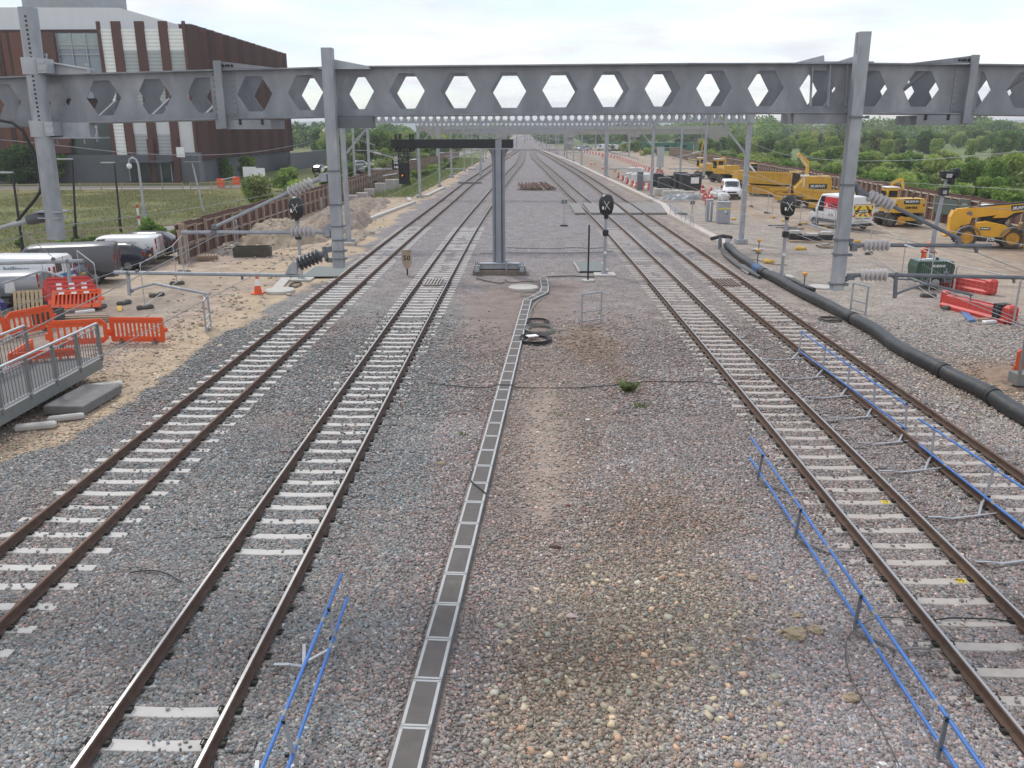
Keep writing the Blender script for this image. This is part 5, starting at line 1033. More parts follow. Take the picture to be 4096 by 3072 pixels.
def barrier(x, y, rz, label, kind='wide', col=ORANGE, tilt=0., z=0., feet=True, roll=0.):
    t = thing('plastic_barrier', label, 'barrier', (x, y, z), rz, 'orange plastic barriers'); t.rotation_euler = (tilt, roll, rz)
    key = (kind, col.name)
    if key not in BPROTO: BPROTO[key] = barrier_mb(kind).build('sheet', col, t)
    else: o = BPROTO[key].copy(); COL.objects.link(o); o.parent = t
    if feet:
        for s_ in (-.62, .62): MB().prism([(-.26,0),(.26,0),(.06,.14),(-.06,.14)], 'x', s_-.05, s_+.05).build('foot', mat('foot_grey',(.16,.14,.12),.8), t)
    for s_ in (-.62, .62): MB().box(s_, 0, .14, .05, .07, .13).build('foot_clip', YPLAS if kind == 'wide' else BLACK, t)
    return t
def bar2(p0, p1, label, **k):
    a, c = Vector(p0), Vector(p1); return barrier((a.x+c.x)/2, (a.y+c.y)/2, math.atan2(c.y-a.y, c.x-a.x), label, **k)
bar2((-17.25,29.55),(-15.45,30.05),'orange barrier with eight wide openings, left one of the linked pair'); bar2((-15.35,30.25),(-13.4,30.25),'orange barrier with narrow slots, right one of the linked pair', kind='slot')
bar2((-19.6,31.0),(-18.9,32.6),'slanting orange barrier left of the dark square box'); bar2((-21.0,29.6),(-19.75,30.75),'orange barrier cut by the left edge of the picture')
bar2((-16.05,24.9),(-14.2,25.85),'orange barrier standing inside the grey ramp railing'); bar2((-16.3,26.7),(-16.0,25.1),'orange barrier seen end on behind the ramp railing', kind='slot')
# leaning stack of barriers
for q, (dx_, dy_, rz, tl, lb, kd) in enumerate(((0,0,.28,-.72,'front orange barrier of the leaning stack','slot'),(-.28,.26,.3,-.62,'second red barrier of the leaning stack','wide'),(-.5,.5,.33,-.55,'third red barrier of the leaning stack','wide'),(-.65,.8,.36,-.48,'rear red barrier of the leaning stack, nearest the van','wide'))):
    bb_ = barrier(-19.55+dx_, 35.75+dy_, rz, lb, kd, ORANGE if q == 0 else REDP, tl, .12+.12*q, False)
    if q < 3:
        for s_ in (-.6,-.1,.4): MB().box(s_+.1*q, -.045, .86, .22, .02, .15).build('white_sticker', WHITE, bb_)
t = thing('plastic_block', 'yellow plastic foot lying beside the red barrier stack', 'plastic block', (-17.95,36.4,0), .4); MB().prism([(-.3,0),(.3,0),(.07,.16),(-.07,.16)], 'x', -.09, .09).build('block', YPLAS, t)
# ================================================================== TRAFFIC CONE
def cone(x, y, label, s_=1., grp='traffic cones'):
    t = thing('traffic_cone', label, 'traffic cone', (x, y, 0), 0, grp); b = MB(); b.box(0,0,.02*s_,.42*s_,.42*s_,.04*s_); b.build('base', ORANGE, t)
    pr = [(.04,.15),(.3,.11),(.3,.11),(.55,.07),(.8,.035)]
    MB().lathe((0,0,0),(0,0,1),[(.04*s_,.15*s_),(.32*s_,.108*s_)],14).build('cone_body', ORANGE, t, smooth=True); MB().lathe((0,0,0),(0,0,1),[(.32*s_,.110*s_),(.58*s_,.07*s_)],14).build('white_band', WHITE, t, smooth=True); MB().lathe((0,0,0),(0,0,1),[(.58*s_,.068*s_),(.78*s_,.03*s_)],14).build('cone_tip', ORANGE, t, smooth=True); return t
cone(-12.95,40.2,'orange and white traffic cone on the sand left of the round cover', 1.25)
# ================================================================== GREY RAMP AT THE LEFT EDGE
RAMPM = mat('ramp_grey_green', (.20,.205,.195), .6, .1, .1, 3); t = thing('access_ramp', 'grey walkway ramp with railings entering from the left edge', 'ramp', (-13.9,22,0))
A, B = g('z3',1215,985,.55), v('z3',0,1560,20.6); A = Vector((-13.55,25.75,.62)); B = Vector((-13.55,19.0,.62))
MB().box(-13.55,(A.y+B.y)/2-1.2,.50,.12,A.y-B.y+2.4,.34).build('edge_beam', RAMPM, t, True); MB().box(-15.55,(A.y+B.y)/2-1.2,.50,.12,A.y-B.y+2.4,.34).build('edge_beam', RAMPM, t, True)
MB().box(-14.55,(A.y+B.y)/2-1.2,.62,1.86,A.y-B.y+2.4,.06).build('deck', mat('ramp_deck', (.13,.13,.13), .85, 0, .1, 5), t, True)
def railing(x, y0, y1, z0, h, parent, n, m=RAMPM, axis='y', other=None):
    def P_(s_, z_): return (x, s_, z_) if axis == 'y' else (s_, x, z_)
    MB().bar(P_(y0,z0+h), P_(y1,z0+h), .085, .05).build('handrail', GALVL, parent, True); MB().bar(P_(y0,z0+h-.14), P_(y1,z0+h-.14), .03).build('top_rail', GALV, parent, True); MB().bar(P_(y0,z0+.10), P_(y1,z0+.10), .03).build('bottom_rail', GALV, parent, True)
    for i in range(n+1):
        s_ = y0+(y1-y0)*i/n; MB().bar(P_(s_,z0-.1), P_(s_,z0+h), .09, .06).build('railing_post', m, parent, True)
        if i < n:
            k = 9
            for q in range(1, k): ss = s_+(y1-y0)/n*q/k; MB().bar(P_(ss,z0+.1), P_(ss,z0+h-.14), .016).build('baluster', GALVD, parent, True)
railing(-13.5, 25.75, 17.75, .67, 1.12, t, 6); railing(-15.6, 25.4, 17.75, .67, 1.12, t, 5)
o = MB().box(-12.75,23.0,.17,1.15,2.1,.26,-.05,.02).build('concrete_pad', CONCG, None); tag(o, 'grey concrete slab with dark edge under the ramp end', 'slab'); o.data.materials[0] = mat('slab_dark_edge', (.17,.165,.16), .85, 0, .15, 4)
for (x, y, sx, sy, rz, lb) in ((-12.9,24.6,.95,.35,.5,'pale pointed kerb stone beside the ramp end'),(-13.0,20.9,1.0,.28,.35,'flat stone kerb below the dark slab'),(-12.55,21.6,.9,.2,.4,'narrow kerb stone on the sand right of the ramp')): tag(MB().box(x, y, .09, sx, sy, .16, rz, .04).build('kerb_stone', CONC, None), lb, 'kerb stone', 'loose kerb stones')
# railing at the right edge
t = thing('edge_railing', 'short grey railing end on a concrete beam at the right edge', 'railing', (15.2,24.7,0)); MB().box(16.4,24.9,.32,3.0,.5,.34).build('beam', RAMPM, t, True); MB().box(15.6,24.9,.07,.5,.5,.16).build('foot', CONCG, t, True); railing(24.72, 14.98, 17.8, .5, 1.2, t, 2, axis='x')
bar2((15.35,25.6),(16.9,26.9),'orange barrier half hidden by the railing at the right edge', kind='slot')
# ================================================================== TEMPORARY MESH FENCES
FENM = mat('fence_tube', (.42,.42,.42), .5, .4, .1, 4)
def heras(p0, p1, h, label, grp, lean=0.):
    a, c = Vector((*p0,0)), Vector((*p1,0)); L_ = (c-a).length; t = thing('mesh_fence_panel', label, 'fence panel', tuple(a), math.atan2(c.y-a.y, c.x-a.x), grp); t.rotation_euler = (lean, 0, t.rotation_euler.z)
    MB().tube([(0.03,0,.12),(0.03,0,h-.1),(.13,0,h),(L_-.13,0,h),(L_-.03,0,h-.1),(L_-.03,0,.12)], .021, 6).build('frame', FENM, t, smooth=True); MB().tube([(0.03,0,.15),(L_-.03,0,.15)], .018, 6).build('bottom_bar', FENM, t)
    b = MB(); n = int(L_/.32)
    for q in range(1, n): b.bar((L_*q/n,0,.15),(L_*q/n,0,h), .0045)
    for z_ in (.15+.0, h*.33, h*.66): b.bar((.03,0,z_),(L_-.03,0,z_), .0055)
    b.build('wire_mesh', FENM, t)
    return t
def hfoot(x, y, rz, label, m, grp):
    t = thing('fence_foot', label, 'fence foot', (x, y, 0), rz, grp); b = MB(); b.box(0,0,.07,.72,.24,.14,0,.03); b.build('block', m, t); b = MB(); b.box(-.22,0,.15,.2,.2,.04,0,.02); b.box(.22,0,.15,.2,.2,.04,0,.02); b.build('lug', m, t); return t
GL = 'mesh fence panels by the parked vans'
for i, (a, c, lb) in enumerate((((-19.9,49.6),(-18.9,46.2),'mesh fence panel running from the hoarding gate'),((-18.85,46.1),(-17.9,42.7),'mesh fence panel in front of the black car'),((-17.85,42.6),(-16.9,36.6),'mesh fence panel right of the red barrier stack'),((-21.9,40.9),(-18.9,36.6),'mesh fence panel in front of the silver car'),((-23.4,36.8),(-21.9,34.2),'mesh fence panel beside the grey van'),((-19.7,57.2),(-18.5,54.4),'mesh fence panel leaning at the hoarding'))): heras(a, c, 2.0, lb, GL)
FOOTD = mat('dark_rubber_foot', (.10,.095,.09), .85, 0, .2, 6)
for i, (x, y, lb) in enumerate(((-18.9,46.2,'dark rubber fence foot on the dirt near the black car'),(-17.9,42.7,'dark rubber fence foot left of the steel box'),(-16.9,36.6,'dark rubber fence foot nearest the traffic cone'),(-17.6,39.5,'dark rubber fence foot lying loose on the dirt'),(-18.3,37.6,'dark rubber fence foot behind the red barriers'),(-18.9,36.6,'dark rubber fence foot close to the yellow foot'))): hfoot(x, y, .3*i, lb, FOOTD, 'dark rubber fence feet')
# ================================================================== VEHICLES
def clearcoat(name, col, rough=.3, metal=0.): return mat(name, col, rough, metal, .04, 2, spec=.6)
VW = clearcoat('van_white', (.72,.73,.74)); VG = clearcoat('van_grey', (.115,.118,.128), .35, .3); VG2 = clearcoat('van_silver_grey', (.30,.31,.33), .35, .4); NAVY = clearcoat('car_navy', (.022,.028,.045), .25); BLK = clearcoat('car_black', (.014,.015,.017), .22); SILV = clearcoat('car_silver', (.42,.44,.47), .3, .5)
TYRE = RUBBER; RIM = mat('wheel_rim', (.32,.33,.34), .4, .7, .1, 8); REDL = mat('red_lamp', (.33,.018,.018), .2, 0, .1, 5); LAMP = mat('headlamp', (.6,.62,.64), .15); TRIM = mat('black_trim', (.025,.025,.027), .6); PLATE = mat('plate_amber', (.62,.42,.07), .5)
class Body:
    """lofted vehicle shell; stations run rear (x=0) to front; sections from sill to roof centre"""
    def __init__(s, st): s.st = st
    def sec(s, x):
        st = s.st; xs = [q[0] for q in st]; vals = [float(np.interp(x, xs, [q[k] for q in st])) for k in range(1, 7)]
        zb, w, zbelt, wt, zr, cam_ = vals   # bottom, half width, belt height, half width at roof edge, roof edge height, camber
        return [(0,zb),(w*.9,zb),(w,zb+.16),(w,zbelt),(w-(w-wt)*.75,zbelt+(zr-zbelt)*.75),(wt-.02,zr-.05),(wt-.14,zr+cam_*.5),(0,zr+cam_)]
    def pt(s, x, t, side, off=0.):
        q = s.sec(x); k = min(int(t), 6); f_ = t-k; a, c = q[k], q[k+1]; y, z = a[0]+(c[0]-a[0])*f_, a[1]+(c[1]-a[1])*f_; dy, dz = c[0]-a[0], c[1]-a[1]; l = math.hypot(dy, dz) or 1
        return Vector((x, side*(y+off*dz/l), z-off*dy/l))
    def shell(s, n=3):
        b = MB(); xs = []
        for (a, c) in zip(s.st[:-1], s.st[1:]): xs += [a[0]+(c[0]-a[0])*i/n for i in range(n)]
        xs.append(s.st[-1][0]); m = 15
        for x in xs:
            q = s.sec(x); ring = [(x, y, z) for y, z in q]+[(x, -y, z) for y, z in reversed(q[1:-1])]; m = len(ring); b.v += ring
        for i in range(len(xs)-1):
            b.f += [(i*m+k, i*m+(k+1)%m, (i+1)*m+(k+1)%m, (i+1)*m+k) for k in range(m)]
        b.f += [tuple(range(m)), tuple(reversed(range((len(xs)-1)*m, len(xs)*m)))]; b.m = [0]*len(b.f); return b
    def patch(s, x0, x1, t0, t1, side, off=.008, nx_=6, nt_=3, skew=0.):
        b = MB()
        for i in range(nx_+1):
            for j in range(nt_+1):
                t = t0+(t1-t0)*j/nt_; x = x0+(x1-x0)*i/nx_+skew*j/nt_*(1 if i > nx_/2 else 0); b.v.append(tuple(s.pt(x, t, side, off)))
        for i in range(nx_):
            for j in range(nt_): b.f.append((i*(nt_+1)+j, i*(nt_+1)+j+1, (i+1)*(nt_+1)+j+1, (i+1)*(nt_+1)+j)); b.m.append(0)
        return b
def wheel(t, x, y, r, w_=.22, rim=RIM, rr=.62):
    s_ = 1 if y > 0 else -1
    o = MB().lathe((x, y-s_*w_, r), (x, y, r), [(0,r*.8),(.02,r*.96),(w_*.3,r),(w_*.8,r),(w_-.01,r*.93),(w_,r*.7)], 22).build('wheel', TYRE, t, smooth=True)
    MB().lathe((x, y-s_*.03, r), (x, y+s_*.012, r), [(0,r*rr),(.03,r*rr),(.034,r*.5),(.042,r*.15)], 18).build('rim', rim, o); return o
VANST = lambda L_, H, w: [(0,.42,w,1.15,w-.12,H-.06,.03),(.12,.36,w,1.15,w-.10,H,.05),(L_*.62,.34,w,1.15,w-.10,H,.06),(L_*.72,.34,w,1.15,w-.12,H-.04,.05),(L_*.80,.34,w,1.16,w-.22,H*.80,.03),(L_*.865,.33,w,1.12,w-.26,1.28,.05),(L_*.95,.33,w-.03,1.0,w-.26,1.12,.05),(L_,.38,w-.14,.7,w-.36,.98,.02)]
def van(label, loc, rz, L_=5.0, H=1.95, w=.97, paint=VW, grp=None, windows='panel', rear='barn', rearlamp=(.95,1.55), pl=True):
    """x=0 is the rear bumper, +x the bonnet"""
    t = thing('van', label, 'van', loc, rz, grp or 'vans on the site'); B = Body(VANST(L_, H, w)); B.shell().build('body', paint, t, smooth=True)
    for x in (L_*.18, L_*.80):
        for s_ in (-1, 1):
            b = MB(); 
            for k in range(13):
                a = PI*k/12; b.v += [(x+.42*math.cos(a), s_*(w+.006), .34+.42*math.sin(a))]
            b.v.append((x, s_*(w+.006), .34)); b.f += [(k, k+1, 13) for k in range(12)]; b.m = [0]*12; b.build('wheel_arch', TRIM, t)
            wheel(t, x, s_*(w+.012), .34)
    for s_ in (-1, 1):
        B.patch(L_*.615, L_*.765, 3.12, 4.7, s_, skew=-.28).build('side_window', GLASS, t)
        if windows == 'crew': B.patch(L_*.36, L_*.60, 3.12, 4.7, s_).build('side_window', GLASS, t)
        B.patch(L_*.03, L_*.86, 2.0, 2.16, s_, .012).build('side_trim', TRIM, t)
        MB().box(L_*.79, s_*(w+.14), 1.3, .1, .2, .26, 0, .03).build('mirror', TRIM, t)
        B.patch(L_*.955, L_*.985, 3.0, 4.6, s_, .01).build('headlight', LAMP, t)
        o = MB().box(-.01, s_*(w-.06), sum(rearlamp)/2, .06, .085, rearlamp[1]-rearlamp[0]).build('rear_light', REDL, t); MB().box(-.03, s_*(w-.06), sum(rearlamp)/2-.08, .03, .075, .12).build('reversing_lamp', LAMP, t)
        B.patch(L_*.60, L_*.604, 1.2, 4.9, s_, .004, 1, 6).build('door_gap', TRIM, t)
    b = MB()
    for s_ in (-1, 1):
        q = B.patch(L_*.735, L_*.855, 5.15, 7, s_, .01, 6, 4); b.add(q.v, q.f)
    b.build('windscreen', GLASS, t)
    MB().box(L_+.0, 0, .5, .08, 2*w-.5, .28, 0, .03).build('front_bumper', TRIM, t); MB().box(L_-.005, 0, .80, .05, 1.0, .16, 0, .02).build('grille', TRIM, t)
    MB().box(-.04, 0, .5, .14, 2*w-.04, .2, 0, .03).build('rear_bumper', TRIM if paint is not VG else paint, t)
    MB().box(-.004, 0, 1.2, .012, .014, 1.4).build('door_gap', TRIM, t)
    if rear == 'glass': 
        for s_ in (-1,1): MB().box(-.006, s_*w*.46, H*.73, .012, w*.7, H*.24).build('rear_window', GLASS, t)
    if pl: MB().box(-.118, 0, .55, .012, .52, .11).build('number_plate', PLATE, t)
    return t
def place(rear_mid, front_mid): d = Vector(front_mid)-Vector(rear_mid); return math.atan2(d.y, d.x)
# left car park, nearest first
rz_ = PI-.20-.28
V1 = van('grey van with a white paper sheet on its side, nearest the left edge', (-21.75,37.5,0), PI+.23, 4.8, 1.5, .95, VG2)
MB().box(1.15, .962, 1.0, .42, .012, .50, 0).build('paper_sheet', WHITE, V1)
V2 = van('white van with blue lettering and blue band, rear doors facing right', (-21.9,39.55,0), PI+.0, 5.0, 1.93, .93, VW, windows='panel')
BL = mat('sign_blue', (.03,.16,.34), .5); B_ = Body(VANST(5.0,1.93,.93)); B_.patch(.1, 2.6, 2.75, 3.02, 1, .010).build('blue_band', BL, V2)
text('brilliance', .34, mat('lettering_grey_blue',(.05,.12,.24),.5), V2, (1.72,.925,1.43), (-1,0,0), (0,0,1), 'lettering')
MB().box(-.008, 0, 1.02, .012, 1.75, .2).build('blue_band', BL, V2); b = MB(); b.box(-.012, .45, 1.45, .012, .5, .42); b.build('rear_window', GLASS, V2); MB().box(-.012,-.45,1.45,.012,.5,.42).build('rear_window', GLASS, V2)
V3 = van('long dark grey van parked behind the white lettered van', (-21.35,43.75,0), PI+.30, 5.6, 2.0, .98, VG)
CARST = lambda L_, w, H: [(0,.40,w-.1,.82,w-.26,1.02,.02),(.10,.32,w-.02,.88,w-.24,1.16,.03),(L_*.14,.26,w,.92,w-.22,H-.05,.03),(L_*.22,.25,w,.92,w-.22,H,.05),(L_*.50,.25,w,.92,w-.22,H,.06),(L_*.58,.25,w,.93,w-.24,H-.07,.05),(L_*.73,.26,w,.92,w-.30,.98,.05),(L_*.92,.28,w-.03,.78,w-.28,.88,.04),(L_,.36,w-.2,.6,w-.45,.72,.02)]
def car(label, loc, rz, paint, L_=4.7, H=1.62, w=.92, grp='cars on the left car park', simple=False, trim=True):
    t = thing('parked_car', label, 'car', loc, rz, grp); B = Body(CARST(L_, w, H)); B.shell().build('body', paint, t, smooth=True)
    for s_ in (-1, 1):
        B.patch(L_*.13, L_*.60, 3.15, 4.75, s_, .008, 8, 3, -.35).build('side_window', GLASS, t)
        if not simple:
            B.patch(L_*.12, L_*.62, 4.8, 4.95, s_, .012, 8, 1, -.3).build('window_trim', SILV, t)
            B.patch(L_*.37, L_*.385, 3.0, 4.9, s_, .012, 1, 4).build('pillar', paint, t)
            MB().box(.045, s_*(w-.09), .98, .12, .09, .30, 0, .03).build('rear_light', REDL, t); B.patch(L_*.945, L_*.985, 2.6, 3.6, s_, .012).build('headlight', LAMP, t); MB().box(L_*.63, s_*(w+.1), 1.02, .12, .2, .14, 0, .03).build('mirror', paint, t)
    b = MB(); c = MB()
    for s_ in (-1, 1):
        q = B.patch(L_*.585, L_*.715, 5.1, 7, s_, .01, 5, 4); b.add(q.v, q.f); q = B.patch(L_*.025, L_*.135, 5.1, 7, s_, .01, 5, 4); c.add(q.v, q.f)
    b.build('windscreen', GLASS, t); c.build('rear_window', GLASS, t)
    for x in (L_*.2, L_*.79):
        for s_ in (-1, 1): wheel(t, x, s_*(w+.01), .33)
    MB().box(-.02, 0, .5, .1, 1.4, .2, 0, .03).build('rear_bumper', TRIM, t); MB().box(-.04, 0, .78, .012, .5, .11).build('number_plate', PLATE, t); return t
car('navy estate car with glowing red tail light behind the long grey van', (-21.4,47.7,0), PI+.14, NAVY, 4.7, 1.5)
car('black tall car parked at the hoarding gate', (-21.6,52.3,0), PI+.10, BLK, 4.8, 1.58, .94)
V4 = van('white van roof showing between the navy car and the black car', (-21.7,50.0,0), PI+.12, 4.6, 1.62, .90, VW); MB().box(-.02, .5, 1.15, .012, .42, .55).build('paper_sheet', WHITE, V4)
car('silver blue small car between the lettered van and the long grey van', (-22.05,41.45,0), PI+.1, clearcoat('car_blue_silver',(.16,.22,.27),.3,.4), 3.9, 1.45, .80)
car('bright blue car bonnet at the left edge by the orange barriers', (-26.1,33.9,0), .05, clearcoat('car_blue',(.015,.03,.16)), 4.2, 1.5, .88)
# cars parked among the trees further on the left
for i, (c, x, y, pn_) in enumerate((('s3',580,640,SILV),('s3',540,610,BLK),('s3',780,700,VW),('s3',840,690,VW),('s3',470,720,BLK),('s3',180,700,BLK),('s3',240,720,VW),('s3',690,715,SILV),('s3',1240,620,VW),('s3',1340,600,SILV),('s3',1390,560,VW))):
    p = g(c, x, y+8); car('parked car half hidden by the bushes behind the left hoarding', (p.x, p.y, 0), .4+.5*(i % 3), pn_, 4.3, 1.5, .88, 'cars behind the left hoarding', True)
for i, (c, x, y) in enumerate((('s3',250,255),('s3',670,215))):
    p = v(c, x, y+8, 260); car('white car on the far raised road among trees at left', (p.x, p.y, p.z), .2, VW, 4.4, 1.5, .88, 'cars on the far raised road', True)
# ================================================================== FENCES, LAMPS, POSTS ON THE GRASS
FT = mat('fence_rail_wood', (.36,.30,.22), .85, 0, .15, 4)
def rail_fence(label, a, c, sp, h=1.1, rails=(.45,.95)):
    a, c = Vector((*a,0)), Vector((*c,0)); L_ = (c-a).length; n = int(L_/sp); t = thing('rail_fence', label, 'fence', tuple(a))
    for z_ in rails: MB().bar(a+Vector((0,0,z_)), c+Vector((0,0,z_)), .06, .10).build('rail', FT, t, True)
    for i in range(n+1): p = a.lerp(c, i/n); MB().box(p.x, p.y, h/2, .12, .12, h).build('post', FT, t, True)
rail_fence('pale wooden rail fence in front of the brown building', (-75,108),(-44.5,111.5),2.4); rail_fence('wooden rail fence continuing right past the orange barriers', (-43.5,111.5),(-33.5,121),2.6); rail_fence('low wooden fence along the verge behind the parked vans', (-34,57.5),(-25.8,63.5),2.6,.95,(.4,.85))
for i, (bx, by, tp) in enumerate(((-31.2,52.0,(20,278)),(-31.4,58.8,(455,180)),(-31.45,65.7,(760,205)))):
    top = v('y8', tp[0]+70, tp[1], by); t = thing('street_lamp', ['black street lamp nearest the left edge','black street lamp in the middle of the three on the grass','black street lamp farthest right of the three on the grass'][i], 'street lamp', (bx,by,0), 0, 'black street lamps'); MB().cyl((0,0,0),(top.x-bx,0,top.z),.085,.06,12).build('pole', BLACK, t); MB().box(top.x-bx-.5,0,top.z+.05,1.0,.28,.08).build('lamp_head', mat('lamp_grey',(.4,.41,.42),.5), t); MB().cyl((0,0,0),(0,0,1.2),.11,n=12).build('base_sleeve', BLACK, t)
top = v('y8',1010,165,65.8); t = thing('camera_pole', 'tall grey pole with a white domed camera on a swan neck', 'camera pole', (-29.5,65.8,0)); h = top.z
MB().tube([(0,0,0),(0,0,2.0)], .14, 12).build('lower_pole', GALV, t); MB().tube([(0,0,2.0),(0,0,h-.5),(-.12,0,h-.12),(-.36,0,h),(-.62,0,h-.12),(-.70,0,h-.4)], [.09,.075,.07,.07,.07,.06], 10).build('swan_neck', GALVL, t, smooth=True); MB().sphere((-.70,0,h-.62),.2,14,10,(1,1,1.1)).build('camera_dome', WHITEP, t, smooth=True)
p = g('s4',320,640); t = thing('camera_pole', 'slim pale pole with a flat head in front of the building', 'pole', (p.x,p.y,0)); hh = v('s4',250,90,p.y).z; MB().cyl((0,0,0),(-.6,0,hh),.09,.07,10).build('pole', GALVL, t); MB().box(-.6,0,hh+.08,1.6,.5,.12).build('head_frame', GALVD, t); MB().box(-1.6,0,hh+1.0,.7,.2,.9).build('floodlight', WHITEP, t); 
p = g('c4',905,220); t = thing('marker_pole', 'red and white banded marker pole on the grass', 'marker pole', (p.x,p.y,0)); hh = v('c4',897,80,p.y).z
for q in range(6): MB().cyl((0,0,hh*q/6),(0,0,hh*(q+1)/6),.09,n=10).build('band', WHITEP if q in (0,1,3,4) and q != 2 else REDP, t)
for i, (x, y, m_) in enumerate(((510,360,ORANGE),(680,335,ORANGE))): p = g('s4',x,y); o = MB().box(p.x,p.y,.6,1.0,.5,1.2,.2,.1).build('bollard', m_, None); tag(o, ['left orange barrier block at the path end','right orange barrier block with a white arm'][i], 'barrier block', 'orange blocks on the path')
p = g('s4',520,365); q = g('s4',680,345); o = MB().bar((p.x,p.y,1.1),(q.x,q.y,1.3),.08).build('white_beam', WHITEP, None); tag(o, 'white barrier arm between the two orange blocks', 'beam')
for i, (x, y) in enumerate(((835,300),(930,320))): p = g('s4',x,y); t = thing('notice_board', ['white notice board on legs left of its twin','white notice board nearest the hoarding'][i], 'notice board', (p.x,p.y,0), 0, 'white notice boards'); MB().box(0,0,1.5,2.0,.06,1.5).build('board', WHITEP, t); MB().box(-.8,.05,.7,.08,.08,1.4).build('leg', GALV, t); MB().box(.8,.05,.7,.08,.08,1.4).build('leg', GALV, t)
# path strip in front of the building
b = MB(); b.quad((-80,113,.03),(-44,114.2,.03),(-32,122,.03),(-33,128,.03),(-46,121,.03),(-80,120,.03)); tag(b.build('path', mat('path_grey',(.33,.30,.28),.9,0,.1,1), None), 'pale path in front of the brown building', 'path', kind='structure')
# ================================================================== THE BROWN BUILDING
CORTEN = mat('corten_panel', (.100,.041,.034), .7, 0, .14, .35, stretch=(1,1,.15)); CORTD = mat('corten_dark', (.052,.024,.021), .75, 0, .12, .5); CORTO = mat('corten_orange', (.14,.052,.034), .7, 0, .14, .3, stretch=(1,1,.2))
ZINC = mat('pale_cladding', (.60,.61,.63), .5, .1, .05, .4); ZINCL = mat('upper_white_cladding', (.70,.72,.75), .5, 0, .04, .3, stretch=(6,6,.1)); SLATE = mat('slate_cladding', (.10,.105,.12), .6, 0, .1, .5); BGL = mat('blue_facade_glass', (.19,.225,.28), .12, 0, .2, .25, spec=.8); BGLD = mat('dark_facade_glass', (.03,.045,.05), .12, 0, .15, .4)
def louvre_mat(name, c1_, c2_, sc_=7.):
    m = bpy.data.materials.new(name); m.use_nodes = True; n = m.node_tree.nodes; L = m.node_tree.links.new; p = n['Principled BSDF']; p.inputs['Roughness'].default_value = .5
    tcn = n.new('ShaderNodeTexCoord'); sx = n.new('ShaderNodeSeparateXYZ'); L(tcn.outputs['Object'], sx.inputs[0]); mu = n.new('ShaderNodeMath'); mu.operation = 'MULTIPLY'; mu.inputs[1].default_value = sc_; L(sx.outputs[2], mu.inputs[0]); fr = n.new('ShaderNodeMath'); fr.operation = 'FRACT'; L(mu.outputs[0], fr.inputs[0]); gt = n.new('ShaderNodeMath'); gt.operation = 'GREATER_THAN'; gt.inputs[1].default_value = .45; L(fr.outputs[0], gt.inputs[0])
    mx_ = n.new('ShaderNodeMix'); mx_.data_type = 'RGBA'; L(gt.outputs[0], mx_.inputs[0]); mx_.inputs[6].default_value = (*c2_, 1); mx_.inputs[7].default_value = (*c1_, 1); L(mx_.outputs[2], p.inputs['Base Color']); MATS[name] = m; return m
LOUV = louvre_mat('white_louvres', (.86,.87,.86), (.68,.70,.69), 2.0); LOUVG = louvre_mat('grey_louvres', (.42,.45,.46), (.31,.335,.345), 2.0)
XB, YB, YE, HB = -48.9, 130.0, 180.5, 22.0
BD = thing('office_building', 'large brown building with white louvre strips and a pale upper block', 'building', (XB, YB, 0)); fx = lambda c, x, y: v(c, x, y, YB)
MB().box((XB-120)/2, (YB+YE)/2+.6, HB/2-.2, 120+XB-1.2, YE-YB-1.2, HB-.4).build('core_walls', CORTD, BD, True)
b = MB(); kx = v('c1',770,50,YB+6); b.prism([(-110,HB-.3),(-110,kx.z+.35),(kx.x,kx.z),(-51.0,22.4),(-51.0,HB-.3)], 'y', YB+6, YE-4); b.build('upper_block', ZINCL, BD, True)
a, c = v('c1',228,20,150), v('c1',682,20,150); MB().box((a.x+c.x)/2, 152, 27.6, c.x-a.x, 12, 6).build('roof_plant', mat('plant_grey',(.26,.27,.28),.6), BD, True); a, c = v('c1',930,90,172), v('c1',1045,100,172); MB().box((a.x+c.x)/2, 172, 26.0, c.x-a.x, 6, 2.0).build('roof_plant', mat('plant_grey',(.26,.27,.28)), BD, True)
# front facade: louvre strips between brown fins
for i, (xa, xb, zsp) in enumerate(((665,745,.50),(800,895,.47),(950,1050,.47),(1100,1200,.47))):
    xl, xr = fx('c1',xa,300).x, fx('c1',xb,300).x; z1 = HB-.5; zm = v('c1',xa,330,YB).z; z2 = v('c1',xa,790,YB).z
    MB().box((xl+xr)/2, YB-.05, (z1+zm)/2, xr-xl, .3, z1-zm).build('louvre_panel', LOUV, BD, True)
    MB().box((xl+xr)/2, YB-.03, (zm+z2)/2, xr-xl, .26, zm-z2-.01).build('louvre_panel', LOUVG if i else LOUV, BD, True)
    z3 = v('c1',xa,870 if 0 < i < 3 else 1005,YB).z; MB().box((xl+xr)/2, YB-.05, (z2+z3)/2, xr-xl, .3, z2-z3).build('louvre_panel', ZINC if i in (1,2,3) else LOUV, BD, True)
    z4 = v('c1',xa,1005,YB).z
    if z3 > z4+.1: MB().box((xl+xr)/2, YB-.03, (z3+z4)/2, xr-xl, .26, z3-z4-.01).build('louvre_panel', LOUVG, BD, True)
for xa, xb in ((648,668),(742,800),(893,952),(1046,1102),(1198,1216)):
    xl, xr = fx('c1',xa,300).x, fx('c1',xb,300).x; MB().box((xl+xr)/2, YB-.2, (HB+.5+4.0)/2, xr-xl, .45, HB-4.0+.5-.0).build('fin', CORTEN, BD, True)
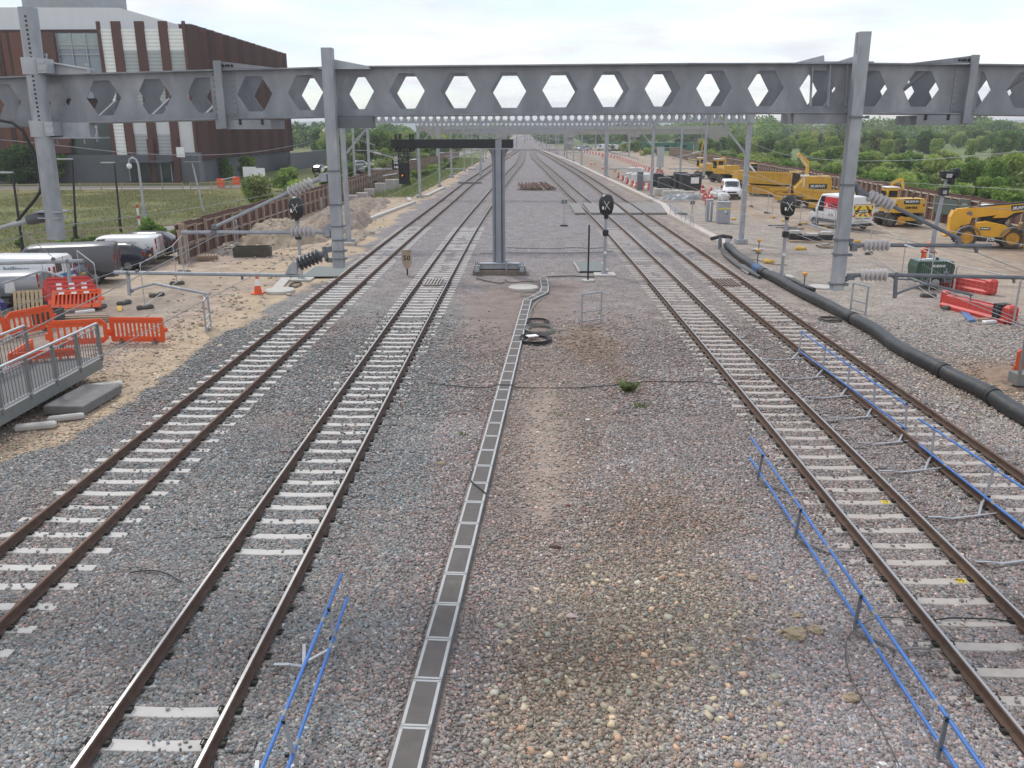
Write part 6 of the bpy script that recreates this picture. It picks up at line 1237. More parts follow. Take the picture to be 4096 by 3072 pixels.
# glass bays and brown panels to the left
xl, xr = fx('c1',365,300).x, fx('c1',650,300).x; zt, zb = v('c1',500,222,YB+2).z, v('c1',500,640,YB+2).z
MB().box((xl+xr)/2, YB+.9, (zt+zb)/2, xr-xl, 1.0, zt-zb).build('glass_wall', BGL, BD, True); 
for q in range(4): MB().box(xl+(xr-xl)*q/3, YB+.3, (zt+zb)/2, .12, .3, zt-zb).build('mullion', GALVL, BD, True)
for q in (.18,.33,.62): MB().box((xl+xr)/2, YB+.3, zt-(zt-zb)*q, xr-xl, .25, .12).build('transom', GALVL, BD, True)
MB().box((xl+xr)/2, YB+.7, zt-1.15, xr-xl-.2, .8, 2.1).build('spandrel_glass', mat('pale_glass',(.30,.36,.37),.2), BD, True)
xl2, xr2 = fx('c1',440,900).x, fx('c1',740,900).x; MB().box((xl2+xr2)/2, YB+.8, v('c1',500,905,YB).z, xr2-xl2, .9, 9).build('glass_wall', BGLD, BD, True)
for k_, (xa, xb, m_) in enumerate(((-900,-420,CORTO),(-420,-60,CORTEN),(-60,60,CORTO),(60,80,CORTD),(80,140,CORTO),(245,365,CORTEN),(-10,20,CORTD),(140,245,CORTO))):
    xl, xr = fx('c1',xa,300).x, fx('c1',xb,300).x; MB().box((xl+xr)/2, YB+.1-.12*k_*.3, 12.6+.01*k_, xr-xl, .8, 16.8).build('brown_panel', m_, BD, True)
xl, xr = fx('c1',250,850).x, fx('c1',455,850).x; MB().box((xl+xr)/2, YB-.2, 10.2, xr-xl, .5, 9.0).build('brown_panel', CORTO, BD, True)
MB().box((XB-120)/2, YB-.1, 2.0, 120+XB, 1.0, 4.0).build('plinth_wall', SLATE, BD, True)
MB().box((fx('c1',1160,1005).x+fx('c1',1300,1005).x)/2, YB-.02, 2.2, 3.5, 1.1, 4.3).build('plinth_wall', mat('slate_pale',(.16,.165,.185),.6), BD, True)
xl, xr = fx('c1',860,1120).x, fx('c1',1130,1120).x; MB().box((xl+xr)/2, YB-.7, 1.5, xr-xl, .4, 2.6).build('entrance_glass', BGLD, BD, True); MB().box((xl+xr)/2, YB-1.6, 3.1, xr-xl+1, 2.4, .25).build('entrance_canopy', SLATE, BD, True)
for q in range(5): MB().box(xl+(xr-xl)*q/4, YB-.95, 1.5, .14, .1, 2.6).build('mullion', GALV, BD, True)
for xa in (1005,1160): 
    xl = fx('c1',xa,1060).x; MB().box(xl, YB-.6, 3.2, .9, .8, 6.2).build('fin', CORTEN, BD, True)
# side facade: saw-tooth corten bays stepping away
n = 15; dy = (YE-YB)/n
for q in range(n):
    y0, y1 = YB+dy*q, YB+dy*(q+1)
    b = MB(); b.prism([(XB,y0),(XB+1.5,y0+dy*.22),(XB+.1,y1),(XB-1.0,y1),(XB-1.0,y0)], 'z', 3.4, HB+.02*(q % 3)); b.build('corten_bay', CORTEN if q % 2 else mat('corten_mid',(.066,.030,.027),.72,0,.14,.35,stretch=(1,1,.15)), BD, True)
    if q > 0:
        MB().box(XB+.10, y0+.02, 3.6+(6.2 if q > 3 else 9.5)/2, .16, .10, 5.8 if q > 3 else 9.3).build('window_slit', ZINC, BD, True)
        if q > 2: MB().box(XB+.10, y0+.02, 15.2, .14, .09, 3.6).build('window_slit', ZINC, BD, True)
    MB().box(XB-.2, y0+dy*.5, HB+.12, 1.9, dy*.9, .14).build('parapet_cap', mat('cap_blue_grey',(.2,.21,.25),.5,.2), BD, True)
MB().box(XB-.5, (YB+YE)/2, 1.7, 1.1, YE-YB, 3.4).build('plinth_wall', SLATE, BD, True)
o = MB().box(-45.2, 196, 1.6, .5, 60, 3.2).build('boundary_wall', SLATE, None); tag(o, 'dark grey wall running on beyond the brown building', 'wall')
# ================================================================== TREES AND SCRUB
LEAFM = attr_mat('foliage', rough=.7, spec=.25, trans=.45); BARK = mat('bark', (.09,.07,.052), .9, 0, .2, 6)
def crown_mesh(name, seed, blobs, leaf, n, cols, flat=1.):
    """leaf-clump faces spread through several lobes; colours vary from clump to clump"""
    r = np.random.default_rng(seed); P_ = []; K = []
    wts = np.array([b[3]**2 for b in blobs]); wts = wts/wts.sum()
    for (bx, by, bz, br), w_ in zip(blobs, wts):
        m = int(n*w_); d = r.normal(size=(m, 3)); d /= np.linalg.norm(d, axis=1)[:, None]; rad = br*(.45+.6*r.random(m)**.6); q = d*rad[:, None]*[1, 1, .85]+[bx, by, bz]
        nz_ = fbm(q[:,0]*3+seed, q[:,1]*3+q[:,2]*2.1, 2.0, seed); keep = r.random(m) < sstep(.30, .52, nz_)*.9+.1
        P_.append(q[keep]); K.append(np.full(keep.sum(), r.integers(len(cols)))+0*q[keep][:,0])
    P_ = np.concatenate(P_); K = np.concatenate(K).astype(int); P_ = P_[P_[:,2] > .05]; K = K[:len(P_)]; m = len(P_)
    u = r.normal(size=(m, 3)); u /= np.linalg.norm(u, axis=1)[:, None]; w_ = r.normal(size=(m, 3)); w_ = np.cross(u, w_); w_ /= np.linalg.norm(w_, axis=1)[:, None]
    s_ = leaf*(.55+.9*r.random(m))[:, None]; V_ = np.stack([P_-u*s_, P_+w_*s_*.55, P_+u*s_, P_-w_*s_*.55], 1).reshape(-1, 3)
    cl = np.array(cols)[K]*np.array([2.55,2.85,2.05]); cl = cl*np.exp(r.normal(0, .26, m))[:, None]*(.86+.28*r.random((m, 1)))
    me_o = npmesh(name, V_, np.arange(4*m).reshape(-1, 4), LEAFM, np.repeat(np.clip(cl, .004, .5), 4, 0)); me = me_o.data; bpy.data.objects.remove(me_o); return me
GR1 = [(.055,.085,.028),(.075,.105,.035),(.045,.07,.026),(.09,.115,.04)]; GR2 = [(.10,.135,.045),(.13,.16,.055),(.085,.12,.04),(.155,.175,.07)]; GR3 = [(.035,.058,.028),(.045,.07,.03),(.03,.048,.024)]; GR4 = [(.085,.095,.05),(.11,.11,.06),(.075,.09,.045),(.14,.13,.08)]
def lobes(seed, w_, h, n, base=.25):
    r = np.random.default_rng(seed); return [(r.uniform(-w_,w_)*.55, r.uniform(-w_,w_)*.55, h*(base+(1-base)*r.random()**.8)*.82, w_*r.uniform(.32,.55)) for _ in range(n)]
CR_T = [crown_mesh('crown', 10+i, lobes(10+i, 2.6, 6.2, 14, .10), .22, 5200, [GR1,GR2,GR3,GR4][i % 4]) for i in range(6)]
CR_S = [crown_mesh('foliage', 40+i, lobes(40+i, 1.5, 2.4, 9, .1), .13, 3400, [GR1,GR2,GR4,GR2,GR1][i % 5]) for i in range(5)]
TRUNKM = []
for i in range(2):
    b = MB(); b.tube([(0,0,0),(.05,.03,1.6),(-.05,.1,3.2),(.1,.05,5.0)], [.17,.13,.09,.03], 7)
    for q in range(5): a = q*1.3+i; b.tube([(0,.02,1.5+.5*q),(.8*math.cos(a),.8*math.sin(a),2.4+.55*q),(1.5*math.cos(a),1.5*math.sin(a),3.0+.6*q)], [.07,.045,.015], 5)
    o = b.build('trunk', BARK, None); TRUNKM.append(o.data); bpy.data.objects.remove(o)
def tree(x, y, s_, label, grp, k=0, z=0., sz=None, cat='tree', nm='tree'):
    t = thing(nm, label, cat, (x, y, z), random.uniform(0,6.28), grp); t.scale = (s_, s_, sz or s_)
    for me, n_ in ((CR_T[k % 6], 'crown'), (TRUNKM[k % 2], 'trunk')): o = bpy.data.objects.new(n_, me); COL.objects.link(o); o.parent = t
    return t
def shrub(x, y, s_, label, grp, k=0, z=0., sz=None):
    t = thing('shrub', label, 'shrub', (x, y, z), random.uniform(0,6.28), grp); t.scale = (s_, s_, sz or s_*random.uniform(.8,1.1))
    o = bpy.data.objects.new('foliage', CR_S[k % 5]); COL.objects.link(o); o.parent = t; return t
rr = random.Random(5)
# young trees before the building
for x, y, s_, lb in ((160,1185,.85,'young tree left of the round hanging post before the building'),(230,1180,.95,'young tree right behind the round hanging post'),(430,1180,.75,'low young tree just right of the round post'),(610,1165,.95,'young tree beside the round sign before the building'),(790,1165,.85,'young tree left of the building entrance')):
    p = g('c1', x, y); tree(p.x, p.y-3, s_, lb, 'young trees before the building', 2 if x < 300 else 0)
for x, y, s_, lb in ((1460,1160,.62,'small tree at the building corner'),(1610,1150,.62,'small tree before the side wall of the building')): p = g('c1', x, y); tree(p.x, p.y, s_, lb, 'young trees before the building', 0)
# shrubs and trees between the building and the track on the left
LS = 'shrubs behind the left hoarding'; LT = 'trees beyond the left hoarding'
for i in range(46):
    y = rr.uniform(84, 215); x = -22.5-rr.random()**1.2*(12 if y < 130 else 17)
    if y < 108 and x < -29: continue
    shrub(x, y, rr.uniform(.55,1.25), 'low green shrub on the rough ground behind the left hoarding', LS, i)
for i in range(44):
    y = rr.uniform(190, 330); x = -22-(y-190)*.02-rr.random()*46*(y/300); tree(x, y, rr.uniform(.8,1.35), 'leafy green tree in the belt between the building and the tracks', LT, i)
for i in range(26): y = rr.uniform(112, 200); shrub(rr.uniform(-15.5,-19.5), y, rr.uniform(.35,.8), 'grassy bush on the verge between hoarding and left track', 'bushes on the left verge', i, 0, rr.uniform(.3,.6))
shrub(-24.6,56.0,.8,'dark bush at the near end of the left hoarding','bush at the hoarding end',0,0,.9)
for i in range(14): shrub(-33+rr.uniform(-2,3)+i*.55, 57.0+i*.45+rr.uniform(-.4,.4), rr.uniform(.2,.38), 'weedy tuft on the verge behind the parked vans', 'weeds on the verge', i, 0, rr.uniform(.15,.3))
# right-hand scrub behind the hoarding
RS = 'scrub bushes behind the right hoarding'; RT = 'trees beyond the right hoarding'
for i in range(150):
    y = rr.uniform(48, 215); x0 = 36.5+(y-60)*.032; x = x0+1.4+rr.random()**1.4*(9 if y < 120 else 14); shrub(x, y, rr.uniform(.8,1.55), 'green scrub bush growing just behind the right hoarding', RS, i, -.2, rr.uniform(.7,1.35))
for i in range(22): y = 50+i*2.2+(30 if i > 12 else 0); tree(39.5+rr.random()**1.3*12+(y-60)*.05, y, rr.uniform(.40,.56), 'leafy tree rising behind the right hoarding', RT, [0,1,3][i % 3], -.5)
for i in range(40): shrub(rr.uniform(56,70)+i*.2, rr.uniform(110,210), rr.uniform(1.0,1.8), 'dark bush on the edge of the pale field at right', 'bushes at the field edge', i)
for i in range(120):
    y = rr.uniform(250, 400); x = 70+rr.random()*150*(y/340); tree(x, y, rr.uniform(.75,1.25), 'tree in the wooded belt behind the pale field', 'trees of the wooded belt', i)
for i in range(30): y = rr.uniform(230, 330); tree(46+(y-230)*.2+rr.random()*28, y, rr.uniform(.6,.95), 'tree near the right end of the concrete bridge', 'trees by the bridge', i)
for i in range(12): shrub(31+rr.random()*9, rr.uniform(255,318), rr.uniform(.8,1.6), 'bush in front of the concrete bridge', 'bushes by the bridge', i)
def woodland(name, label, seed, pts, n, leaf, cols):
    r = np.random.default_rng(seed); V_, C_ = [], []
    for (x, y, w_, h) in pts:
        m = n; d = r.normal(size=(m,3)); d /= np.linalg.norm(d,axis=1)[:,None]; q = d*(.5+.5*r.random(m)**.5)[:,None]*[w_, w_, h*.55]+[x, y, h*.5]; q = q[q[:,2] > 0]; m = len(q); u = r.normal(size=(m,3)); u /= np.linalg.norm(u,axis=1)[:,None]; k = np.cross(u, r.normal(size=(m,3))); k /= np.linalg.norm(k,axis=1)[:,None]; s_ = leaf*(.6+.8*r.random(m))[:,None]
        V_.append(np.stack([q-u*s_, q+k*s_*.7, q+u*s_, q-k*s_*.7],1).reshape(-1,3)); cl = np.array(cols)[r.integers(len(cols))]*np.array([2.5,2.8,2.1])*np.exp(r.normal(0,.22,m))[:,None]; C_.append(np.repeat(cl,4,0))
    V_ = np.concatenate(V_); return tag(npmesh(name, V_, np.arange(len(V_)).reshape(-1,4), LEAFM, np.clip(np.concatenate(C_),.004,.5)), label, 'woodland', kind='stuff')
r = np.random.default_rng(3)
pts = [(r.uniform(-330,-70), r.uniform(330,560), r.uniform(5,9), r.uniform(7,12)) for _ in range(110)]+[(r.uniform(-70,-14), r.uniform(420,640), r.uniform(5,8), r.uniform(6,10)) for _ in range(45)]
woodland('woodland', 'far wooded skyline left of the tracks', 4, pts, 420, .75, GR3+GR1)
pts = [(r.uniform(90,520), r.uniform(430,760), r.uniform(6,11), r.uniform(9,15)) for _ in range(170)]+[(r.uniform(12,110), r.uniform(440,700), r.uniform(5,9), r.uniform(6,10)) for _ in range(55)]
woodland('woodland', 'far wooded skyline right of the tracks', 5, pts, 420, .85, GR3+GR1+GR4[:2])
n = 60; xs = np.linspace(-3000, 3000, n); V_ = np.concatenate([np.stack([xs, np.full(n, 2600.), np.full(n,-1.)],1), np.stack([xs, np.full(n, 2900.), 14+34*fbm(xs+9000, xs*0+3, 900, 3)],1), np.stack([xs, np.full(n, 3600.), np.full(n,-1.)],1)]); i = np.arange(n-1)
o = npmesh('hills', V_, np.concatenate([np.stack([i,i+1,i+n+1,i+n],1), np.stack([i+n,i+n+1,i+2*n+1,i+2*n],1)]), mat('far_hill', (.10,.14,.12), .95, 0, .2, .01)); tag(o, 'low far hills on the horizon', 'hills', kind='structure')
# grass tufts
def tuft(x, y, r_, h, n, label, seed):
    q = np.random.default_rng(seed); V_, F_ = [], []
    for i in range(n):
        a = q.random()*6.28; d = q.random()**.7*r_; bx, by = d*math.cos(a), d*math.sin(a); l = h*q.uniform(.5,1.1); ln = q.uniform(.2,.9)*l; w_ = .008; p = [(bx-w_*math.sin(a), by+w_*math.cos(a), 0), (bx+w_*math.sin(a), by-w_*math.cos(a), 0), (bx+ln*.4*math.cos(a)+.004, by+ln*.4*math.sin(a), l*.65), (bx+ln*math.cos(a), by+ln*math.sin(a), l*.9)]; F_.append([4*i,4*i+1,4*i+2,4*i+3]); V_ += p
    c = np.array([.17,.22,.08])*np.exp(q.normal(0,.25,n))[:,None]; o = npmesh('grass_tuft', np.array(V_), np.array(F_), LEAFM, np.repeat(c,4,0)); o.location = (x, y, 0); return tag(o, label, 'grass tuft', 'grass tufts on the ballast')
p = g('D',1358,845); tuft(p.x, p.y, .15, .34, 150, 'bright green grass tuft in the middle of the ballast', 1); p = g('D',1385,880); tuft(p.x, p.y, .16, .16, 60, 'smaller sparse weed just below the green tuft', 2); p = g('D',1000,940); tuft(p.x, p.y, .12, .10, 40, 'tiny weed left of the cable trough', 3); p = g('D',1207,896); tuft(p.x, p.y, .15, .06, 40, 'flat weed patch right of the trough', 4)
def grass_field(name, label, polyf, n, h, seed, cols):
    q = np.random.default_rng(seed); x, y = polyf(q, n); n = len(x); a = q.random(n)*6.28; l = h*(.4+q.random(n)); w_ = .035; V_ = np.stack([np.stack([x-w_*np.sin(a), y+w_*np.cos(a), 0*x],1), np.stack([x+w_*np.sin(a), y-w_*np.cos(a), 0*x],1), np.stack([x+.5*l*np.cos(a), y+.5*l*np.sin(a), l],1)],1).reshape(-1,3)
    c = np.array(cols)[q.integers(len(cols), size=n)]*np.exp(q.normal(0,.25,n))[:,None]; return tag(npmesh(name, V_, np.arange(3*n).reshape(-1,3), LEAFM, np.repeat(c,3,0), 3), label, 'grass', kind='stuff')
def f1(q, n): x = q.uniform(-62,-26.5,n); y = q.uniform(50,112,n); k = (x < np.interp(y,[0,50,58,70,80,400],[-33.5,-32.8,-31.5,-29.5,-23,-22.5])) & (q.random(n) < sstep(.3,.6,fbm(x,y,5,3))*.9+.1); return x[k], y[k]
grass_field('grass', 'rough grass with dry stems on the field before the building', f1, 90000, .15, 7, [(.19,.21,.09),(.24,.23,.12),(.16,.185,.075),(.27,.25,.14)])
def f2(q, n): y = q.uniform(70,210,n); x = 36.5+(y-60)*.032+q.random(n)**1.3*26; return x, y
grass_field('grass', 'long grass at the foot of the scrub behind the right hoarding', f2, 60000, .6, 8, [(.18,.23,.08),(.23,.26,.10),(.15,.19,.07)])
def f3(q, n): y = q.uniform(100,230,n); x = q.uniform(-20.2,-13.2,n)+(y-100)*.018; return x, y
grass_field('grass', 'long grass on the verge before the far left hoarding', f3, 26000, .5, 9, [(.17,.22,.08),(.22,.25,.10)])
# ================================================================== CONCRETE BRIDGE
BRC = mat('bridge_concrete', (.33,.31,.285), .88, 0, .1, .4, col2=(.27,.25,.23), c2lo=.5, c2hi=.7, c2scale=.3); t = thing('concrete_bridge', 'long low concrete road bridge crossing beyond the tracks', 'bridge', (40,330,0)); YB2 = 330
MB().box(15, YB2+5, 6.9, 108, 9.0, 1.5).build('deck', BRC, t, True); MB().box(15, YB2+.3, 7.9, 108, .5, 1.3).build('parapet', mat('bridge_parapet',(.38,.36,.335),.88,0,.1,.4), t, True); MB().box(15, YB2+.25, 6.35, 107.6, 1.2, 1.5).build('edge_girder', BRC, t, True)
MB().box(15, YB2-.1, 7.2, 108, .3, .12).build('joint_line', mat('bridge_shadow_gap',(.16,.15,.14),.9), t, True)
for x in (40.5, 16.5, -9, -26): MB().box(x, YB2+4, 2.6, 2.6, 7, 5.2).build('pier', BRC, t, True); MB().box(x, YB2+1, 5.3, 4.4, 3.0, 1.6).build('pier_head', BRC, t, True)
MB().box(72, YB2+4, 4.3, 7.5, 11, 8.6).build('abutment', BRC, t, True); MB().box(66.5, YB2+3, 2.0, 3.8, 7, 4.2).build('pier', BRC, t, True); MB().box(-36, YB2+4, 4.2, 9, 11, 8.2).build('abutment', BRC, t, True)
# ================================================================== RIGHT-HAND WORK SITE
# green cabins and vehicles far right
GCAB = mat('site_cabin_green', (.03,.14,.10), .6, 0, .1, .5)
for i in range(5): 
    x = 46+i*6.2-14; t = thing('site_cabin', 'low green site cabin before the concrete bridge', 'site cabin', (x, 318-i*1.0, 0), -.04, 'green site cabins'); MB().box(0,0,1.35,6.0,2.6,2.6).build('body', GCAB, t); MB().box(0,-1.32,1.6,1.6,.06,.7).build('window', GLASS, t); MB().box(0,0,2.72,6.1,2.7,.12).build('roof', mat('cabin_roof',(.06,.2,.15),.6), t)
for i, (x, y, pn_) in enumerate(((30,442,SILV),(80,420,VW),(230,410,SILV),(20,430,VW),(290,430,VG2),(470,420,VW))): p = g('s2', x, y+14); car('car parked far off before the concrete bridge', (p.x, p.y, 0), .2+.3*i, pn_, 4.4, 1.5, .9, 'cars far off by the bridge', True)
for i, (x, y) in enumerate(((390,450),(480,452))): p = g('s2', x, y); van('white van parked far off before the green cabins', (p.x, p.y, 0), PI*.9, 5.2, 2.2, 1.0, VW, 'vans far off by the bridge')
PALI = mat('palisade_pale', (.42,.45,.44), .6)
t = thing('palisade_fence', 'pale palisade fence before the green cabins', 'fence', (30,262,0))
for q in range(14): a = g('s2', 560+q*11, 452); MB().box(a.x, a.y, 1.5, .35, .12, 3.0).build('pale', PALI, t, True)
a, c = g('s2',560,452), g('s2',703,452); MB().bar((a.x,a.y+.1,.6),(c.x,c.y+.1,.6),.1).build('rail', PALI, t, True)
# red and white water barriers in a row
RB = mat('barrier_red', (.50,.055,.035), .5, 0, .1, 2); WBM = mat('barrier_white', (.66,.64,.60), .5, 0, .06, 2)
def wbar(label, grp):
    t = thing('road_barrier', label, 'road barrier', (0,0,0), 0, grp); b = MB(); b.prism([(-.22,0),(.22,0),(.2,.25),(.1,.4),(.08,.8),(-.08,.8),(-.1,.4),(-.2,.25)], 'y', -.48, .48); b.build('block', WBM, t); return t
def wbar2(label, grp):
    t = thing('road_barrier', label, 'road barrier', (0,0,0), 0, grp); b = MB(); b.prism([(-.22,0),(.22,0),(.2,.25),(.1,.4),(.08,.8),(-.08,.8),(-.1,.4),(-.2,.25)], 'y', -.48, .48); b.build('block', RB, t); return t
WR = 'red and white road barriers in the far row'; pw = wbar('white road barrier in the long far row beside the haul road', WR); pr_ = wbar2('red road barrier in the long far row beside the haul road', WR)
row = [g('s2',x,y) for x, y in ((960,715),(800,675),(640,605),(480,540))]+[g('s2',x,y) for x, y in ((300,505),(80,470))]; row = [(p.x,p.y) for p in row]
L_ = [0]
for a, c in zip(row[:-1], row[1:]): L_.append(L_[-1]+math.dist(a, c))
kk = 0; s_ = 0
while s_ < L_[-1]-1:
    k = min(np.searchsorted(L_, s_, side='right')-1, len(row)-2); f_ = (s_-L_[k])/(L_[k+1]-L_[k]); a, c = row[k], row[k+1]; x, y = a[0]+(c[0]-a[0])*f_, a[1]+(c[1]-a[1])*f_; rz = math.atan2(c[1]-a[1], c[0]-a[0])-PI/2
    src = pw if kk % 2 else pr_
    if kk < 2: src.location = (x, y, 0); src.rotation_euler = (0,0,rz)
    else: dup(src, (x, y, 0), rz)
    kk += 1; s_ += 1.9 if kk < 40 else 2.6
N2 = 'red and white road barriers round the white bags'; pw2 = wbar('white road barrier in the short row round the white bags', N2); pr2 = wbar2('red road barrier in the short row round the white bags', N2); row2 = [g('s2',x,y) for x, y in ((480,750),(530,785),(580,815),(640,845),(690,860),(760,870),(830,882))]
for i in range(13): f_ = i/12*6; k = min(int(f_),5); p = row2[k].lerp(row2[k+1], f_-k); src = pw2 if i % 2 else pr2; rz = math.atan2(row2[k+1].y-row2[k].y, row2[k+1].x-row2[k].x)-PI/2; (setattr(src,'location',(p.x,p.y,0)), setattr(src,'rotation_euler',(0,0,rz))) if i < 2 else dup(src, (p.x,p.y,0), rz)
for i, (x, y) in enumerate(((1410,915),(1500,950),(1435,1000),(1460,1050),(1505,1035),(1620,965))): p = g('s2', x, y); t = thing('chevron_barrier', 'red and white upright barrier beside the grey cabinet', 'barrier', (p.x,p.y,0), .3*i, 'red and white barriers by the cabinet'); MB().prism([(-.3,0),(.3,0),(.28,.5),(0,1.0),(-.28,.5)], 'y', -.12, .12).build('red_panel', RB, t); MB().box(0,-.13,.45,.5,.02,.16).build('white_band', WHITE, t)
for i, (c, x, y) in enumerate((('s2',175,605),('s2',305,645),('s2',440,685),('s1',1560,600),('s1',1600,605),('s1',660,535),('s1',1690,655),('s1',1060,470))): p = g(c, x, y); cone(p.x, p.y, 'small orange cone far off beside the tracks', 1.1, 'cones far off beside the tracks')
# white bags, black tanks, crates
BAGW = mat('white_bulk_bag', (.62,.62,.62), .75, 0, .12, 2, bump=.6, bscale=4); CRATE = mat('black_crate', (.03,.032,.035), .5, 0, .15, 3)
for i, (x, y, s_) in enumerate(((610,800,1.15),(670,805,1.15),(740,790,1.1),(800,800,1.1),(640,745,1.3),(700,745,1.3),(890,830,.9))):
    p = g('s2', x, y); t = thing('bulk_bag', 'white bulk bag standing on the gravel by the portal column', 'bulk bag', (p.x,p.y,0), .2*i, 'white bulk bags'); b = MB(); b.box(0,0,.6*s_,1.1*s_,1.1*s_,1.2*s_,0,.18); b.build('sack', BAGW, t); b = MB(); b.box(0,0,1.2*s_,.5,.5,.14,.4,.06); b.build('neck', BAGW, t)
for i, (x, y, w_, h, lb) in enumerate(((905,845,1.5,1.7,'black tank behind the third portal column'),(985,885,1.6,1.55,'black drum shaped tank in front of the crates'),(1070,855,2.2,1.5,'dark tangled pallet load behind the tank'),(1160,870,1.6,2.1,'tall black crate left of the sign crate'),(1270,885,2.6,2.0,'black crate with a white sign on it'))):
    p = g('s2', x, y); t = thing('black_crate', lb, 'crate', (p.x,p.y,0), .1, 'black tanks and crates'); b = MB(); b.box(0,0,h/2,w_,1.3,h,0,.1 if i in (1,) else .02); b.build('shell', CRATE, t); MB().box(0,0,h+.03,w_*.9,1.1,.06).build('lid', mat('crate_lid',(.10,.10,.105),.6), t)
    if i == 4: MB().box(.4,-.67,h*.62,1.05,.03,.75).build('white_sign', WHITE, t)
t = thing('rail_cabinet', 'slim dark grey cabinet among the red and white barriers', 'cabinet', tuple(g('s2',715,885)), 0); MB().box(0,0,1.15,.72,.6,2.3).build('body', GALVD, t); MB().box(0,0,2.33,.8,.7,.06).build('roof', GALV, t)
t = thing('rail_cabinet', 'tall pale grey box on a mast behind the third portal', 'cabinet', (float(v('s2',940,600,152).x),152,0)); MB().box(0,0,2.9,1.2,.6,3.4).build('body', GALVL, t); MB().box(0,0,.8,.4,.4,1.7).build('post', GALV, t)
# pale concrete blocks, plastic sheet
for i, (x, y, w_, h) in enumerate(((960,940,1.9,.75),(1060,970,2.0,.8),(1150,930,1.2,.5),(1240,950,1.6,.55))): p = g('s2', x, y); tag(MB().box(p.x,p.y,h/2,w_,.9,h,.1,.03).build('concrete_block', CONC, None), 'low pale concrete block near the plastic sheeting', 'concrete block', 'pale concrete blocks')
o = heap(*tuple(g('s2',1240,985))[:2], 3.0, 1.2, .7, 'crumpled grey plastic sheeting on the gravel', mat('grey_plastic_sheet',(.27,.29,.30),.4,0,.3,2,bump=1.,bscale=3), 9); o.name = 'plastic_sheet'; o['category'] = 'sheeting'; del o['group']
for i, (x, y, s_) in enumerate(((1560,985,1.3),(1640,1000,1.1),(1600,960,.9),(1370,880,.8))): p = g('s2', x, y); tag(MB().sphere((p.x,p.y,.35*s_),.7*s_,10,7,(1,.8,.75),.2).build('white_sack', BAGW, None), 'crumpled white sack heap behind the grey cabinet', 'sack', 'crumpled white sacks')
# lineside cabinets
CABM = mat('cabinet_grey', (.33,.34,.37), .5, .1, .06, 2)
t = thing('rail_cabinet', 'grey cabinet with a yellow stripe beside the second portal column', 'cabinet', (16.65,72.2,0), -.03); MB().box(0,0,.87,1.05,.7,1.72).build('body', CABM, t); MB().box(0,0,1.76,1.15,.8,.06).build('roof', GALVL, t); MB().box(0,-.36,1.22,1.04,.012,.13).build('yellow_stripe', mat('stripe_yellow',(.62,.55,.08),.5), t); MB().box(.25,-.37,.8,.05,.05,.14).build('handle', BLACK, t); MB().prism([(.22,1.45),(.36,1.45),(.29,1.58)], 'y', -.365, -.355).build('warning_sign', YPLAS, t); MB().box(.1,-.36,.98,.14,.012,.14).build('label', WHITE, t)
t = thing('rail_cabinet', 'narrower grey cabinet just behind the yellow striped one', 'cabinet', (15.75,73.6,0)); MB().box(0,0,.9,.5,.7,1.8).build('body', GALV, t); MB().box(0,0,1.83,.58,.78,.06).build('roof', GALVL, t); MB().box(-.0,-.36,.9,.1,.012,1.6).build('door_edge', WHITE, t)
t = thing('handrail', 'low grey handrail along the pale trough by the crossing', 'handrail', (13.0,72,0)); pts = [g('z5',x,y) for x, y in ((0,1060),(100,1110),(210,1180),(290,1230),(380,1290),(440,1320))]
for p in pts: MB().cyl((p.x,p.y,0),(p.x,p.y,.95),.025,n=6).build('post', GALV, t, True)
for z_ in (.95,.45): MB().tube([(p.x,p.y,z_) for p in pts], .024, 6).build('rail', GALVL, t, True)
# ---- thick black pipe and the smaller ones
PIPE = mat('black_pipe', (.024,.025,.027), .45, 0, .15, 4, bump=.12, bscale=30, col2=(.075,.073,.072), c2lo=.52, c2hi=.8, c2scale=2)
pp_ = [(13.35,56.2),(13.05,52.5),(12.85,48.5),(12.85,45.4),(12.98,42),(13.12,38.2),(13.35,35),(13.42,31.8),(13.18,28.6),(13.32,26.1),(13.48,24.1),(13.45,22.4),(13.40,20.2),(13.2,16),(13.0,10)]
def pipe_along(pts, r, z, label, m=PIPE, grp='black pipes on the right', wob=.02):
    P_ = np.array(pts); t_ = np.linspace(0, len(P_)-1, len(P_)*8); xs = np.interp(t_, np.arange(len(P_)), P_[:,0]); ys = np.interp(t_, np.arange(len(P_)), P_[:,1])
    for _ in range(6): xs[1:-1] = (xs[:-2]+2*xs[1:-1]+xs[2:])/4; ys[1:-1] = (ys[:-2]+2*ys[1:-1]+ys[2:])/4
    rs = [r*(1+.018*math.sin(q*2.2)) for q in range(len(xs))]; zz_ = [z+wob*math.sin(q*.45) for q in range(len(xs))]
    t = thing('black_pipe', label, 'pipe', (xs[0], ys[0], 0), 0, grp); MB().tube(list(zip(xs, ys, zz_)), rs, 18).build('pipe_wall', m, t, True, smooth=True); return t, list(zip(xs, ys, zz_))
t, ln = pipe_along(pp_, .235, .235, 'thick black pipe running down the right beside the rusty track')
for yv in (45.2, 34.0, 26.0, 23.4): k = min(range(len(ln)), key=lambda q: abs(ln[q][1]-yv)); a, c = Vector(ln[k]), Vector(ln[min(k+1,len(ln)-1)]); d = (c-a).normalized(); MB().cyl(a-d*.12, a+d*.12, .262, n=18).build('coupling', mat('pipe_coupling',(.015,.015,.016),.6), t, True, smooth=True)
k = min(range(len(ln)), key=lambda q: abs(ln[q][1]-47.2)); a = Vector(ln[k]); c = Vector(ln[k+3]); MB().cyl(a, c, .243, n=18).build('blue_marking', mat('blue_mark',(.03,.09,.22),.5), t, True)
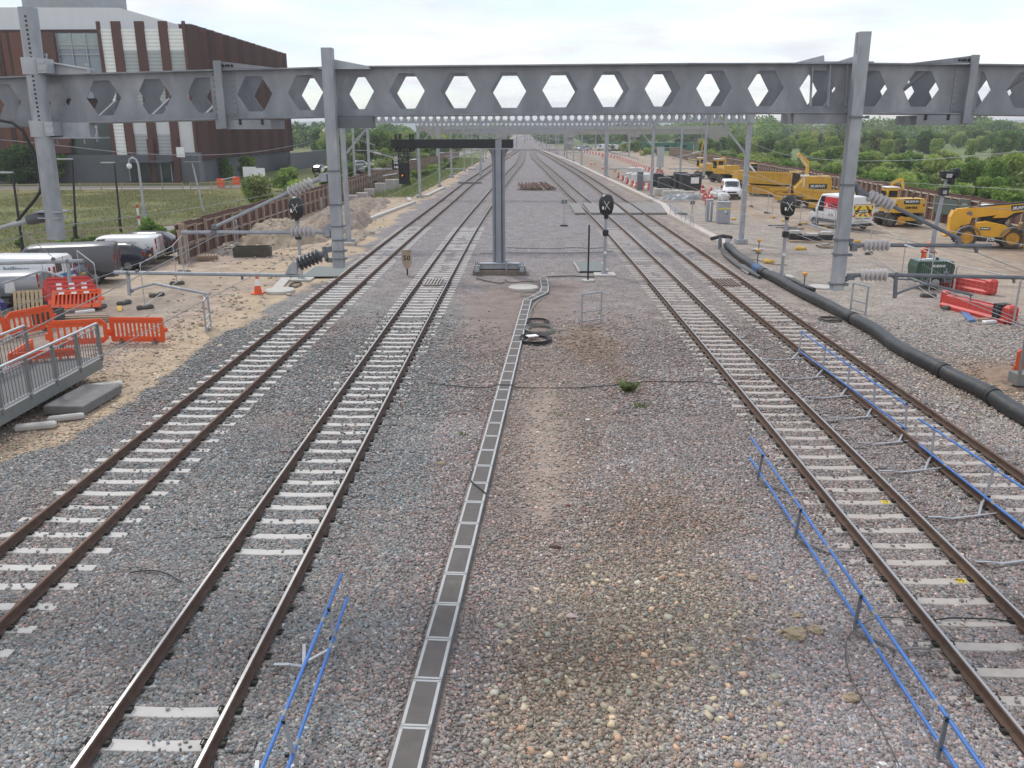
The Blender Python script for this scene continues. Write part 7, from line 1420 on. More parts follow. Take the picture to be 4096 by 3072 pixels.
pipe_along([(12.85,55.5),(12.4,52.5),(12.2,49.5),(12.25,46.5),(12.45,44.5)], .10, .11, 'thinner dark pipe left of the thick black pipe', mat('dark_grey_pipe',(.06,.06,.062),.5))
pipe_along([(13.35,46.0),(13.6,44.6),(13.85,42.6),(14.0,40.6)], .11, .12, 'short corrugated black hose right of the thick pipe')
t = thing('cable_junction', 'tangle of black couplings where the pipe starts by the portal', 'pipe junction', (13.1,56.6,0)); MB().tube([(12.6,57.6,.5),(13.2,57.0,.75),(13.9,57.4,.6)], .13, 10).build('hose', CABLE, t, True); MB().cyl((12.9,56.2,0),(12.9,56.3,.75),.12,n=10).build('stub', GALVD, t, True); MB().cyl((13.35,56.0,0),(13.45,56.4,.6),.17,n=10).build('stub', GALV, t, True)
cable('black cable from the pipe to the yellow capped stakes', [(13.4,52),(14.0,51),(14.4,49.2),(15.2,49.0)], .02); cable('black cable looping left of the pipe', [(13.0,48.4),(13.5,48.0),(13.6,47.4),(12.9,46.5)], .02)
for i, (c, x, y) in enumerate((('y5',415,440),('y5',405,540),('y5',825,775))): p = g(c, x, y); hh = .75; t = thing('capped_stake', ['yellow capped stake farthest back by the pipe','yellow capped stake in the middle by the pipe','yellow capped stake nearest the camera by the pipe'][i], 'stake', (p.x,p.y,0), 0, 'yellow capped stakes'); MB().cyl((0,0,0),(0,0,hh),.035,n=8).build('rod', GALVD, t); MB().lathe((0,0,hh),(0,0,hh+1),[(0,.09),(.05,.13),(.11,.13),(.15,.09)],14).build('cap', mat('cap_yellow',(.68,.33,.03),.5), t); MB().cyl((0,0,0),(0,0,.06),.16,n=12).build('foot', BLACK, t)
# ---- yellow block feet
for i, (c, x, y, lb) in enumerate((('y5',800,405,'pair of yellow block feet in front of the bagged slabs'),('y5',510,525,'yellow block foot left of the right bagged signal'),('y5',190,135,'yellow block foot right of the striped cabinet'),('z6',50,910,'yellow block foot at the fence behind the right signal'),('z6',240,970,'yellow block foot just right of the bagged head'),('z6',830,1085,'yellow block foot before the white lettered van'),('z6',1350,1300,'yellow block foot right of the right hanging post'),('z6',530,1020,'yellow block foot at the fence left of the van'),('z6',1035,1165,'yellow block foot beside the hanging post and van'))):
    p = g(c, x, y); hfoot(p.x, p.y, .5*i, lb, YPLAS, 'yellow block feet')
    if i < 2: hfoot(p.x+.05, p.y+.35, .5*i+1.4, ['second yellow foot crossing the pair before the slabs','second yellow foot crossing the one left of the signal'][i], YPLAS, 'yellow block feet')
# ---- slabs on pallets
t = thing('kerb_slab_stack', 'pale kerb slabs wrapped in black stacked on a pallet', 'slab stack', (20.0,60.0,0), -.12); MB().box(0,0,.07,2.9,1.6,.14).build('pallet', TIMB, t); BF = mat('black_wrap',(.02,.02,.022),.4)
MB().box(-1.0,.2,.36,.85,.95,.42).build('wrapped_block', BF, t); MB().box(.05,-.1,.30,1.2,1.0,.32).build('wrapped_block', BF, t); MB().box(1.1,.15,.32,.9,.9,.36).build('wrapped_block', BF, t); MB().box(-1.0,.15,.66,.7,.7,.18).build('pale_slab', CONC, t); MB().box(.1,-.15,.53,.75,.7,.14).build('pale_slab', CONC, t); MB().box(1.1,.1,.6,.7,.7,.2).build('pale_slab', CONC, t)
pallet(20.2,57.0,0,.05,'pallet with two slabs right in front of the wrapped slabs'); MB().box(20.1,57.0,.2,.45,.5,.14).build('loose_slab', CONCG, None); tag(bpy.data.objects['loose_slab'], 'small grey slab on the front pallet', 'slab')
o = MB().box(15.1,55.3,.1,.7,.5,.06,.5).build('loose_plate', CONC, None); tag(o, 'pale tilted plate lying beside the second portal column base', 'plate')
for i, (x, y) in enumerate(((130,1040),(260,1070),(370,1095))): p = g('z6', x, y); tag(MB().box(p.x,p.y,.05,1.7,.3,.06,.15).build('dark_grid', GALVD, None), 'thin dark steel grid lying flat behind the right signal', 'steel grid', 'steel grids on the ground')
b = MB(); a, c = g('z6',600,1040), g('z6',1040,1190); o = MB().bar((a.x,a.y,.12),(c.x,c.y,.12),.22).build('steel_tube', GALVL, None); tag(o, 'long pale tube lying along the fence before the van', 'tube')
# ---- mesh fence on the right
GR_ = 'mesh fence panels along the haul road'
pts = [g('z8',x,y) for x, y in ((2300,1720),(2010,1600),(900,1280),(500,1060),(20,720))]+[g('z6',x,y) for x, y in ((1560,1490),(1250,1290),(1000,1190),(720,1120),(470,1030),(240,970),(30,910))]+[g('z5',x,y) for x, y in ((1870,1030),(1560,900))]
lbls = ['mesh fence panel at the right edge by the red barrier','mesh fence panel crossing in front of the red barrier','mesh fence panel at the blue pipes','mesh fence panel in front of the green generator','mesh fence panel right of the right hanging post','mesh fence panel behind the right hanging post','mesh fence panel before the lettered van rear','mesh fence panel before the lettered van bonnet','mesh fence panel left of the lettered van','mesh fence panel behind the right bagged signal','mesh fence panel behind the wrapped slabs','mesh fence panel right of the second portal column','mesh fence panel before the yellow skips']
for (a, c), lb in zip(zip(pts[:-1], pts[1:]), lbls): heras((c.x,c.y),(a.x,a.y),1.95,lb,GR_)
for i, (c, x, y, lb) in enumerate((('z8',500,1060,'dark fence foot in front of the generator wheel'),('z8',900,1280,'dark fence foot beside the blue pipes'),('z6',1560,1490,'dark fence foot under the middle pale insulator'),('z6',470,1030,'dark fence foot left of the lettered van'),('z5',1560,905,'dark fence foot by the second portal column'),('z5',1870,1030,'dark fence foot left of the right signal head'))): p = g(c, x, y); hfoot(p.x, p.y, .4*i, lb, FOOTD, 'dark fence feet on the right')
# pale timber rail fence along the far edge of the haul road
t = thing('timber_fence', 'cream timber rail fence running before the far right hoarding', 'fence', (33.4,95,0)); CRM = mat('cream_timber',(.58,.52,.36),.8,0,.08,2); fp = [(33.0,92),(35.4,120),(36.9,160),(38.2,205)]
for a, c in zip(fp[:-1], fp[1:]):
    for z_ in (.45,.95): MB().bar((*a,z_),(*c,z_),.06,.14).build('rail', CRM, t, True)
for q in range(44): y = 92+q*2.6; x = float(np.interp(y,[p[1] for p in fp],[p[0] for p in fp])); MB().box(x-.08,y,.55,.14,.14,1.1).build('post', CRM, t, True)
# ---- generator, red water barriers, blue pipes, pole
GEN = mat('generator_green', (.022,.06,.042), .35, 0, .12, 3); GENL = mat('generator_top', (.10,.15,.135), .4, 0, .1, 3)
t = thing('generator', 'dark green wheeled generator behind the grey tubes on the right', 'generator', (20.15,42.0,0), -.04)
b = MB(); b.prism([(-.85,.48),(.85,.48),(.92,1.1),(.85,1.34),(-.85,1.34),(-.92,1.1)], 'y', -.55, .55); b.build('canopy', GEN, t); MB().box(0,0,1.37,1.72,1.08,.07,0,.03).build('roof', GENL, t); MB().box(0,0,.42,1.75,1.0,.14).build('chassis', GALVD, t)
for s_ in (-1,1): wheel(t, .05, s_*.62, .33, .18)
for s_ in (-1,1): b = MB(); b.prism([(-.42,.38),(-.34,.66),(.44,.66),(.52,.38),(.44,.38),(.36,.6),(-.28,.6),(-.36,.38)], 'y', s_*.6-.1, s_*.6+.1); b.build('mudguard', GALVD, t)
MB().tube([(-.9,0,.4),(-1.7,0,.42),(-1.85,0,.55)], .045, 6).build('drawbar', GALVD, t); MB().cyl((-1.65,0,0),(-1.65,0,.8),.035,n=8).build('jockey_leg', GALVD, t); MB().box(.9,-.3,.3,.08,.08,.6).build('support_leg', GALVD, t)
b = MB(); b.tube([(-.7,-.4,1.4),(-.7,-.4,1.8),(-.1,-.4,1.8),(-.1,-.4,1.4)], .02, 6); b.build('lifting_frame', BLACK, t); b = MB(); b.cyl((.25,0,1.4),(.25,0,1.55),.07); b.build('exhaust', BLACK, t); MB().box(-.5,-.1,1.42,.3,.2,.03).build('pale_hatch', WHITE, t); MB().box(-.05,.1,1.42,.35,.25,.03).build('pale_hatch', WHITE, t)
text('MURPHY', .17, WHITE, t, (.12,-.572,1.16), (1,0,0), (0,.12,1), 'lettering', bold=.004)
def red_barrier(p0, p1, label, band=False):
    a, c = Vector((*p0,0)), Vector((*p1,0)); L_ = (c-a).length; t = thing('water_barrier', label, 'water barrier', tuple((a+c)/2), math.atan2(c.y-a.y,c.x-a.x), 'red water filled barriers')
    b = MB(); b.prism([(-.3,0),(.3,0),(.3,.14),(.2,.22),(.17,.55),(.1,.6),(-.1,.6),(-.17,.55),(-.2,.22),(-.3,.14)], 'x', -L_/2+.15, L_/2-.15); b.build('hull', REDP, t); b = MB(); b.box(-L_/2+.12,0,.42,.4,.34,.66,0,.08); b.build('end_block', REDP, t); b = MB(); b.box(L_/2-.15,0,.38,.46,.5,.76,0,.1); b.build('end_block', REDP, t); MB().box(0,0,.62,L_*.7,.07,.05).build('top_rib', REDP, t)
    if band: MB().box(L_/2-.62,0,.36,.34,.56,.76).build('black_band', BLACK, t)
    return t
red_barrier((18.7,37.4),(19.75,33.7),'red water barrier with a black band, nearest on the right', True); red_barrier((21.15,42.6),(22.3,40.0),'red water barrier behind the green generator'); red_barrier((20.2,33.2),(21.6,31.0),'red water barrier cut by the right edge')
t = thing('blue_pipe_bundle', 'three blue pipes lying on the gravel by the red barrier', 'pipe bundle', tuple(g('z8',1150,1330)), 0)
for q in range(3): a, c = g('z8',950+q*25,1150-q*8,.05), g('z8',1250+q*40,1490-q*4,.05); MB().cyl(a, c, .05, n=8).build('pipe', mat('pale_blue_pipe',(.10,.22,.46),.35), t, True)
for i, (x, y, w_) in enumerate(((1590,1530,.6),(1500,1490,.5),(880,1270,.8))): p = g('z8', x, y); tag(MB().box(p.x,p.y,.06,w_,.22,.12,.3,.02).build('timber_offcut', [WHITEP,TIMBER,FOOTD][i], None), ['white block on the ground below the red barrier','brown timber offcut left of the white block','dark timber offcut by the blue pipes'][i], 'offcut', 'offcuts on the gravel')
# galvanised pole with dark lamp cluster
bx, by = 21.75, 45.5; t = thing('lighting_mast', 'grey pole topped by a cluster of dark floodlights on the right', 'mast', (bx,by,0)); tp = v('z7',840,250,by); b = MB(); b.tube([(0,0,0),(0,0,2.4),(tp.x-bx+.02,0,tp.z-.2)], [.13,.12,.07], 10); b.build('pole', GALV, t, smooth=True)
def rel(c, x, y): p = v(c, x, y, by); return Vector((p.x-bx, 0, p.z))
for (x, y, sx, sz) in ((860,265,.62,.42),(740,250,.22,.36),(985,210,.3,.36),(980,265,.3,.25),(900,350,.25,.5)): p = rel('z7', x, y); MB().box(p.x, -.12, p.z, sx, .35, sz, 0, .05).build('floodlight', BLACK, t)
p = rel('z7',830,275); MB().box(p.x,-.31,p.z,.3,.02,.2).build('lens', GALVL, t); p = rel('z7',760,560); MB().box(p.x,-.1,p.z,.42,.3,.42).build('control_box', BLACK, t); MB().box(p.x,-.26,p.z-.03,.2,.02,.18).build('lens', GALVL, t); p = rel('z7',820,350); MB().box(p.x-.02,0,p.z,.34,.2,.1).build('head_bracket', GALVL, t)
# green sheets and signs on the hoarding
GSH = mat('green_sheet', (.075,.11,.095), .6, 0, .08, 1)
def onwall(c, x0, y0, x1, y1, m, nm, label, cat, X=34.6):
    a, d = vx(c, x0, y0, X), vx(c, x1, y1, X); return tag(MB().box(X, (a.y+d.y)/2, (a.z+d.z)/2, .04, abs(d.y-a.y), abs(a.z-d.z)).build(nm, m, None), label, cat)
onwall('z7',640,660,1000,1010,GSH,'green_sheet','large green sheet fixed to the hoarding behind the lamp pole','sheet'); onwall('z7',1095,690,1210,900,GSH,'green_sheet','green notice sheet on the hoarding above the telehandler','sheet'); onwall('z7',1340,820,1420,905,WHITE,'white_notice','white notice on the hoarding above the telehandler boom','notice')
onwall('z7',1115,780,1195,800,WHITE,'notice_lines','white lines of text on the green notice','notice lines',34.55)
onwall('z5',1580,130,1605,275,WHITE,'white_notice','tall white notice on the hoarding right of the second portal column','notice',36.6)
# ================================================================== PLANT AND MACHINES
DKY = mat('machine_dark', (.03,.03,.03), .6, 0, .2, 4); YRIM = mat('yellow_rim', (.55,.27,.02), .5, 0, .1, 3, col2=(.25,.17,.09), c2lo=.5, c2hi=.75, c2scale=4); SIGNG = mat('sign_dark_green', (.02,.045,.03), .5); MUDT = mat('muddy_tyre', (.10,.085,.07), .9, 0, .25, 6)
def big_wheel(t, x, y, r, w_, rim=YRIM):
    s_ = 1 if y > 0 else -1; b = MB(); b.lathe((x,y-s_*w_,r),(x,y,r),[(0,r*.72),(.03,r*.93),(w_*.25,r*.98),(w_*.75,r*.98),(w_-.03,r*.93),(w_,r*.6)],26)
    for k in range(20):
        a = 2*PI*k/20; b.box(x+math.cos(a)*r*.97, y-s_*w_*(.3 if k % 2 else .68), r+math.sin(a)*r*.97, .1, w_*.42, .1)
    o = b.build('wheel', MUDT, t); MB().lathe((x,y,r),(x,y+s_,r),[(.002,r*.60),(.02,r*.60),(.026,r*.48),(.008,r*.42),(.03,r*.22),(.05,r*.1)],20).build('rim', rim, o); return o
def plate_text(t, txt, size, loc, xd, yd, w_, h, m=SIGNG, tm=WHITE):
    X, Yv = Vector(xd).normalized(), Vector(yd).normalized(); Z = X.cross(Yv); p = Vector(loc); b = MB(); b.quad(p-X*w_/2-Yv*h/2, p+X*w_/2-Yv*h/2, p+X*w_/2+Yv*h/2, p-X*w_/2+Yv*h/2); b.build('name_plate', m, t); text(txt, size, tm, t, p+Z*.008, xd, yd, 'lettering', ext=.004, bold=.006)
# ---- telehandler (front of the machine towards the left of the picture is its boom head)
TYL = mat('telehandler_yellow', (.70,.37,.025), .4, 0, .08, 2, col2=(.45,.28,.09), c2lo=.6, c2hi=.85, c2scale=1.6)
T = thing('telehandler', 'yellow telehandler with long boom at the right edge', 'telehandler', (31.0,57.6,0), -1.0+.72)
L1 = 2.55
for x in (-1.35, 1.35):
    for s_ in (-1, 1): big_wheel(T, x, s_*1.12, .66, .42)
MB().box(0,0,.85,3.6,1.2,.5).build('chassis', DKY, T)
b = MB(); b.prism([(-.75,.75),(.75,.75),(1.15,1.2),(.85,1.5),(-.25,1.72),(-.85,1.62),(-.95,1.1)], 'y', -1.12, -.35); b.build('engine_cover', TYL, T)
b = MB(); b.prism([(-.62,.42),(.6,.42),(.72,.8),(-.72,.8)], 'y', -1.1, -.5); b.build('fuel_tank', DKY, T)
text('JCB', .30, WHITE, T, (.08,-1.115,.6), (1,0,0), (0,0,1), 'lettering', bold=.008); plate_text(T, 'MURPHY', .13, (-.35,-1.128,1.28), (1,0,0), (0,0,1), .6, .2)
b = MB(); b.prism([(-2.35,.75),(-1.95,.6),(-1.75,1.35),(-1.2,1.5),(-1.1,2.0),(-2.25,2.35),(-2.4,1.9)], 'y', -.55, .45); b.build('rear_frame', TYL, T)
for x in (-1.35, 1.35):
    for s_ in (-1,1):
        b = MB(); pr = [(x+.78*math.cos(PI*(.06+.88*k/10)), .68+.78*math.sin(PI*(.06+.88*k/10))) for k in range(11)]; pr2 = [(x+.73*math.cos(PI*(.06+.88*k/10)), .68+.73*math.sin(PI*(.06+.88*k/10))) for k in range(10,-1,-1)]; b.prism(pr+pr2, 'y', s_*1.16-.22, s_*1.16+.05) if s_ < 0 else b.prism(pr+pr2, 'y', s_*1.16-.05, s_*1.16+.22); b.build('mudguard', mat('mudguard_grey',(.20,.19,.18),.7), T)
b = MB(); b.prism([(-2.2,2.0),(-2.05,2.45),(3.1,3.02),(3.2,2.55),(-1.2,1.85)], 'y', -.28, .12); b.build('boom', TYL, T)
b = MB(); b.prism([(-1.3,2.52),(3.1,3.05),(3.12,3.13),(-1.3,2.60)], 'y', -.22, .06); b.build('boom_top_hose', DKY, T); b = MB(); b.prism([(.2,1.9),(1.0,1.95),(1.7,2.55),(1.5,2.6),(.3,2.05)], 'y', -.3, .14); b.build('boom_gusset', TYL, T)
plate_text(T, 'MURPHY', .24, (1.75,-.30,2.62), (1,0,.1), (-.1,0,1), 1.15, .38); MB().cyl((-1.25,-.36,2.15),(-1.25,-.28,2.15),.16,n=14).build('pivot_pin', GALVD, T)
MB().cyl((.3,-.1,1.45),(1.9,-.1,2.35),.09,n=10).build('lift_ram', DKY, T)
b = MB(); b.box(.35,.55,1.85,1.5,.8,1.5,0,.08); b.build('cab', DKY, T); b = MB(); b.box(.35,.55,2.65,1.55,.86,.12,0,.04); b.build('cab_roof', WHITEP, T); MB().box(-.42,.55,2.0,.02,.7,1.0).build('cab_window', GLASS, T)
b = MB(); b.box(2.1,-.3,1.1,.5,.9,1.1,0,.05); b.build('front_carriage', TYL, T); MB().box(2.3,-.55,.5,.3,.28,1.0).build('stabiliser', TYL, T); b = MB(); b.box(-2.55,-.2,.72,.35,1.2,.2,0,.06); b.build('rear_bumper', TYL, T); MB().cyl((2.0,-.75,1.0),(2.0,-.75,1.75),.14,n=12).build('filter_can', GALVD, T)
# ---- wheeled excavators
def excavator(label, loc, rz, boom='folded', s_=1., names=(), grp='yellow excavators', raised=0.):
    """x along the undercarriage, rear counterweight towards -y (faces the camera at rz=0)"""
    t = thing('excavator', label, 'excavator', loc, rz, grp); t.scale = (s_,)*3
    for x in (-.95, .95):
        for q in (-1, 1): big_wheel(t, x*1.15, q*1.15, .52, .5, GALVD)
    MB().box(0,0,.75,3.2,1.6,.4).build('undercarriage', DKY, t); MB().cyl((0,0,.95),(0,0,1.15),.6,n=20).build('slew_ring', DKY, t)
    b = MB(); b.prism([(-1.22,1.15),(1.22,1.15),(1.25,1.9),(1.15,2.25),(-1.15,2.25),(-1.25,1.9)], 'y', -1.75, -.1); b.build('counterweight_house', YELLOW, t); MB().box(0,.35,1.35,2.3,1.1,.45).build('deck', YELLOW, t)
    b = MB(); b.prism([(-1.2,1.5),(-.2,1.5),(-.25,2.95),(-1.1,2.95)], 'y', -.05, 1.15); b.build('cab', YELLOW, t); MB().box(-.68,-.065,2.35,.72,.02,.85).build('cab_window', GLASS, t); MB().box(-1.21,.55,2.3,.02,.8,.9).build('cab_window', GLASS, t); MB().box(-.17,.55,2.3,.02,.8,.9).build('cab_window', GLASS, t); b = MB(); b.box(-.68,.5,3.02,1.0,1.25,.1,0,.04); b.build('cab_roof', WHITEP, t)
    MB().cyl((.6,-.9,2.2),(.6,-.9,2.6),.08,n=10).build('exhaust', DKY, t)
    if boom == 'folded': segs = [((.25,.9,1.5),(.25,2.2,3.1+raised),.34),((.25,2.2,3.1+raised),(.25,.6,3.55+raised),.28),((.25,.6,3.55+raised),(.25,.2,2.7+raised),.2)]
    else: segs = [((.25,.8,1.5),(.25,1.4,3.6+raised),.34),((.25,1.4,3.6+raised),(.15,1.9,5.0+raised),.26),((.15,1.9,5.0+raised),(.1,3.0,3.2),.2)]
    for i, (a, c, w_) in enumerate(segs): MB().bar(a, c, w_*.8, w_, taper=.8).build('boom_section', YELLOW, t)
    MB().cyl((.25,.9,1.8),(.25,1.9,2.9),.07,n=8).build('boom_ram', GALVL, t)
    for txt, z_, sz, pl in names:
        if pl: plate_text(t, txt, sz, (.1,-1.757,z_), (1,0,0), (0,0,1), sz*5.0, sz*1.55)
        else: text(txt, sz, BLACK, t, (.1,-1.76,z_), (1,0,0), (0,0,1), 'lettering', bold=.01)
    return t
excavator('wheeled excavator lettered MURPHY and LIEBHERR behind the white van', (30.6,70.6,0), .06, 'folded', 1.0, (('MURPHY',2.02,.26,True),('LIEBHERR',1.55,.24,False)), raised=.1)
t = bpy.data.objects['excavator']
for s_ in (-1,1): MB().box(s_*1.1,-1.76,1.75,.14,.03,.14).build('rear_lamp', REDL, t)
MB().lathe((-.55,-1.5,.55),(-.55,-1.9,.55),[(0,.3),(.15,.34),(.3,.34),(.38,.2)],16).build('rail_wheel', YRIM, t); MB().lathe((1.0,-1.5,.55),(1.0,-1.9,.55),[(0,.3),(.15,.34),(.3,.34),(.38,.2)],16).build('rail_wheel', GALVD, t); MB().box(.2,-1.5,.65,1.9,.3,.3).build('rail_axle', YELLOW, t)
# ---- crane excavator seen from the side, boom rising
T2 = thing('road_rail_crane', 'yellow road rail crane lettered MURPHY beside the skips', 'crane', (28.6,87.5,0), -.12)
for x in (-1.3, .35): 
    for s_ in (-1,1): big_wheel(T2, x, s_*1.15, .55, .45, DKY)
MB().box(-.4,0,.85,3.0,1.5,.4).build('undercarriage', YELLOW, T2); b = MB(); b.prism([(-1.35,1.25),(1.95,1.25),(1.95,2.55),(1.75,3.1),(-.55,3.05),(-.95,2.6),(-1.55,1.9)], 'y', -1.2, .4); b.build('house', YELLOW, T2); plate_text(T2, 'MURPHY', .36, (.62,-1.208,2.12), (1,0,0), (0,0,1), 1.75, .5)
b = MB(); b.prism([(-1.75,1.3),(-.95,1.3),(-.9,3.3),(-1.6,3.35)], 'y', .3, 1.3); b.build('cab', GLASS, T2); MB().box(-1.3,.8,3.42,1.0,1.2,.12).build('cab_roof', YELLOW, T2); MB().box(-1.72,.3,2.3,.09,.09,2.1).build('cab_pillar', YELLOW, T2); MB().box(-.62,-.75,3.12,.8,.6,.14).build('pale_hatch', WHITE, T2)
MB().bar((-.2,.6,2.4),(-.1,1.2,4.3),.36,.42).build('boom_section', YELLOW, T2); MB().bar((-.1,1.2,4.3),(-1.15,1.0,5.15),.3,.36).build('boom_section', YELLOW, T2); MB().bar((-1.15,1.0,5.15),(-.2,.9,3.95),.18,.24).build('boom_section', mat('boom_pale_edge',(.62,.5,.3),.5), T2); MB().box(-.75,-1.22,2.5,.1,.02,.8).build('side_stripe', WHITE, T2)
# ---- skips and trailers
def skip(label, loc, rz, L_, W, h, z0=0.35, grp='yellow skips and trailers', ribs=6):
    t = thing('yellow_skip', label, 'skip', loc, rz, grp)
    for s_ in (-1,1): MB().box(0,s_*W/2,z0+h/2,L_,.07,h).build('side_wall', YELLOW, t); MB().box(s_*L_/2,0,z0+h/2,.07,W-.08,h).build('end_wall', YELLOW, t)
    MB().box(0,0,z0+.06,L_-.1,W-.1,.1).build('floor', YELLOW, t); MB().box(0,0,z0+h*.3,L_-.3,W-.3,h*.2).build('load', mat('skip_load',(.15,.11,.08),.9,0,.3,3), t)
    for q in range(ribs+1):
        for s_ in (-1,1): MB().box(-L_/2+L_*q/ribs, s_*(W/2+.05), z0+h/2, .1, .08, h).build('rib', YELLOW, t)
    MB().box(0,-W/2-.06,z0+h-.04,L_+.1,.12,.12).build('top_rim', YELLOW, t); MB().box(0,W/2+.06,z0+h-.04,L_+.1,.12,.12).build('top_rim', YELLOW, t); MB().box(0,0,z0-.1,L_*.9,W*.6,.18).build('skid', DKY, t); return t
skip('open yellow ribbed skip right of the crane and behind the lettered van', (29.6,84.0,0), -.75, 4.2, 2.0, .85, 1.0); skip('lower yellow skip under the open ribbed one', (29.7,83.6,0), -.75, 3.6, 1.9, .5, .25); skip('yellow skip on its trailer at the left of the skips', (29.2,103.0,0), -.85, 5.4, 2.2, 1.3, 1.35); skip('lower yellow skip under the trailer load at left', (28.3,102,0), -.85, 4.0, 2.0, .9, .3); skip('flat yellow trailer between the skips and the crane', (29.6,94.0,0), -.85, 5.6, 2.2, .28, 1.0); skip('low yellow box beside the flat trailer', (28.6,93.2,0), -.85, 2.6, 1.8, .8, .2)
# ---- far excavators on the haul road
excavator('far excavator at the left of the yellow pair, boom upright', (28.9,139,0), .2, 'up', 1.05, grp='far yellow excavators', raised=.6); excavator('far excavator at the right of the yellow pair, cab facing left', (29.5,129,0), .35, 'folded', 1.1, grp='far yellow excavators', raised=-.3)
t = thing('dumper', 'yellow dumper with a raised white strut before the far excavators', 'dumper', (31.2,122,0), .2)
for x in (-1.1,1.1):
    for s_ in (-1,1): big_wheel(t, x, s_*1.0, .5, .4, YRIM)
b = MB(); b.prism([(-1.8,.8),(.2,.8),(.4,1.9),(-1.9,2.05)], 'y', -1.0, 1.0); b.build('tub', YELLOW, t); b = MB(); b.prism([(.4,.8),(2.2,.8),(2.1,1.6),(.6,1.9)], 'y', -.8, .8); b.build('engine_cover', YELLOW, t); MB().bar((-.8,-1.05,3.2),(.9,-1.05,1.5),.22).build('strut', WHITEP, t); MB().box(.5,0,2.3,.9,1.4,1.2).build('cab', GLASS, t); MB().box(.5,0,2.95,1.1,1.5,.1).build('cab_roof', YELLOW, t)
# ---- white vans on the haul road
rz_ = math.atan2(70.2-66.0, 24.45-25.9)
V5 = van('white high roof van with red panel and chevron rear doors', (25.95,66.15,0), PI/2+.32, 5.4, 2.62, 1.08, VW, windows='panel', rearlamp=(.75,1.35), pl=False)
B5 = Body(VANST(5.4,2.62,1.08)); RP = mat('van_red_panel',(.55,.03,.05),.45)
B5.patch(.45, 3.35, 3.35, 4.55, 1, .008).build('red_panel', RP, V5); text('A', .55, WHITE, V5, (2.95,1.09,1.72), (-1,0,0), (0,0,1), 'panel_letter', bold=.01); MB().cyl((2.1,1.06,1.75),(2.1,1.105,1.72),.33,n=20).build('black_ring', BLACK, V5); MB().cyl((2.1,1.07,1.75),(2.1,1.112,1.72),.24,n=20).build('red_disc', RP, V5)
text('A.N.', .34, mat('letter_grey',(.2,.2,.21),.5), V5, (2.35,1.085,1.08), (-1,0,0), (0,0,1), 'lettering', bold=.006)
B5.patch(.25, 4.4, 1.95, 2.35, 1, .014).build('lower_trim', GALVD, V5)
CHY = mat('chevron_yellow',(.68,.70,.03),.5); CHR = mat('chevron_red',(.52,.03,.04),.5)
MB().box(-.012,0,1.52,.012,1.72,.86).build('chevron_board', CHY, V5)
for s_ in (-1,1):
    for q in range(2):
        y0 = .15+.52*q; b = MB(); pts = [(-.021,s_*y0,1.93),(-.021,s_*(y0+.24),1.93),(-.021,s_*min(y0+.24+.42,.86),1.93-.56*((min(y0+.66,.86)-y0-.24)/.42)),(-.021,s_*min(y0+.42,.86),1.93-.56*((min(y0+.42,.86)-y0)/.42))]; b.quad(*[(a,-c,d) for a, c, d in pts]); b.build('red_chevron', CHR, V5)
        b = MB(); pts = [(-.021,s_*(y0+.05),1.12),(-.021,s_*(y0+.29),1.12),(-.021,s_*max(y0-.05,.02),1.12+.36*min(1,(y0+.29-max(y0-.05,.02))/.3)),(-.021,s_*max(y0-.29,.02),1.12+.36*min(1,(y0+.05-max(y0-.29,.02))/.3))]; b.quad(*pts); b.build('red_chevron', CHR, V5)
MB().box(-.03,0,1.52,.012,1.5,.22).build('name_board', BLACK, V5); text('REIOLASE', .2, WHITE, V5, (-.04,0,1.52), (0,-1,0), (0,0,1), 'lettering', bold=.006)
MB().box(-.012,0,2.03,.012,1.7,.06).build('orange_strip', mat('strip_orange',(.55,.25,.08),.5), V5); MB().box(-.03,-.0,.98,.012,1.3,.07).build('text_line', mat('letter_grey',(.2,.2,.21)), V5); MB().box(-.03,-.0,.75,.012,1.5,.035).build('text_line', mat('letter_grey',(.2,.2,.21)), V5); MB().box(-.06,-.35,2.62,.06,.3,.06).build('roof_marker', BLACK, V5)
V6 = van('white minibus facing the camera left of the second portal column', (23.9,101.6,0), -PI/2-.16, 5.2, 2.0, .98, VW, windows='crew'); Body(VANST(5.2,2.0,.98)).patch(.7, 1.8, 3.15, 4.7, -1, .014).build('orange_window_sticker', mat('sticker_orange',(.55,.12,.04),.5), V6)
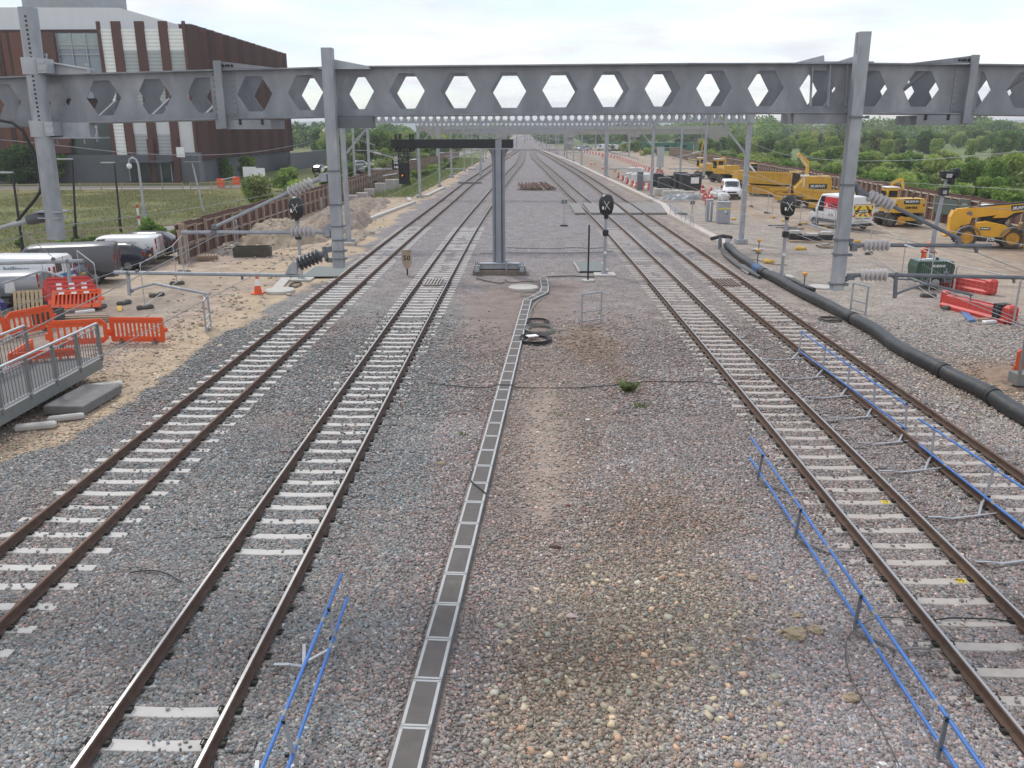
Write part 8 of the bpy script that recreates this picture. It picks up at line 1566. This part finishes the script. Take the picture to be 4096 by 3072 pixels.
# ================================================================== PEOPLE
def person(label, x, y, rz, z=0., h=1.75, hivis=True, bend=0., legw=.2, pose='stand'):
    t = thing('person', label, 'person', (x, y, z), rz); k = h/1.75
    J = dict(pel=(0,0,.95),spine=(0,.02,1.15),chest=(0,.03,1.36),neck=(0,.02,1.50),head=(0,-.01,1.60),top=(0,-.01,1.72),
      hl=(-.1,0,.90),kl=(-.13,-.06,.50),al=(-.14,.03,.09),tl=(-.15,-.12,.04),hr=(.1,0,.90),kr=(.12,.02,.50),ar=(.13,.10,.09),tr=(.14,-.05,.04),
      sl=(-.19,.02,1.42),el=(-.30,.0,1.16),wl=(-.36,-.10,.95),fl=(-.37,-.14,.86),sr=(.19,.02,1.42),er=(.29,.06,1.16),wr=(.30,-.06,.95),fr=(.30,-.12,.87))
    if pose == 'bent':
        for q in ('spine','chest','neck','head','top','sl','el','wl','fl','sr','er','wr','fr'): a = J[q]; dz = a[2]-.95; J[q] = (a[0], a[1]-dz*.55, .95+dz*.82)
        J['wl'] = (-.30,-.55,.86); J['fl'] = (-.29,-.62,.80); J['el'] = (-.33,-.35,1.05)
    E_ = [('pel','spine'),('spine','chest'),('chest','neck'),('neck','head'),('head','top'),('pel','hl'),('hl','kl'),('kl','al'),('al','tl'),('pel','hr'),('hr','kr'),('kr','ar'),('ar','tr'),('chest','sl'),('sl','el'),('el','wl'),('wl','fl'),('chest','sr'),('sr','er'),('er','wr'),('wr','fr')]
    Rr = dict(pel=.15,spine=.145,chest=.165,neck=.06,head=.095,top=.07,hl=.10,kl=.07,al=.05,tl=.04,hr=.10,kr=.07,ar=.05,tr=.04,sl=.08,el=.052,wl=.04,fl=.03,sr=.08,er=.052,wr=.04,fr=.03)
    def skin(names, name, m, grow=1.):
        idx = {n_: i for i, n_ in enumerate(names)}; me = bpy.data.meshes.new(name); me.from_pydata([tuple(Vector(J[n_])*k) for n_ in names], [(idx[a], idx[c]) for a, c in E_ if a in idx and c in idx], [])
        o = bpy.data.objects.new(name, me); COL.objects.link(o); md = o.modifiers.new('skin', 'SKIN'); sv = me.skin_vertices[0].data
        for n_ in names: rr_ = Rr[n_]*k*grow; sv[idx[n_]].radius = (rr_, rr_*(.8 if n_ in ('pel','spine','chest') else 1))
        sv[idx['pel'] if 'pel' in idx else 0].use_root = True; o.modifiers.new('sub', 'SUBSURF').levels = 1; o.modifiers['sub'].render_levels = 2
        bpy.context.view_layer.update(); m2 = bpy.data.meshes.new_from_object(o.evaluated_get(bpy.context.evaluated_depsgraph_get())); bpy.data.objects.remove(o); m2.name = name; m2.materials.clear(); m2.materials.append(m); m2.polygons.foreach_set('use_smooth', [True]*len(m2.polygons)); o = bpy.data.objects.new(name, m2); COL.objects.link(o); o.parent = t; return o
    SK = mat('skin', (.42,.26,.19), .6); OR = mat('hivis_orange', (.80,.12,.02), .6, 0, .08, 5); DK = mat('dark_work_clothes', (.03,.032,.04), .8)
    skin(list(J), 'body', SK, .93)
    cl = OR if hivis else DK
    skin(['pel','spine','chest','sl','el','wl','sr','er','wr'], 'jacket', cl, 1.10); skin(['pel','hl','kl','al','hr','kr','ar'], 'trousers', cl, 1.12)
    hd = Vector(J['head'])*k; MB().sphere((hd.x,hd.y,hd.z+.06*k),.125*k,14,8,(1,1.15,.75)).build('helmet', WHITEP if hivis else DK, t, smooth=True)
    b = MB(); b.sphere((hd.x,hd.y-.10*k,hd.z-.01*k),.022*k,8,6); b.build('nose', SK, t)
    if hivis:
        for z_ in (1.08,1.30): a = z_; off = -(z_-.95)*.55 if pose == 'bent' else .02; zz_ = .95+(z_-.95)*.82 if pose == 'bent' else z_; MB().tube([(.175*k*math.cos(q*PI/8), (off+.145*math.sin(q*PI/8))*k, zz_*k) for q in range(16)], .028*k, 6, closed=True).build('reflective_band', mat('reflective_tape',(.72,.73,.70),.4), t)
        for s_, kn, an in ((-1,'kl','al'),(1,'kr','ar')): q = Vector(J[kn]).lerp(Vector(J[an]), .35)*k; MB().lathe(q-Vector((0,0,.03)), q+Vector((0,0,.03)), [(0,.085*k),(.06,.085*k)], 12).build('reflective_band', mat('reflective_tape',(.72,.73,.70)), t)
    for n_ in ('tl','tr'): q = Vector(J[n_])*k; MB().box(q.x,q.y+.06,.05,.1,.28,.1,0,.03).build('boot', DKY, t)
    return t
p = g('D',2032,573); person('person in orange work clothes walking behind the lamp pole', 22.9, 48.8, 1.35, pose='bent')
p = g('s2',305,545); person('person in orange work clothes standing far off by the barrier row', p.x, p.y, 0)
p = g('s2',720,500); person('person in orange work clothes far off before the palisade fence', p.x, p.y, .5)
p = g('s1',990,412); person('person in orange work clothes far off beside the merging tracks', p.x, p.y, .2)
p = g('s3',835,910); person('person in dark clothes beside the block stacks on the left', p.x, p.y, .4, hivis=False)
# ================================================================== THE AIR
HZ = bpy.data.materials.new('pale_air'); HZ.use_nodes = True; n_ = HZ.node_tree.nodes; n_.remove(n_['Principled BSDF']); pv = n_.new('ShaderNodeVolumePrincipled'); pv.inputs['Color'].default_value = (.93,.96,1,1); pv.inputs['Density'].default_value = .00034; pv.inputs['Anisotropy'].default_value = .2
HZ.node_tree.links.new(pv.outputs[0], n_['Material Output'].inputs['Volume'])
o = MB().box(0, 3900, 29, 7000, 8200, 62).build('haze', HZ, None); tag(o, 'thin pale haze over the far country', 'haze', kind='stuff')
